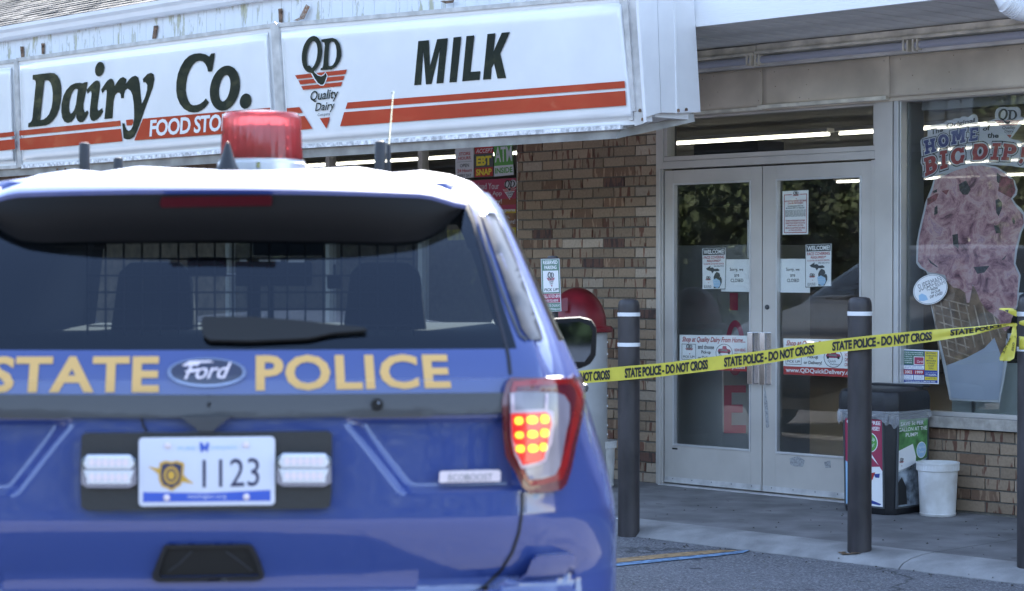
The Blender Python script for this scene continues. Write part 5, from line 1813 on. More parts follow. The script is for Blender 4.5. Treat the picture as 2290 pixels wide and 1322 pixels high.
# fans wrapped round the bollard as strips of its surface
zk = tpl(1236, 849).z
for z0_, z1_ in ((-.035, -.002), (.0, .03)):
    MB().lathe([(.0335, z0_), (.0365, z0_ + .004), (.0365, z1_ - .004), (.0335, z1_)], 20, (cS.x, cS.y, zk), cap=False).build('tape_wrap', M['tape'], tape, True, smooth=True)
def wrap(z0a, z1a, z0b, z1b, a0=math.radians(200), a1=math.radians(350)):
    vs, fs = [], []
    n = 20
    for i in range(n + 1):
        t = i / n
        a = a0 + (a1 - a0) * t
        za = z0a + (z0b - z0a) * t; zb = z1a + (z1b - z1a) * t
        for j in range(4):
            z = za + (zb - za) * j / 3
            r = 0.0655 + 0.0015 * math.sin(j * 3 + i)
            vs.append(V((c3.x + r * math.cos(a), c3.y + r * math.sin(a), z)))
    for i in range(n):
        for j in range(3):
            q_ = i * 4 + j
            fs.append((q_, q_ + 1, q_ + 5, q_ + 4))
    me = MB().add(vs, fs).mesh('tape_wrap', [M['tape']], smooth=True)
    o = link('tape_wrap', me, None, tape, True)
    sm = o.modifiers.new('s', 'SOLIDIFY'); sm.thickness = .001
wrap(1.250, 1.262, 1.20, 1.30)
wrap(1.125, 1.19, 1.12, 1.18)
# ------------------------------------------------------------------ black bin with advert frames
def bin_():
    base = WP(1.150, 0.06, 0.245)
    t = empty('litter_bin', base, ROTZ, label='black square litter bin with clear bag and two advert frames beside the window', cat='bin')
    def oct(h, c, z):      # square of half side h, chamfer c
        return [(h, -h + c, z), (h, h - c, z), (h - c, h, z), (-h + c, h, z), (-h, h - c, z), (-h, -h + c, z), (-h + c, -h, z), (h - c, -h, z)]
    def stack(secs):
        mb = MB()
        vs, fs = [], []
        for s_ in secs: vs += s_
        n = 8
        for j in range(len(secs) - 1):
            for k in range(n): fs.append((j * n + k, j * n + (k + 1) % n, (j + 1) * n + (k + 1) % n, (j + 1) * n + k))
        fs.append(tuple(range(n - 1, -1, -1))); fs.append(tuple((len(secs) - 1) * n + k for k in range(n)))
        mb.add(vs, fs)
        return mb
    a = stack([oct(.185, .05, 0.0), oct(.192, .055, .03), oct(.205, .06, .60)])
    a.build('bin_body', M['bin_black'], t, smooth=True, bevel=.006)
    a = stack([oct(.216, .062, .605), oct(.222, .062, .615), oct(.222, .062, .695), oct(.210, .06, .735), oct(.15, .05, .752), oct(.14, .05, .752)])
    a.build('bin_lid', M['bin_black'], t, smooth=True, bevel=.008)
    MB().box(-.2, .19, .13, .2, .75, .765).build('lid_flap', M['bin_black'], t, bevel=.004)
    # bag: crumpled skirt under the lid
    vs, fs = [], []
    n = 96
    rn = random.Random(4)
    ring = oct(.222, .062, 0)
    def along(tt):
        k = int(tt * 8) % 8; f_ = tt * 8 - int(tt * 8)
        p, q_ = ring[k], ring[(k + 1) % 8]
        return p[0] + (q_[0] - p[0]) * f_, p[1] + (q_[1] - p[1]) * f_
    for j in range(5):
        for i in range(n):
            x, y = along(i / n)
            g = 1 + .02 * math.sin(i * 1.3 + j) * (j > 0) + .03 * rn.random() * (j > 0) - .02 * (j == 4)
            L = .07 + .022 * math.sin(i * .21 + 1) + .012 * math.sin(i * .9)
            vs.append((x * g, y * g, .62 - L * j / 4))
    for j in range(4):
        for i in range(n):
            i2 = (i + 1) % n
            fs.append((j * n + i, j * n + i2, (j + 1) * n + i2, (j + 1) * n + i))
    bagm = mat('clear_bag', (.75, .77, .8), .25, alpha=.30, bump=.5, bscale=25)
    MB().add(vs, fs).build('bin_bag', bagm, t, smooth=True)
    return t
bn = bin_()
def bin_poster(side, u0, u1, nm):
    """frame on the face towards -y (side 0) or +x (side 1) of the bin, local metres"""
    tl = math.atan2(.205 - .192, .57)
    def f(u, v, o=0):
        z = .05 + v * .52
        h = .192 + (.205 - .192) * (z - .03) / .57 + .006 + o
        return V((u, -h, z)) if side == 0 else V((h, u, z))
    nrm = V((0, -1, 0)) if side == 0 else V((1, 0, 0))
    mb = MB()
    e = .008
    for a, b, c, d in ((u0 - e, u0, 0, 1), (u1, u1 + e, 0, 1), (u0 - e, u1 + e, -.02, 0), (u0 - e, u1 + e, 1, 1.02)):
        q_ = [f(a, c, .006), f(b, c, .006), f(b, d, .006), f(a, d, .006)]
        mb.slab(q_, nrm, .012)
    mb.build('advert_frame', M['p_dark'], bn)
    pr = Print(lambda x, y, o=0: f(u0 + (u1 - u0) * x, 1 - y, o), nrm, bn, False, off=.0, step=.0007)
    pr.q = [(0, 0), (1, 0), (1, 1), (0, 1)]
    return pr
pr = bin_poster(0, -.135, .14, 'left')
rect(pr, 0, 0, 1, 1, M['p_crimson'])
txt(pr, 'GET YOUR FREE', .05, .02, .95, .065, M['paper'], 1, bold=.02); txt(pr, 'MERCHANDISE!', .08, .085, .92, .13, M['paper'], 1, bold=.02)
E1 = lambda cx, cy, rx, ry: [(cx + rx * math.cos(2 * math.pi * k / 24), cy + ry * math.sin(2 * math.pi * k / 24)) for k in range(24)]
pr.poly(E1(.66, .27, .215, .115), M['paper'], 1); pr.poly(E1(.66, .27, .195, .105), M['p_green'], 2)
txt(pr, 'Sign Up', .52, .21, .80, .26, M['paper'], 3); txt(pr, 'Today!', .54, .275, .78, .325, M['paper'], 3)
pr.poly([(.3, .62), (.62, .40), (.7, .40), (1, .60), (1, 1), (.3, 1)], M['paper'], 1)
pr.poly([(.40, .50), (.66, .42), (.92, .54), (.7, .55), (.5, .56)], M['p_crimson'], 2)
pr.poly([(0, .5), (.32, .56), (.36, 1), (0, 1)], M['p_lblue'], 1)
pr.poly([(.55, .63), (.8, .61), (.72, .70), (.6, .69)], M['p_red'], 2); pr.poly([(.76, .63), (.92, .62), (.9, .67), (.8, .67)], M['p_blue'], 2)
pr.poly([(.6, .92), (.95, .97), (.9, .985), (.58, .97)], M['p_blue'], 2)
pr.done()
pr = bin_poster(1, -.145, .15, 'right')
rect(pr, 0, 0, 1, 1, mat('print_leafy_green', (0.12, 0.30, 0.10), .6, var=.5, scale=14))
for i, (s, a, b) in enumerate((('SAVE 3c PER', .06, .86), ('GALLON AT THE', .0, .98), ('PUMP!', .24, .66))): txt(pr, s, a + .01, .03 + i * .065, b, .075 + i * .065, M['paper'], 1, bold=.015)
pr.poly(E1(.80, .37, .17, .095), M['paper'], 1); pr.poly(E1(.80, .37, .155, .087), M['p_lblue'], 2)
txt(pr, 'Sign Up', .69, .32, .91, .36, M['paper'], 3); txt(pr, 'Today!', .70, .375, .90, .415, M['paper'], 3)
pr.poly([(0, .36), (.5, .29), (.62, .44), (.6, .56), (0, .60)], M['paper'], 1)
emblem(pr, unit_emblem([(.04, .44), (.20, .44), (.20, .54), (.04, .54)]), M['p_black'], M['p_red'], M['paper'], 2, words=False)
pr.poly([(0, .58), (.3, .56), (1, .46), (1, 1), (0, 1)], mat('print_car_grey', (.30, .34, .38), .6, var=.8, scale=16), 1)
pr.poly([(.02, .72), (.14, .66), (.3, .78), (.34, .98), (.04, .98)], M['p_black'], 2)
pr.done()

def bucket(px, py, r0, r1, h, label, z=0.06):
    c = ground_at(px, py, z)
    c += V((c.x, c.y, 0)).normalized() * r0
    t = empty('bucket', c, 0, label=label, cat='bucket', group='white plastic buckets')
    t2 = .003
    prof = [(r0 * .96, 0), (r0, .004), (r0 + .002, .016), (r0 - .001, .018), (r1 - .004, h - .05), (r1 + .004, h - .048), (r1 + .004, h - .012), (r1 + .008, h - .010), (r1 + .008, h), (r1 - .001, h), (r1 - .005, h - .01), (r0 - .004, .01), (.001, .01)]
    MB().lathe(prof, 48, c).build('bucket_body', M['white_plastic'], t, True, smooth=True)
    mb = MB()
    for k in range(40):
        a = 2 * math.pi * k / 40
        p = c + V(((r1 + .004) * math.cos(a), (r1 + .004) * math.sin(a), h - .03))
        tx = V((-math.sin(a), math.cos(a), 0)); nr = V((math.cos(a), math.sin(a), 0))
        mb.slab([p - tx * .0012 - V((0, 0, .016)) + nr * .002, p + tx * .0012 - V((0, 0, .016)) + nr * .002, p + tx * .0012 + V((0, 0, .016)) + nr * .002, p - tx * .0012 + V((0, 0, .016)) + nr * .002], nr, .003)
    mb.build('rim_ribs', M['white_plastic'], t, True)
    return t
bucket(2097, 1157, .106, .121, .318, 'white plastic bucket standing before the black bin')
bucket(1334, 1092, .115, .130, .312, 'white plastic bucket between the car and the grey barrel')

# grey barrel with a red dome lid
cb = WP(-.965, 0.06, .40)
cb = V(((1291 - 1145) / F * cb.y, cb.y, 0.06))
t = empty('waste_barrel', cb, 0, label='grey riveted waste barrel with a dark red dome lid by the brick wall', cat='barrel')
MB().lathe([(.20, 0), (.203, .01), (.203, 1.05), (.2, 1.06)], 40, cb).build('barrel_body', M['barrel'], t, True, smooth=True)
rv = MB()
for k in range(11):
    for z in (.2, .35, .41, .57, .60, .73, .9, .95, 1.0):
        pass
for z in (.36, .42, .55, .62, .78, .9, .98):
    a = math.radians(-12)
    p = cb + V((.204 * math.cos(a), .204 * math.sin(a), z))
    rv.lathe([(.006, -.006), (.006, .004), (.001, .006)], 8, p)
rv.build('rivet', M['white_panel'], t, True)
mb = MB()
prof = [(.232, 1.045), (.240, 1.05), (.240, 1.075), (.232, 1.085), (.197, 1.090)] + [(.197 * math.cos(a), 1.09 + .255 * math.sin(a)) for a in [math.pi / 2 * k / 14 for k in range(1, 14)]] + [(.002, 1.345)]
mb.lathe(prof, 44, cb)
mb.build('dome_lid', M['red_plastic'], t, True, smooth=True)
MB().add([cb + V((-.13, -.19, 1.20)), cb + V((-.07, -.21, 1.19)), cb + V((-.07, -.185, 1.28)), cb + V((-.12, -.17, 1.27))], [(0, 1, 2, 3)]).build('lid_flap', M['red_plastic'], t, True)

# crumpled scrap of paper by the first bollard
mb = MB()
c = ground_at(1370, 1161, .062)
for k in range(7):
    a = V((rnd.uniform(-.02, .02), rnd.uniform(-.01, .01), rnd.uniform(0, .008)))
    mb.add([c + a, c + a + V((.015, .004, .003)), c + a + V((.006, .012, .006))], [(0, 1, 2)])
mb.build('paper_scrap', M['paper'], None, label='tiny white paper scrap on the sidewalk beside the first bollard', cat='litter')
# ================================================================== POLICE CAR
def car_paint(name, col, col2=None):
    m = bpy.data.materials.new(name)
    m.use_nodes = True
    nt = m.node_tree
    b = nt.nodes['Principled BSDF']
    b.inputs['Base Color'].default_value = (*col, 1)
    b.inputs['Roughness'].default_value = 0.55
    b.inputs['Specular IOR Level'].default_value = 0.25
    b.inputs['Coat Weight'].default_value = 1.0
    b.inputs['Coat Roughness'].default_value = 0.03
    b.inputs['Coat IOR'].default_value = 1.75
    b.inputs['Metallic'].default_value = 0.0
    # up-facing paint made paler and rougher to whiten the roof like sun glare
    ge = nt.nodes.new('ShaderNodeNewGeometry'); sx_ = nt.nodes.new('ShaderNodeSeparateXYZ')
    nt.links.new(ge.outputs['Normal'], sx_.inputs[0])
    up_ = nt.nodes.new('ShaderNodeMapRange'); up_.interpolation_type = 'SMOOTHSTEP'
    up_.inputs['From Min'].default_value = .80; up_.inputs['From Max'].default_value = .97
    nt.links.new(sx_.outputs['Z'], up_.inputs['Value'])
    mc = nt.nodes.new('ShaderNodeMix'); mc.data_type = 'RGBA'
    mc.inputs[6].default_value = (*col, 1); mc.inputs[7].default_value = (*[c * .75 + .09 for c in col], 1)
    nt.links.new(up_.outputs[0], mc.inputs[0]); nt.links.new(mc.outputs[2], b.inputs['Base Color'])
    tc = nt.nodes.new('ShaderNodeTexCoord')
    nz = nt.nodes.new('ShaderNodeTexNoise'); nz.inputs['Scale'].default_value = 7; nz.inputs['Detail'].default_value = 8
    nt.links.new(tc.outputs['Object'], nz.inputs['Vector'])
    mr = nt.nodes.new('ShaderNodeMapRange'); mr.inputs['To Min'].default_value = .03; mr.inputs['To Max'].default_value = .08
    nt.links.new(nz.outputs['Fac'], mr.inputs['Value'])
    ma = nt.nodes.new('ShaderNodeMath'); ma.operation = 'MULTIPLY_ADD'; ma.inputs[1].default_value = .30
    nt.links.new(up_.outputs[0], ma.inputs[0]); nt.links.new(mr.outputs[0], ma.inputs[2])
    nt.links.new(ma.outputs[0], b.inputs['Coat Roughness'])
    return m


M['blue'] = car_paint('police_blue_paint', (0.024, 0.052, 0.22))
M['black_paint'] = car_paint('black_paint', (0.012, 0.014, 0.02))
M['red_paint'] = car_paint('red_paint', (0.35, 0.01, 0.012))
M['trim'] = mat('dark_trim', (0.035, 0.037, 0.045), .45, coat=.3)
M['side_dark'] = mat('dark_side_glass', (0.01, 0.012, 0.02), .3)
M['mirror'] = mat('mirror_face', (0.10, 0.13, 0.18), .03, metal=1.0)
M['rubber'] = mat('rubber', (0.009, 0.009, 0.009), .7)
M['rim'] = mat('wheel_rim', (0.35, 0.35, 0.36), .3, metal=.9)
M['gap'] = mat('panel_gap_dark', (0.008, 0.01, 0.02), .6)
M['gold'] = mat('gold_lettering', (0.66, 0.40, 0.13), .45)
M['lamp_red'] = mat('lamp_red', (0.30, 0.008, 0.012), .12, coat=1, var=.25, scale=9)
M['lamp_dark'] = mat('lamp_dark_red', (0.10, 0.006, 0.02), .15, coat=1)
M['lamp_clear'] = mat('lamp_clear', (0.22, 0.20, 0.25), .15, coat=1, var=.3, scale=18, stretch=(1, 1, .2))
M['lens_pink'] = mat('lens_pink_edge', (0.50, 0.38, 0.44), .15, coat=1)
M['lamp_edge'] = mat('lamp_edge', (0.75, 0.65, 0.70), .15, coat=1)
M['lamp_lit_red'] = mat('lamp_lit_red', (0.5, 0.01, 0.01), .2, emit=(1.0, 0.02, 0.012), estr=.09, coat=1)
M['lamp_amber'] = mat('lamp_amber', (0.9, 0.6, 0.05), .2, emit=(1.0, 0.62, 0.03), estr=.34)
M['badge_rim'] = mat('badge_rim', (0.26, 0.29, 0.38), .2, metal=.9)
M['led_white'] = mat('led_white', (0.50, 0.53, 0.60), .15, coat=1, emit=(0.75, 0.85, 1.0), estr=.04)
M['plate'] = mat('plate_white', (0.62, 0.64, 0.74), .4)
M['plate_txt'] = mat('plate_navy', (0.03, 0.035, 0.09), .4)
M['plate_blue'] = mat('plate_blue', (0.04, 0.10, 0.50), .4)
M['plate_gold'] = mat('plate_gold', (0.62, 0.36, 0.05), .4)
M['seat'] = mat('seat_cloth', (0.008, 0.008, 0.01), .9)
M['lining'] = mat('cabin_lining', (0.02, 0.02, 0.024), .9)
M['cage'] = mat('cage_wire', (0.04, 0.04, 0.045), .5)
M['spoiler_black'] = mat('spoiler_black', (0.008, 0.008, 0.009), .6, spec=.2)
M['brake'] = mat('brake_light_red', (0.075, 0.005, 0.010), .3, coat=.3)

CAR_O = V((-0.685, 4.70, 0))
CAR_A = math.radians(2.6)


def build_suv(name, paint, label, police):
    car = empty(name, (0, 0, 0), 0, label=label, cat='car')
    W = [(.30, .90), (.35, .93), (.45, .97), (.6, .995), (.78, 1.003), (.88, 1.0), (.97, .985), (1.07, .955), (1.18, .918), (1.25, .885), (1.30, .862), (1.46, .795), (1.6, .735), (1.66, .705), (1.70, .675)]
    YR = [(.30, .12), (.5, .03), (.70, .02), (.78, .045), (.85, .022), (.935, 0.0), (.95, .002), (1.05, .010), (1.16, .018), (1.25, .035), (1.32, .070), (1.36, .100), (1.66, .360), (1.70, .42)]
    YF = [(.30, 4.70), (.5, 4.92), (.8, 4.95), (.92, 4.90), (1.0, 4.78), (1.07, 4.5), (1.13, 4.15), (1.19, 3.85), (1.25, 3.72)]
    YFG = [(1.25, 3.60), (1.66, 2.86), (1.70, 2.76)]

    def outline(keys, segs):
        """keys right half from rear centre to front centre; catmull-rom; mirrored to a closed ring"""
        P = [V((x, y, 0)) for x, y in keys]
        P = [V((-P[1].x, P[1].y, 0))] + P + [V((-P[-2].x, P[-2].y, 0))]
        out = []
        for i in range(1, len(P) - 2):
            p0, p1, p2, p3 = P[i - 1], P[i], P[i + 1], P[i + 2]
            for k in range(segs[i - 1]):
                t = k / segs[i - 1]
                out.append(0.5 * ((2 * p1) + (p2 - p0) * t + (2 * p0 - 5 * p1 + 4 * p2 - p3) * t * t + (3 * p1 - p0 - 3 * p2 + p3) * t ** 3))
        out.append(P[-2])
        half = [(p.x, p.y) for p in out]
        ring = half + [(-x, y) for x, y in reversed(half[1:-1])]
        return ring, len(half)

    def lower_keys(z):
        w, yr, yf = sinterp(W, z), sinterp(YR, z), sinterp(YF, z)
        def fy(b): return 2.4 + (b - 2.4) * (yf - 2.4) / 2.55
        bow = .045 if z > .8 else .06
        return [(0, yr), (.38, yr + .010), (.665, yr + bow), (.80, yr + bow + .075), (w * .94, yr + .30), (w * .985, .70), (w, 1.05), (w * .985, 1.6), (w * .975, 2.4), (w * .98, fy(3.3)), (w, fy(3.85)), (w * .94, fy(4.4)), (w * .76, fy(4.78)), (w * .38, fy(4.92)), (0, yf)]
    LS = [52, 48, 8, 8, 6, 5, 6, 5, 4, 5, 5, 5, 5, 4]

    # recessed panels beside the number plate
    def D_(x, z):
        ax = abs(x)
        if z > 1.18 or z < .96: return 0
        lx = .285 + (1.178 - z) * .78          # slanted crease
        e = sstep(0, .042, ax - lx) * sstep(.992, 1.008, z) * (1 - sstep(1.150, 1.164, z))
        return e * (.024 + .02 * (1.17 - z))
    zs = [.30, .36, .45, .55, .64, .72, .76, .79, .82, .85, .88, .905, .92, .928, .935, .942, .95, .96, .97] + [.98 + .0065 * i for i in range(30)] + [1.178, 1.185, 1.2, 1.215, 1.23, 1.25]
    rings = []
    plain = []
    for z in zs:
        r, nh = outline(lower_keys(z), LS)
        rr = []
        for i, (x, y) in enumerate(r):
            if y < .4 and abs(x) < .69: y += D_(x, z)
            rr.append(V((x, y, z)))
        rings.append(rr)
        plain.append([V((x, y, z)) for x, y in r])
    n = len(rings[0])
    pv = [tuple(v) for r in plain for v in r]
    bvh_plain = BVHTree.FromPolygons(pv, [(j * n + k, j * n + (k + 1) % n, (j + 1) * n + (k + 1) % n, (j + 1) * n + k) for j in range(len(plain) - 1) for k in range(n)])
    # bonnet / shoulder cap
    for k, dz in ((.93, .022), (.7, .035), (.35, .042)):
        rings.append([V((p.x * k, p.y if p.y > 1.2 else p.y + .06 + .3 * (1 - k), 1.25 + dz - .10 * sstep(3.0, 3.8, p.y) * (1 - k) * 0)) for p in rings[len(zs) - 1]])
    vs = [v for r in rings for v in r]
    fs = []
    for j in range(len(rings) - 1):
        for k in range(n):
            fs.append((j * n + k, j * n + (k + 1) % n, (j + 1) * n + (k + 1) % n, (j + 1) * n + k))
    L = (len(rings) - 1) * n
    fs.append(tuple(L + k for k in range(n)))
    body = MB().add(vs, fs)
    me = body.mesh('body', [paint])
    # wheel arches
    bm = bmesh.new(); bm.from_mesh(me)
    for wy in (.98, 3.98):
        rm = [f for f in bm.faces if (f.calc_center_median().z - .37) ** 2 + (f.calc_center_median().y - wy) ** 2 < .42 ** 2 and abs(f.calc_center_median().x) > .6]
        bmesh.ops.delete(bm, geom=rm, context='FACES')
    bmesh.ops.recalc_face_normals(bm, faces=bm.faces)
    bm.to_mesh(me)
    bvh_low = BVHTree.FromBMesh(bm)
    bm.free()
    me.shade_smooth(); me.set_sharp_from_angle(angle=math.radians(30))
    link('body', me, None, car)

    # greenhouse: rows of outlines, windows cut out as their own panes
    def gk(z):
        w, yr, yf = sinterp(W, z), sinterp(YR, z), sinterp(YFG, z)
        xe = interp([(1.25, .715), (1.33, .70), (1.667, .600), (1.70, .585)], z)
        wc_ = w - .01
        return [(0, yr), (xe * .5, yr + .012), (xe, yr + .06), (xe + (w - xe) * .35, yr + .10), (xe + (w - xe) * .75, yr + .22), (w * .985, yr + .42), (w, 1.40), (w, 1.50), (w * .998, 2.22), (w * .996, 2.32), (w * .97, yf - .28), (w * .92, yf - .12), (w * .5, yf - .03), (0, yf)]
    GS = [10, 12, 4, 5, 6, 6, 2, 5, 2, 6, 3, 8, 6]
    gzs = [1.245, 1.26, 1.30, 1.318, 1.33, 1.37, 1.41, 1.46, 1.5, 1.54, 1.58, 1.61, 1.635, 1.65, 1.66, 1.675, 1.69, 1.70]
    gr = []
    for z in gzs:
        r, nh = outline(gk(z), GS)
        gr.append([V((x, y, z)) for x, y in r])
    base = gk(1.70)
    def inset(sc, z, dr, df):
        k = [(x * sc, y) for x, y in base]
        yr0, yf0 = base[0][1], base[-1][1]
        out = []
        for x, y in k:
            t = (y - yr0) / (yf0 - yr0)
            out.append((x, yr0 + dr + (yf0 - df - yr0 - dr) * t))
        r, _ = outline(out, GS)
        return [V((x, y, z - .035 * (1 - sstep(.1, .9, (y - yr0) / 1.0)))) for x, y in r]
    for sc, z, dr, df in ((.975, 1.733, .01, .03), (.93, 1.756, .02, .07), (.84, 1.765, .04, .13), (.72, 1.776, .08, .2), (.6, 1.782, .12, .3), (.45, 1.786, .18, .4), (.3, 1.788, .3, .5), (.12, 1.789, .4, .6)):
        gr.append(inset(sc, z, dr, df))
    n = len(gr[0])
    # roof ribs
    for r in gr[len(gzs) + 2:]:
        for p in r:
            for cx in (-.52, -.26, 0, .26, .52):
                d_ = abs(p.x - cx)
                if d_ < .08: p.z += .013 * (1 - sstep(.035, .08, d_)) * sstep(.75, 1.1, p.y)
    vs = [v for r in gr for v in r]
    starts = [0]
    for g in GS: starts.append(starts[-1] + g)
    halfn = starts[-1]
    def colpos(k):
        return k if k < halfn else n - 1 - k       # segment index mirrored
    segs_of = lambda c: max(i for i in range(len(starts)) if starts[i] <= c)
    panes = {'rear_window': [], 'windshield': [], 'rear_quarter_window': [], 'rear_door_window': [], 'front_door_window': [], 'quarter_l': [], 'rdoor_l': [], 'fdoor_l': []}
    bodyf = []
    for j in range(len(gr) - 1):
        zmid = vs[j * n].z / 2 + vs[(j + 1) * n].z / 2
        for k in range(n):
            f = (j * n + k, j * n + (k + 1) % n, (j + 1) * n + (k + 1) % n, (j + 1) * n + k)
            c = colpos(k); s_ = segs_of(c)
            rgt = k < halfn
            if j < len(gzs) - 1:
                if s_ in (0, 1) and 1.318 < zmid < 1.69: panes['rear_window'].append(f); continue
                if s_ in (11, 12) and 1.27 < zmid < 1.685: panes['windshield'].append(f); continue
                if 1.33 < zmid < 1.65:
                    if s_ in (4, 5): panes['rear_quarter_window' if rgt else 'quarter_l'].append(f); continue
                    if s_ == 7: panes['rear_door_window' if rgt else 'rdoor_l'].append(f); continue
                    if s_ == 9: panes['front_door_window' if rgt else 'fdoor_l'].append(f); continue
            bodyf.append(f)
    bodyf.append(tuple((len(gr) - 1) * n + k for k in range(n)))
    def submesh(nm, faces, m_, push=0.0):
        used = sorted({i for f in faces for i in f}); ix = {u: i for i, u in enumerate(used)}
        mb = MB().add([vs[u] for u in used], [tuple(ix[i] for i in f) for f in faces])
        me = mb.mesh(nm, [m_])
        me.shade_smooth()
        return me
    gm_ = submesh('roof_and_pillars', bodyf, paint)
    gm_.set_sharp_from_angle(angle=math.radians(40))
    roof_o = link('roof_and_pillars', gm_, None, car)
    for nm, m_ in (('rear_window', M['glass_tint']), ('windshield', M['glass_wind']), ('rear_quarter_window', M['glass_side']), ('rear_door_window', M['glass_side']), ('front_door_window', M['glass_side'])):
        link(nm, submesh(nm, panes[nm], m_), None, car)
    for nm, key in (('rear_quarter_window', 'quarter_l'), ('rear_door_window', 'rdoor_l'), ('front_door_window', 'fdoor_l')):
        link(nm, submesh(nm, panes[key], M['glass_side']), None, car)

    # dark cabin lining, with added sheets behind the side windows to keep it dark
    lv = [V((v.x * .972, v.y + (.02 if v.y < 1.5 else -.02), v.z - (.022 if v.z > 1.6 else 0))) for v in vs]
    lin = MB().add(lv, bodyf + (panes['rear_quarter_window'] + panes['quarter_l'] + panes['rear_door_window'] + panes['rdoor_l'] + panes['front_door_window'] + panes['fdoor_l'] if police else []))
    me = bpy.data.meshes.new('headliner_and_blackout'); me.from_pydata([tuple(v) for v in lv], [], lin.f); me.materials.append(M['lining'])
    link('headliner_and_blackout', me, None, car)
    # wheels
    for wx in (-.86, .86):
        for wy in (.98, 3.98):
            s_ = 1 if wx > 0 else -1
            w = MB(); prof = [(.22, -.10), (.34, -.12), (.372, -.09), (.378, 0), (.372, .09), (.34, .12), (.22, .10)]
            w.lathe(prof, 36)
            me_ = w.mesh('tyre', [M['rubber']], smooth=True)
            me_.transform(Matrix.Translation((wx, wy, .375)) @ Matrix.Rotation(math.radians(90), 4, 'Y'))
            ty = link('wheel', me_, None, car)
            r_ = MB(); r_.lathe([(.06, .02), (.08, .06), (.21, .05), (.235, .10), (.235, -.1)], 24)
            for k in range(5):
                a = 2 * math.pi * k / 5
                t0 = V((math.cos(a), math.sin(a), 0))
                r_.tube([t0 * .05 + V((0, 0, .08)), t0 * .23 + V((0, 0, .09))], .025, 6)
            me_ = r_.mesh('rim', [M['rim']], smooth=True)
            me_.transform(Matrix.Translation((wx, wy, .375)) @ Matrix.Rotation(math.radians(90 * s_), 4, 'Y'))
            link('rim', me_, None, ty)
    MB().box(-.80, .80, .2, 4.8, .24, .60).build('underbody', M['rubber'], car)
    MB().box(-.84, .84, 1.2, 3.5, .60, 1.10).build('cabin_floor', M['seat'], car)
    MB().box(-.76, .76, .16, 3.45, 1.296, 1.304).build('cabin_blackout', M['lining'], car)  # dark sheet added to hide the sunlit shoulder cap inside the cabin
    # interior
    for sx in (-.43, .36):
        st = MB()
        wb, wt = (.155, .15)
        st.prism([V((sx - wb, 2.35, .9)), V((sx + wb, 2.35, .9)), V((sx + wb * .96, 2.40, 1.25)), V((sx + wt * .8, 2.44, 1.50)), V((sx + wt * .55, 2.45, 1.535)), V((sx - wt * .55, 2.45, 1.535)), V((sx - wt * .8, 2.44, 1.50)), V((sx - wb * .96, 2.40, 1.25))], V((0, .12, 0)))
        st.build('front_seat', M['seat'], car, bevel=.02)
    MB().box(-.72, .72, 3.05, 3.45, 1.0, 1.20).build('dashboard', M['seat'], car, bevel=.03)
    mr_ = MB().box(-.13, .13, 2.92, 2.95, 1.56, 1.62)
    mr_.build('rear_view_mirror', M['rubber'], car, bevel=.01)
    # door mirrors
    for s_ in (1, -1):
        mb = MB()
        y0 = 3.05
        mb.prism([V((s_ * x, y0, z)) for x, z in ((.86, 1.16), (.88, 1.31), (.90, 1.325), (1.08, 1.335), (1.125, 1.325), (1.145, 1.29), (1.14, 1.19), (1.12, 1.155), (1.08, 1.14), (.90, 1.145))], V((0, .14, -.01)))
        mb.build('door_mirror', M['spoiler_black'], car, bevel=.018, smooth=True)
        g = MB().add([V((s_ * x, y0 - .003, z)) for x, z in ((.87, 1.175), (.885, 1.30), (1.08, 1.315), (1.115, 1.30), (1.125, 1.28), (1.118, 1.195), (1.095, 1.165), (.90, 1.165))], [tuple(range(8))])
        o = g.build('mirror_glass', M['mirror'], car)
        MB().box(min(s_ * .84, s_ * .90), max(s_ * .84, s_ * .90), y0 + .02, y0 + .12, 1.15, 1.21).build('mirror_arm', M['trim'], car)
    # headlights and grille (seen only in reflections)
    MB().box(-.55, .55, 4.90, 4.96, .62, .86).build('grille', M['trim'], car, bevel=.01)
    for s_ in (1, -1):
        MB().box(min(s_ * .58, s_ * .84), max(s_ * .58, s_ * .84), 4.66, 4.86, .74, .92).build('headlight', M['lamp_clear'], car, bevel=.02)
    return car, bvh_low, (vs, bodyf, panes, n), bvh_plain


car, bvh_low, gdat, bvh_plain = build_suv('police_car', M['blue'], 'blue state police SUV seen from behind with a red beacon on its roof', True)
gv, gbf, gpanes, gn = gdat
allf = gbf + [f for p in gpanes.values() for f in p]
bvh_g = BVHTree.FromPolygons([tuple(v) for v in gv], allf)
car.location = CAR_O
car.rotation_euler = (0, 0, CAR_A)
CMI = wmat(car).inverted()
CM = wmat(car)


def carhit(px, py, which=None):
    """photo pixel -> first point of the car skin in car coordinates, with the skin's normal"""
    o = CMI @ CAM
    dr = (CMI.to_3x3() @ ray(px, py)).normalized()
    best = None
    for b in ((bvh_low, bvh_g) if which is None else (which,)):
        h = b.ray_cast(o, dr)
        if h[0] is not None and (best is None or h[3] < best[3]): best = h
    if best is None: return None
    nn = best[1]
    if nn.dot(dr) > 0: nn = -nn
    return best[0], nn


PLAIN = False


def carpt(px, py, off=0.0):
    if PLAIN:
        h = carhit(px, py, bvh_plain)
        if h: return h[0] + h[1] * off
    h = carhit(px, py)
    if h is None:
        # just past the skin: take the nearest pixel inwards
        for k in range(1, 40):
            h = carhit(px - k * 3, py)
            if h: break
    return h[0] + h[1] * off


def car_at(px, py, y):
    """pixel on the plane of car y"""
    o = CMI @ CAM
    dr = CMI.to_3x3() @ ray(px, py)
    t = (y - o.y) / dr.y
    return o + dr * t


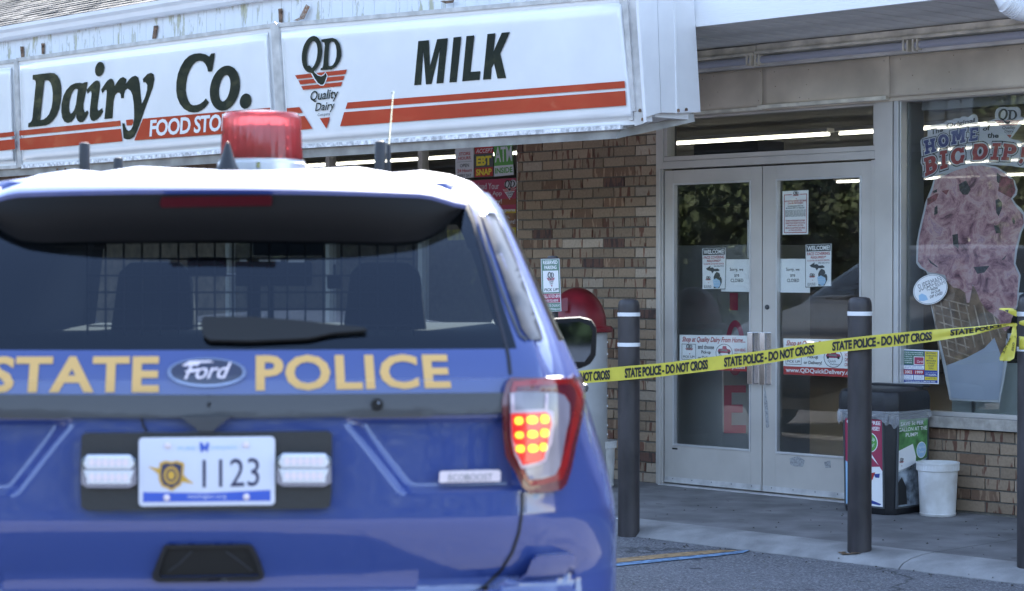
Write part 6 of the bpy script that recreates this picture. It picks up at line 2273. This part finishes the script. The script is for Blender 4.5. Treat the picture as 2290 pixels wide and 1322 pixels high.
def skin(name, pts, m_, off, thick=0.0, step=14, holes=(), mirror=False, parent=None, smooth=True):
    """a patch following the car's skin, outline in photo pixels"""
    v, f = tri_shape([pts], holes, step)
    P = [carpt(x, y, off) for x, y in v]
    f = face_normal_fix(P, f, V((0, -1, 0)))
    objs = []
    for s_ in ((1, -1) if mirror else (1,)):
        Q_ = [V((p.x * s_, p.y, p.z)) for p in P]
        ff = f if s_ == 1 else [tuple(reversed(q)) for q in f]
        me = bpy.data.meshes.new(name)
        if thick:
            n_ = len(Q_)
            B_ = [p + V((0, thick, 0)) for p in Q_]
            ec = {}
            for q in ff:
                for a, b in zip(q, q[1:] + q[:1]):
                    ec[(a, b)] = 1
            bd = [(a, b) for (a, b) in ec if (b, a) not in ec]
            me.from_pydata(Q_ + B_, [], list(ff) + [(b, a, a + n_, b + n_) for a, b in bd])
        else:
            me.from_pydata(Q_, [], ff)
        if smooth:
            me.shade_smooth()
            me.set_sharp_from_angle(angle=math.radians(45))
        o = link(name, me, m_, parent or car)
        objs.append(o)
    return objs


def skinline(name, pts, wpx, m_, off=0.001, mirror=False):
    """thin strip along a pixel polyline"""
    L, R = [], []
    for i, (x, y) in enumerate(pts):
        a = pts[max(i - 1, 0)]; b = pts[min(i + 1, len(pts) - 1)]
        dx, dy = b[0] - a[0], b[1] - a[1]
        l = math.hypot(dx, dy)
        nx, ny = -dy / l * wpx / 2, dx / l * wpx / 2
        L.append((x + nx, y + ny)); R.append((x - nx, y - ny))
    return skin(name, L + R[::-1], m_, off, step=12, mirror=mirror)


# panel gaps of the tailgate
skinline('panel_gap', [(1035, 440), (1060, 500), (1085, 590), (1110, 690), (1132, 775), (1137, 800), (1141, 838)], 8, M['gap'], .002, True)
skinline('panel_gap', [(1167, 1102), (1167, 1140), (1160, 1190), (1145, 1235), (1120, 1275), (1085, 1310), (1050, 1332)], 7, M['gap'], .002, True)
# glass seal line along the lower edge of the rear window
# trim bar across the tailgate
skin('trim_bar', [(462, 886), (560, 885.5), (760, 884), (940, 882.5), (1060, 881.5), (1126, 881), (1126, 924), (1060, 927), (940, 930), (760, 933), (560, 935), (462, 936)], M['trim'], .016, .03, mirror=True)
c = carpt(843, 906, .018)
mb = MB().lathe([(.014, 0), (.014, .006), (.011, .010), (.009, .010), (.009, .006), (.001, .006)], 20)
me = mb.mesh('lock', [M['rubber']], smooth=True); me.transform(Matrix.Translation(c) @ Matrix.Rotation(math.radians(90), 4, 'X'))
link('tailgate_lock', me, None, car)
c = carpt(845, 905, .029)
MB().lathe([(.003, 0), (.001, .003)], 8, (0, 0, 0)).build('lock_glint', M['chrome'], car).location = c
# camera bump under the bar
skin('reversing_camera', [(405, 934), (520, 932), (490, 955), (478, 966), (448, 966), (438, 955)], M['trim'], .03, .04, mirror=False)
skinline('camera_wire', [(318, 936), (322, 952), (330, 966)], 5, M['rubber'], .01)

# lettering and oval badge
prc = Print(lambda x, y, o=0: carpt(x, y, o), V((0, -1, 0)), car, False, off=.0022, step=.0012)
prc.cut = 6
M['gold'].name = 'gold_lettering'
prc.text('STATE', [(-22, 798), (357, 797), (355, 879), (-30, 879)], M['gold'], 0, bold=.03, spacing=1.04)
prc.text('POLICE', [(572, 795), (1000, 793), (1009, 869), (572, 875)], M['gold'], 0, bold=.03, spacing=1.06)
prc.done()
ov = skin('oval_badge', ellipse(463, 835, 88, 32, 40), M['badge_rim'], .008, .01)[0]
pb = Print(lambda x, y, o=0: carpt(x, y, o), V((0, -1, 0)), ov, False, off=.0105, step=.0012)
M['badge_blue'] = mat('badge_navy', (0.008, 0.012, 0.045), .15, coat=1)
pb.poly(ellipse(463, 834, 80, 26.5, 40), M['badge_blue'], 0, step=14)
pb.text('Ford', [(418, 817), (508, 815), (503, 849), (413, 851)], M['lamp_edge'], 1, bold=.012, shear=.3)
pb.poly([(408, 822), (425, 812), (470, 811), (480, 815), (440, 817), (418, 824)], M['lamp_edge'], 1)
pb.poly([(414, 835), (445, 829), (458, 830), (440, 836), (420, 840)], M['lamp_edge'], 2)
pb.done()

# black carrier with number plate and two warning lights
carr = skin('plate_carrier', [(188, 975), (195, 969), (470, 968), (733, 965), (742, 972), (741, 1100), (738, 1132), (728, 1137), (470, 1140), (200, 1141), (187, 1134), (184, 1050)], M['black_plastic'], .028, .04)[0]
yP = (carpt(462, 1050, .032)).y
def cflat(x, y, o=0): return car_at(x, y, yP - .004 - o)
def cslab(name, pts, m_, t, o=0.0, parent=None, bevel=0):
    P = [cflat(x, y, o) for x, y in pts]
    mb = MB(); mb.prism(P, V((0, t, 0)))
    return mb.build(name, m_, parent or car, False, bevel=bevel, smooth=bool(bevel))
def rrect(x0, y0, x1, y1, r, tilt=0.0):
    o = []
    for cx, cy, a0 in ((x1 - r, y0 + r, -90), (x1 - r, y1 - r, 0), (x0 + r, y1 - r, 90), (x0 + r, y0 + r, 180)):
        for k in range(5):
            a = math.radians(a0 + k * 22.5)
            o.append((cx + r * math.cos(a), cy + r * math.sin(a) + tilt * (cx - x0)))
    return o
np_ = cslab('number_plate', rrect(310, 979, 615, 1133, 10, -.010), M['plate'], .003, .004, bevel=.001)
pp = Print(lambda x, y, o=0: cflat(x, y, .004 + o), V((0, -1, 0)), np_, False, off=.001, step=.0008)
pp.text('1123', [(453, 1028), (580, 1024), (580, 1087), (453, 1091)], M['plate_txt'], 0, bold=.0)
pp.poly([(320, 1101), (460, 1103), (605, 1096), (605, 1120), (320, 1123)], M['plate_blue'], 0)
pp.text('michigan.org', [(420, 1106), (506, 1105), (506, 1116), (420, 1117)], M['plate'], 1)
pp.text('PURE MICHIGAN', [(398, 999), (528, 996), (528, 1005), (398, 1008)], M['p_lblue'], 0)
pp.poly([(446, 990), (452, 990), (458, 1000), (462, 990), (468, 990), (464, 1012), (458, 1004), (450, 1013)], M['plate_blue'], 1)
sh_ = [(357, 1035), (370, 1030), (383, 1033), (396, 1030), (412, 1036), (411, 1050), (409, 1070), (404, 1085), (394, 1091), (384, 1098), (374, 1092), (362, 1088), (356, 1075), (354, 1060), (356, 1046)]
pp.poly(sh_, M['plate_gold'], 1)
pp.poly([(384 + (x - 384) * .82, 1064 + (y - 1064) * .84) for x, y in sh_], M['plate_txt'], 2)
pp.poly(ellipse(383, 1063, 17, 20, 20), M['plate_gold'], 3)
pp.poly(ellipse(383, 1063, 12, 14.5, 20), M['plate_txt'], 4); pp.poly(ellipse(383, 1063, 8, 10, 16), M['plate_gold'], 5)
pp.poly([(330, 1043), (356, 1048), (357, 1062), (344, 1052)], M['plate_gold'], 1); pp.poly([(410, 1062), (418, 1070), (434, 1082), (404, 1077)], M['plate_gold'], 1)
pp.done()
for x, y in ((375, 996), (550, 994), (373, 1113), (551, 1111)):
    me = MB().lathe([(.0075, 0), (.0075, .002), (.004, .004), (.001, .004)], 12).mesh('plate_screw', [M['lamp_edge']], smooth=True)
    me.transform(Matrix.Translation(cflat(x, y, .0058)) @ Matrix.Rotation(math.radians(90), 4, 'X'))
    link('plate_screw', me, None, np_)
for x0, x1, y0, y1 in ((184, 302, 1019, 1082), (621, 738, 1016, 1079)):
    wl_ = cslab('warning_light', [(x0 - 3, y0 + 10), (x0 + 12, y0 - 3), (x1 - 12, y0 - 3), (x1 + 3, y0 + 10), (x1 + 3, y1 + 1), (x1 - 12, y1 + 10), (x0 + 12, y1 + 10), (x0 - 3, y1 + 1)], M['badge_rim'], .012, .010, bevel=.002)
    for k, (a, b) in enumerate(((y0, (y0 + y1) / 2 - 1.5), ((y0 + y1) / 2 + 1.5, y1))):
        cslab('led_lens', [(x0 + (3 if k else 10), a), (x1 - (3 if k else 10), a), (x1 - (10 if k else 2), (a + b) / 2 + 4), (x1 - 10, b), (x0 + 10, b), (x0 + (10 if k else 2), (a + b) / 2 + 4)], M['led_white'], .006, .018, parent=wl_, bevel=.0015)
        for j in range(6):
            xx = x0 + 14 + (x1 - x0 - 28) * (j + .5) / 6
            cslab('led_cell', ellipse(xx, (a + b) / 2, 7, 9, 12), M['lamp_edge'], .003, .020, parent=wl_)
# small badge right
bd = skin('small_badge', [(980, 1056), (984, 1053), (1108, 1050), (1113, 1054), (1112, 1076), (1108, 1080), (984, 1083), (979, 1078)], M['lamp_edge'], .026, .02)[0]
pb = Print(lambda x, y, o=0: carpt(x, y, o), V((0, -1, 0)), bd, False, off=.0275, step=.001)
pb.text('ECOBOOST', [(1000, 1060), (1095, 1058), (1095, 1073), (1000, 1075)], M['p_grey'], 0)
pb.done()

# dark opening low in the tailgate with a frame
fr_ = [(366, 1219), (372, 1214), (558, 1213), (566, 1218), (582, 1250), (591, 1280), (588, 1290), (574, 1294), (352, 1297), (343, 1290), (341, 1280), (352, 1252)]
fi_ = [(375, 1222), (556, 1221), (572, 1255), (580, 1283), (360, 1287), (356, 1278), (364, 1250)]
skin('recess_frame', fr_, M['black_plastic'], .012, .02, holes=[fi_])
skin('recess', fi_, M['rubber'], .003, 0)
skinline('recess_rib', [(430, 1230), (405, 1255), (378, 1275)], 4, M['trim'], .006); skinline('recess_rib', [(505, 1230), (540, 1255), (565, 1275)], 4, M['trim'], .006)

# bumper corner
skin('bumper', [(1015, 1345), (1080, 1325), (1130, 1290), (1168, 1262), (1178, 1240), (1190, 1232), (1255, 1229), (1267, 1236), (1270, 1345)], M['blue'], .03, .05, mirror=True)
# light catching moulding under the tail lamp
skin('side_moulding', [(1175, 1108), (1240, 1100), (1253, 1112), (1254, 1132), (1243, 1144), (1175, 1148)], M['blue'], .003, 0, mirror=True)

# tail lamps, right one seen
PLAIN = True
tl_out = [(1126, 862), (1134, 850), (1146, 840), (1200, 836), (1262, 832), (1278, 838), (1288, 862), (1291, 900), (1286, 930), (1274, 985), (1262, 1050), (1252, 1082), (1240, 1095), (1210, 1100), (1176, 1103), (1160, 1088), (1142, 1050), (1124, 1020), (1118, 960), (1117, 900)]
skin('taillight', tl_out, M['lamp_dark'], .022, .05, step=11, mirror=True)
tls = [o for o in car.children if o.name.startswith('taillight')]
def tlskin(name, pts, m_, off, thick=.004, step=11, holes=()):
    v, f = tri_shape([pts], holes, step)
    P = [carpt(x, y, off) for x, y in v]
    f = face_normal_fix(P, f, V((0, -1, 0)))
    for s_, par in zip((1, -1), tls):
        me = bpy.data.meshes.new(name)
        me.from_pydata([V((p.x * s_, p.y, p.z)) for p in P], [], f if s_ == 1 else [tuple(reversed(q)) for q in f])
        me.shade_smooth()
        link(name, me, m_, par)
tlskin('red_lens', [(1136, 872), (1142, 858), (1200, 851), (1262, 848), (1272, 856), (1280, 885), (1277, 925), (1262, 985), (1250, 1045), (1240, 1072), (1200, 1083), (1178, 1086), (1162, 1068), (1148, 1035), (1135, 1010), (1131, 950)], M['lamp_red'], .025)
tlskin('dark_lens', [(1146, 869), (1250, 862), (1262, 872), (1266, 890), (1250, 985), (1235, 1050), (1250, 970), (1254, 905), (1245, 885), (1230, 879), (1148, 879)], M['lamp_dark'], .027)
clear = [(1131, 883), (1150, 880), (1225, 880), (1240, 886), (1251, 905), (1251, 935), (1240, 995), (1233, 1040), (1222, 1062), (1198, 1070), (1172, 1073), (1160, 1045), (1152, 1035), (1142, 1010), (1133, 975)]
tlskin('clear_lens', clear, M['lamp_clear'], .029)
tlskin('clear_bar', [(1133, 884), (1141, 884), (1142, 920), (1134, 920)], M['lens_pink'], .031)
tlskin('clear_bar', [(1203, 883), (1210, 883), (1208, 918), (1201, 918)], M['lens_pink'], .031)
inner = [(1133, 920), (1205, 916), (1218, 922), (1221, 945), (1215, 990), (1204, 1030), (1190, 1040), (1156, 1048), (1142, 1018), (1134, 980)]
tlskin('lens_edge', inner, M['lens_pink'], .031)
tlskin('lit_lens', [(1133, 927), (1203, 923), (1212, 930), (1213, 950), (1207, 990), (1198, 1026), (1186, 1033), (1158, 1040), (1143, 1010), (1135, 975)], M['lamp_lit_red'], .033)
for (x, y, rx, ry) in ((1149, 942, 9, 8.5), (1176, 940, 11, 9), (1200, 938, 8.5, 9.5), (1150, 973, 9, 7.5), (1176, 971, 11, 8.5), (1200, 968, 8.5, 9), (1152, 1003, 9.5, 8.5), (1177, 1002, 11, 9), (1197, 999, 7, 9)):
    rx *= .92; ry *= .94
    tlskin('led_block', [(x - rx, y - ry * .5), (x - rx * .5, y - ry), (x + rx * .5, y - ry), (x + rx, y - ry * .5), (x + rx, y + ry * .5), (x + rx * .5, y + ry), (x - rx * .5, y + ry), (x - rx, y + ry * .5)], M['lamp_amber'], .036, step=None)

PLAIN = False
# spoiler: body-coloured upper lip and black underside
spz = []
def spoiler():
    xs_ = [i * .0281 for i in range(-21, 22)]
    top, lip, low, glassl = [], [], [], []
    for x in xs_:
        a = abs(x)
        yt = .205 + .16 * (a / .62) ** 3
        zt_ = 1.695 - .010 * (a / .6) ** 2 - .02 * sstep(.48, .59, a)
        zl = interp([(0, 1.568), (.30, 1.563), (.42, 1.560), (.485, 1.567), (.535, 1.598), (.57, 1.638), (.59, 1.662)], a)
        top.append(V((x, yt + .22, zt_ + .036)))
        lip.append((V((x, yt + .02, zt_ + .010)), V((x, yt, zt_ - .004)), V((x, yt + .004, zt_ - .014))))
        yy = interp([(1.25, .035), (1.32, .070), (1.36, .100), (1.66, .360), (1.70, .42)], zl)
        low.append(V((x, yy + .012 + .06 * (a / .62) ** 2 - .015, zl)))
    n = len(xs_)
    up, bl = MB(), MB()
    rows = [top, [p[0] for p in lip], [p[1] for p in lip], [p[2] for p in lip]]
    vs_ = [p for r in rows for p in r]
    up.add(vs_, [(j * n + k, j * n + k + 1, (j + 1) * n + k + 1, (j + 1) * n + k) for j in range(3) for k in range(n - 1)])
    me = up.mesh('spoiler_top', [M['blue']], smooth=True)
    o = link('spoiler', me, None, car)
    rows = []
    A_ = [p[2] for p in lip]
    for t in (0, .25, .5, .75, 1):
        rows.append([a + (b - a) * t + V((0, -.02 * math.sin(math.pi * t), 0)) for a, b in zip(A_, low)])
    rows.append([p + V((0, .06, .02)) for p in low])
    bl.add([p for r in rows for p in r], [(j * n + k, j * n + k + 1, (j + 1) * n + k + 1, (j + 1) * n + k) for j in range(len(rows) - 1) for k in range(n - 1)])
    link('spoiler_underside', bl.mesh('spoiler_underside', [M['spoiler_black']], smooth=True), None, o)
    return o, low, A_
spo, lowl, lipl = spoiler()
# high brake light in the underside
mb = MB()
P = []
for (px, py) in ((362, 441), (605, 437), (609, 445), (606, 460), (362, 464), (357, 455)):
    P.append(car_at(px, py, .186 + (py - 437) * .0009))
mb.prism(P, V((0, .01, 0)))
mb.build('high_brake_light', M['brake'], spo)
# roof rail ends / pale trim between spoiler and pillar
skin('rail_end', [(1009, 424), (1022, 420), (1036, 452), (1038, 466), (1024, 458)], M['lamp_edge'], .004, .004, mirror=True)
# quarter window chrome strip
skinline('window_trim', [(1068, 482), (1090, 560), (1120, 650), (1150, 725), (1163, 752), (1178, 762)], 7, M['trim'], .004, True)
# dark side glass with its frame, seen edge-on
skin('side_glass_edge', [(1074, 480), (1104, 478), (1126, 520), (1150, 580), (1178, 660), (1204, 735), (1212, 762), (1184, 763), (1164, 735), (1138, 665), (1108, 575)], M['side_dark'], .005, .006, mirror=True)
# rear wiper
wp = [(450, 728), (456, 716), (560, 716), (690, 726), (745, 733), (815, 740), (820, 746), (745, 752), (690, 764), (560, 770), (470, 768), (456, 758)]
v, f = tri_shape([wp], step=20)
P = [carpt(x, y, .014) for x, y in v]
f = face_normal_fix(P, f, V((0, -1, 0)))
me = bpy.data.meshes.new('rear_wiper'); me.from_pydata(P, [], f)
o = link('rear_wiper', me, M['rubber'], car)
sm = o.modifiers.new('s', 'SOLIDIFY'); sm.thickness = .009; sm.offset = -1

# partition cage inside
yc = 1.75
g = MB()
p0, p1 = car_at(195, 556, yc), car_at(925, 780, yc)
for k in range(19):
    x = p0.x + (p1.x - p0.x) * k / 18
    g.box(x - .0028, x + .0028, yc, yc + .006, p1.z, p0.z + .03)
for k in range(8):
    z = p0.z - (p0.z - p1.z) * k / 6.0 + .02
    g.box(p0.x, p1.x, yc + .006, yc + .012, z - .0028, z + .0028)
g.build('partition_cage', M['cage'], car)
g = MB()
def ibox(x0, y0, x1, y1, yy, t=.04, nm='equipment', m_=None):
    a = car_at(x0, y0, yy); b = car_at(x1, y1, yy)
    return MB().box(min(a.x, b.x), max(a.x, b.x), yy, yy + t, min(a.z, b.z), max(a.z, b.z)).build(nm, m_ or M['seat'], car, bevel=.008)
ibox(526, 584, 696, 640, 2.15, .08, 'gun_lock'); ibox(552, 636, 582, 760, 2.2, .03, 'partition_post'); ibox(598, 636, 612, 760, 2.2, .03, 'partition_post')
ibox(418, 575, 506, 616, 2.0, .03, 'radar_head'); ibox(731, 614, 765, 646, 2.0, .03, 'radar_head'); ibox(745, 590, 752, 616, 2.0, .02, 'radar_arm')
for (x0, x1, y) in ((536, 552, 579.5), (580, 600, 579.5), (601, 628, 579.5), (640, 684, 581.5), (506, 527, 614)):
    ibox(x0, y, x1, y + 3, 2.14, .004, 'light_strip', M['led_white'])
# solid side panels of the cabin behind the dark part of the rear glass
a = car_at(190, 560, 1.2); b = car_at(930, 560, 1.2)
for x0, x1 in ((-.78, a.x - .01), (b.x + .01, .74)):
    pass

# beacon on the roof
bc = car_at(583, 375, 1.22)
zr = bc.z
bo = empty('beacon', (0, 0, 0)); bo.parent = car
bo['label'] = 'red revolving beacon with chrome band'
px_m = F / 5.93
R_ = .119
cx_, cy_ = bc.x - .006, bc.y + R_
me = MB().lathe([(R_ + .009, -.03), (R_ + .009, .016), (R_ + .005, .020), (R_ + .005, .027)], 48, (cx_, cy_, zr)).mesh('band', [M['alu_light']], smooth=True)
link('base_band', me, None, bo)
M['beacon_red'] = None
def beacon_mat():
    m = bpy.data.materials.new('beacon_red_dome')
    m.use_nodes = True
    nt = m.node_tree; nt.nodes.clear()
    o = nt.nodes.new('ShaderNodeOutputMaterial')
    t = nt.nodes.new('ShaderNodeBsdfTransparent'); t.inputs[0].default_value = (1.0, .34, .38, 1)
    d_ = nt.nodes.new('ShaderNodeBsdfTranslucent'); d_.inputs[0].default_value = (1.0, .38, .41, 1)
    m1 = nt.nodes.new('ShaderNodeMixShader'); m1.inputs[0].default_value = .8
    g_ = nt.nodes.new('ShaderNodeBsdfGlossy'); g_.inputs['Roughness'].default_value = .06
    fr = nt.nodes.new('ShaderNodeFresnel'); fr.inputs[0].default_value = 1.5
    m2 = nt.nodes.new('ShaderNodeMixShader')
    nt.links.new(t.outputs[0], m1.inputs[1]); nt.links.new(d_.outputs[0], m1.inputs[2])
    nt.links.new(fr.outputs[0], m2.inputs[0]); nt.links.new(m1.outputs[0], m2.inputs[1]); nt.links.new(g_.outputs[0], m2.inputs[2])
    nt.links.new(m2.outputs[0], o.inputs[0])
    return m
M['beacon_red'] = beacon_mat()
hb = .158
me = MB().lathe([(R_, .027), (R_ * .985, .06), (R_ * .95, hb - .012), (R_ * .93, hb - .003), (R_ * .88, hb + .004), (R_ * .6, hb + .010), (.001, hb + .013)], 96, (cx_, cy_, zr))
for i_, v_ in enumerate(me.v):
    if i_ % 96 % 3 == 0 and v_[2] < zr + hb - .008:
        me.v[i_] = (cx_ + (v_[0] - cx_) * .978, cy_ + (v_[1] - cy_) * .978, v_[2])
me = me.mesh('dome', [M['beacon_red']], smooth=True)
link('red_dome', me, None, bo)
mb = MB()
for k in range(3):
    z = zr + .03 + k * .034
    mb.lathe([(.075, z), (.08, z + .004), (.08, z + .024), (.075, z + .028)], 18, (cx_, cy_, 0))
for k in range(10):
    a = 2 * math.pi * k / 10
    mb.box(cx_ + .082 * math.cos(a) - .004, cx_ + .082 * math.cos(a) + .004, cy_ + .082 * math.sin(a) - .004, cy_ + .082 * math.sin(a) + .004, zr + .03, zr + .13)
mb.build('led_module', M['p_grey'], bo)
MB().box(cx_ - .006, cx_ + .006, cy_ - R_ - .014, cy_ - R_ - .004, zr - .004, zr + .018).build('clamp', M['chrome'], bo, bevel=.002)
# antennas
def ant(px, pyt, pyb, wpx, y, nm='antenna', m_=None, taper=1.0):
    b = car_at(px, pyb, y); t_ = car_at(px, pyt, y)
    r = wpx / 2 * (y + 4.7) / F
    h = t_.z - b.z
    mb = MB().lathe([(r, -.02), (r, h - r * .4), (r * .85 * taper, h - r * .12), (r * .5 * taper, h), (.0005, h)], 20, (b.x, b.y, b.z))
    return mb.build(nm, m_ or M['black_plastic'], car, smooth=True)
ant(189, 319, 392, 24, 1.7); ant(264.5, 352, 388, 21, 2.0); ant(850, 315, 392, 25, 1.9); ant(869, 322, 392, 10, 1.95)
w0 = car_at(869, 330, 1.95); w1 = car_at(879, 210, 1.95)
MB().tube([w0, w0 + (w1 - w0) * .5, w1], .0028, 8, .0018).build('whip_antenna', M['chrome'], car, smooth=True)
MB().lathe([(.004, 0), (.004, .006), (.001, .009)], 10, w1).build('antenna_tip', M['chrome'], car)
# shark-like pyramid antenna
b0 = car_at(509, 384, 1.1)
s_ = 5.83 / F
mb = MB()
mb.lathe([(30 * s_, -.03), (27 * s_, .005), (19 * s_, .022), (12 * s_, .05), (6.5 * s_, .072), (4 * s_, .08), (.001, .083)], 20, b0)
mb.build('pyramid_antenna', M['black_plastic'], car, smooth=True)
# small lamp on the right flank ahead of the tail lamp
h = car_at(1304, 868, 2.6)
MB().lathe([(.001, -.02), (.016, -.012), (.02, 0), (.016, .012), (.001, .02)], 16, h).build('side_marker', M['trim'], car, smooth=True)

# ================================================================== OTHER PARKED CARS (reflected in the shop glass)
def other(src, paint, loc, rz, label):
    o = bpy.data.objects.new('parked_car', None); COL.objects.link(o)
    o.empty_display_size = .1
    tag(o, label, 'car')
    keep = ('body', 'roof_and_pillars', 'rear_window', 'windshield', 'rear_quarter_window', 'rear_door_window', 'front_door_window', 'wheel', 'underbody', 'cabin_floor', 'front_seat', 'dashboard', 'door_mirror', 'mirror_glass', 'mirror_arm', 'grille', 'headlight', 'taillight', 'trim_bar', 'bumper')
    for ch in src.children:
        if ch.name.split('.')[0] in keep:
            c = ch.copy(); COL.objects.link(c); c.parent = o
            for g_ in ch.children:
                if ch.name.split('.')[0] in ('wheel', 'taillight'):
                    d_ = g_.copy(); COL.objects.link(d_); d_.parent = c
            if ch.name.split('.')[0] in ('body', 'roof_and_pillars', 'bumper'):
                c.material_slots[0].link = 'OBJECT'; c.material_slots[0].material = paint
    o.location = loc
    o.rotation_euler = (0, 0, rz)
    return o
other(car, M['black_paint'], (-7.6, 9.6, 0), math.radians(-46), 'black parked SUV facing the shop, seen mirrored in the right door')
other(car, M['red_paint'], (-20, 6.0, 0), math.radians(-50), 'red parked SUV across the lot, seen mirrored in the left door')

# ================================================================== TREES round the lot (lit, seen in the reflections)
M['leaf'] = mat('leaf_green', (0.075, 0.10, 0.035), .7, var=.6, scale=1.2)
M['bark'] = mat('bark', (0.10, 0.075, 0.05), .9, var=.5, scale=8)
def crown_mesh(seed, R, Hh, nl, ls=1.0):
    rn = random.Random(seed)
    vs, fs = [], []
    cl = []
    for k in range(22):
        while True:
            p = V((rn.uniform(-1, 1), rn.uniform(-1, 1), rn.uniform(-1, 1)))
            if p.length < 1: break
        cl.append((V((p.x * R * .75, p.y * R * .75, p.z * Hh * .38)), rn.uniform(.25, .45) * R))
    for i in range(nl):
        c_, r = rn.choice(cl)
        d_ = V((rn.gauss(0, 1), rn.gauss(0, 1), rn.gauss(0, 1))).normalized()
        p = c_ + d_ * r * rn.uniform(.6, 1.05)
        a = V((rn.gauss(0, 1), rn.gauss(0, 1), rn.gauss(0, 1))).normalized(); b = a.cross(d_).normalized()
        s_ = rn.uniform(.12, .26) * ls
        q = len(vs)
        vs += [p - a * s_, p + b * s_ * .6, p + a * s_, p - b * s_ * .6]
        fs.append((q, q + 1, q + 2, q + 3))
    me = bpy.data.meshes.new('crown'); me.from_pydata([tuple(v) for v in vs], [], fs); me.materials.append(M['leaf'])
    return me
crowns = [crown_mesh(s_, 3.2, 7, 1500, 1.35) for s_ in (1, 2, 3, 4)]
fine = [crown_mesh(s_, 3.2, 7, 7000, .62) for s_ in (5, 6, 7)]
def trunk_geo(s_):
    rn = random.Random(s_ * 9)
    mb = MB()
    mb.tube([V((0, 0, -.1)), V((.05, .1, 1.5)), V((.1, 0, 3.4)), V((0, .1, 5.5))], .24, 8, .1)
    for k in range(6):
        a = rn.uniform(0, 6.28); z = rn.uniform(2.2, 4.5)
        mb.tube([V((.05, .05, z)), V((math.cos(a) * 1.0, math.sin(a) * 1.0, z + .9)), V((math.cos(a) * 2.0, math.sin(a) * 2.0, z + 1.6))], .09, 5, .03)
    return mb
rn = random.Random(77)
wood = MB()
k = 0
for row, (r0, r1, step_, zc, smin, smax) in enumerate(((36, 42, 4.0, 5.2, .8, 1.2), (43, 50, 3.6, 5.2, 1.0, 1.4), (51, 58, 3.4, 5.4, 1.3, 1.7), (33, 37, 3.2, 2.2, .75, .95))):
    az = 112.0
    while az < 312:
        a = math.radians(az + rn.uniform(-1, 1)); dist = rn.uniform(r0, r1); sc = rn.uniform(smin, smax)
        Mx = Matrix.Translation((math.cos(a) * dist, math.sin(a) * dist + 5, 0)) @ Matrix.Rotation(rn.uniform(0, 6), 4, 'Z') @ Matrix.Diagonal((sc, sc, sc, 1))
        cm_ = fine[k % 3] if 150 < az < 212 and row in (0, 3) else crowns[k % 4]
        wood.cur = 0
        M2_ = Mx @ Matrix.Translation((0, 0, zc))
        wood.add([M2_ @ v.co for v in cm_.vertices], [tuple(p.vertices) for p in cm_.polygons])
        if row < 3:
            wood.cur = 1
            tg = trunk_geo(k % 3 + 1)
            wood.add([Mx @ V(v) for v in tg.v], tg.f)
        az += step_
        k += 1
me = bpy.data.meshes.new('treeline')
me.from_pydata(wood.v, [], wood.f)
me.materials.append(M['leaf']); me.materials.append(M['bark'])
me.polygons.foreach_set('material_index', wood.mi)
link('treeline', me, label='leafy green wood round the far side of the parking lot', cat='trees', kind='stuff')
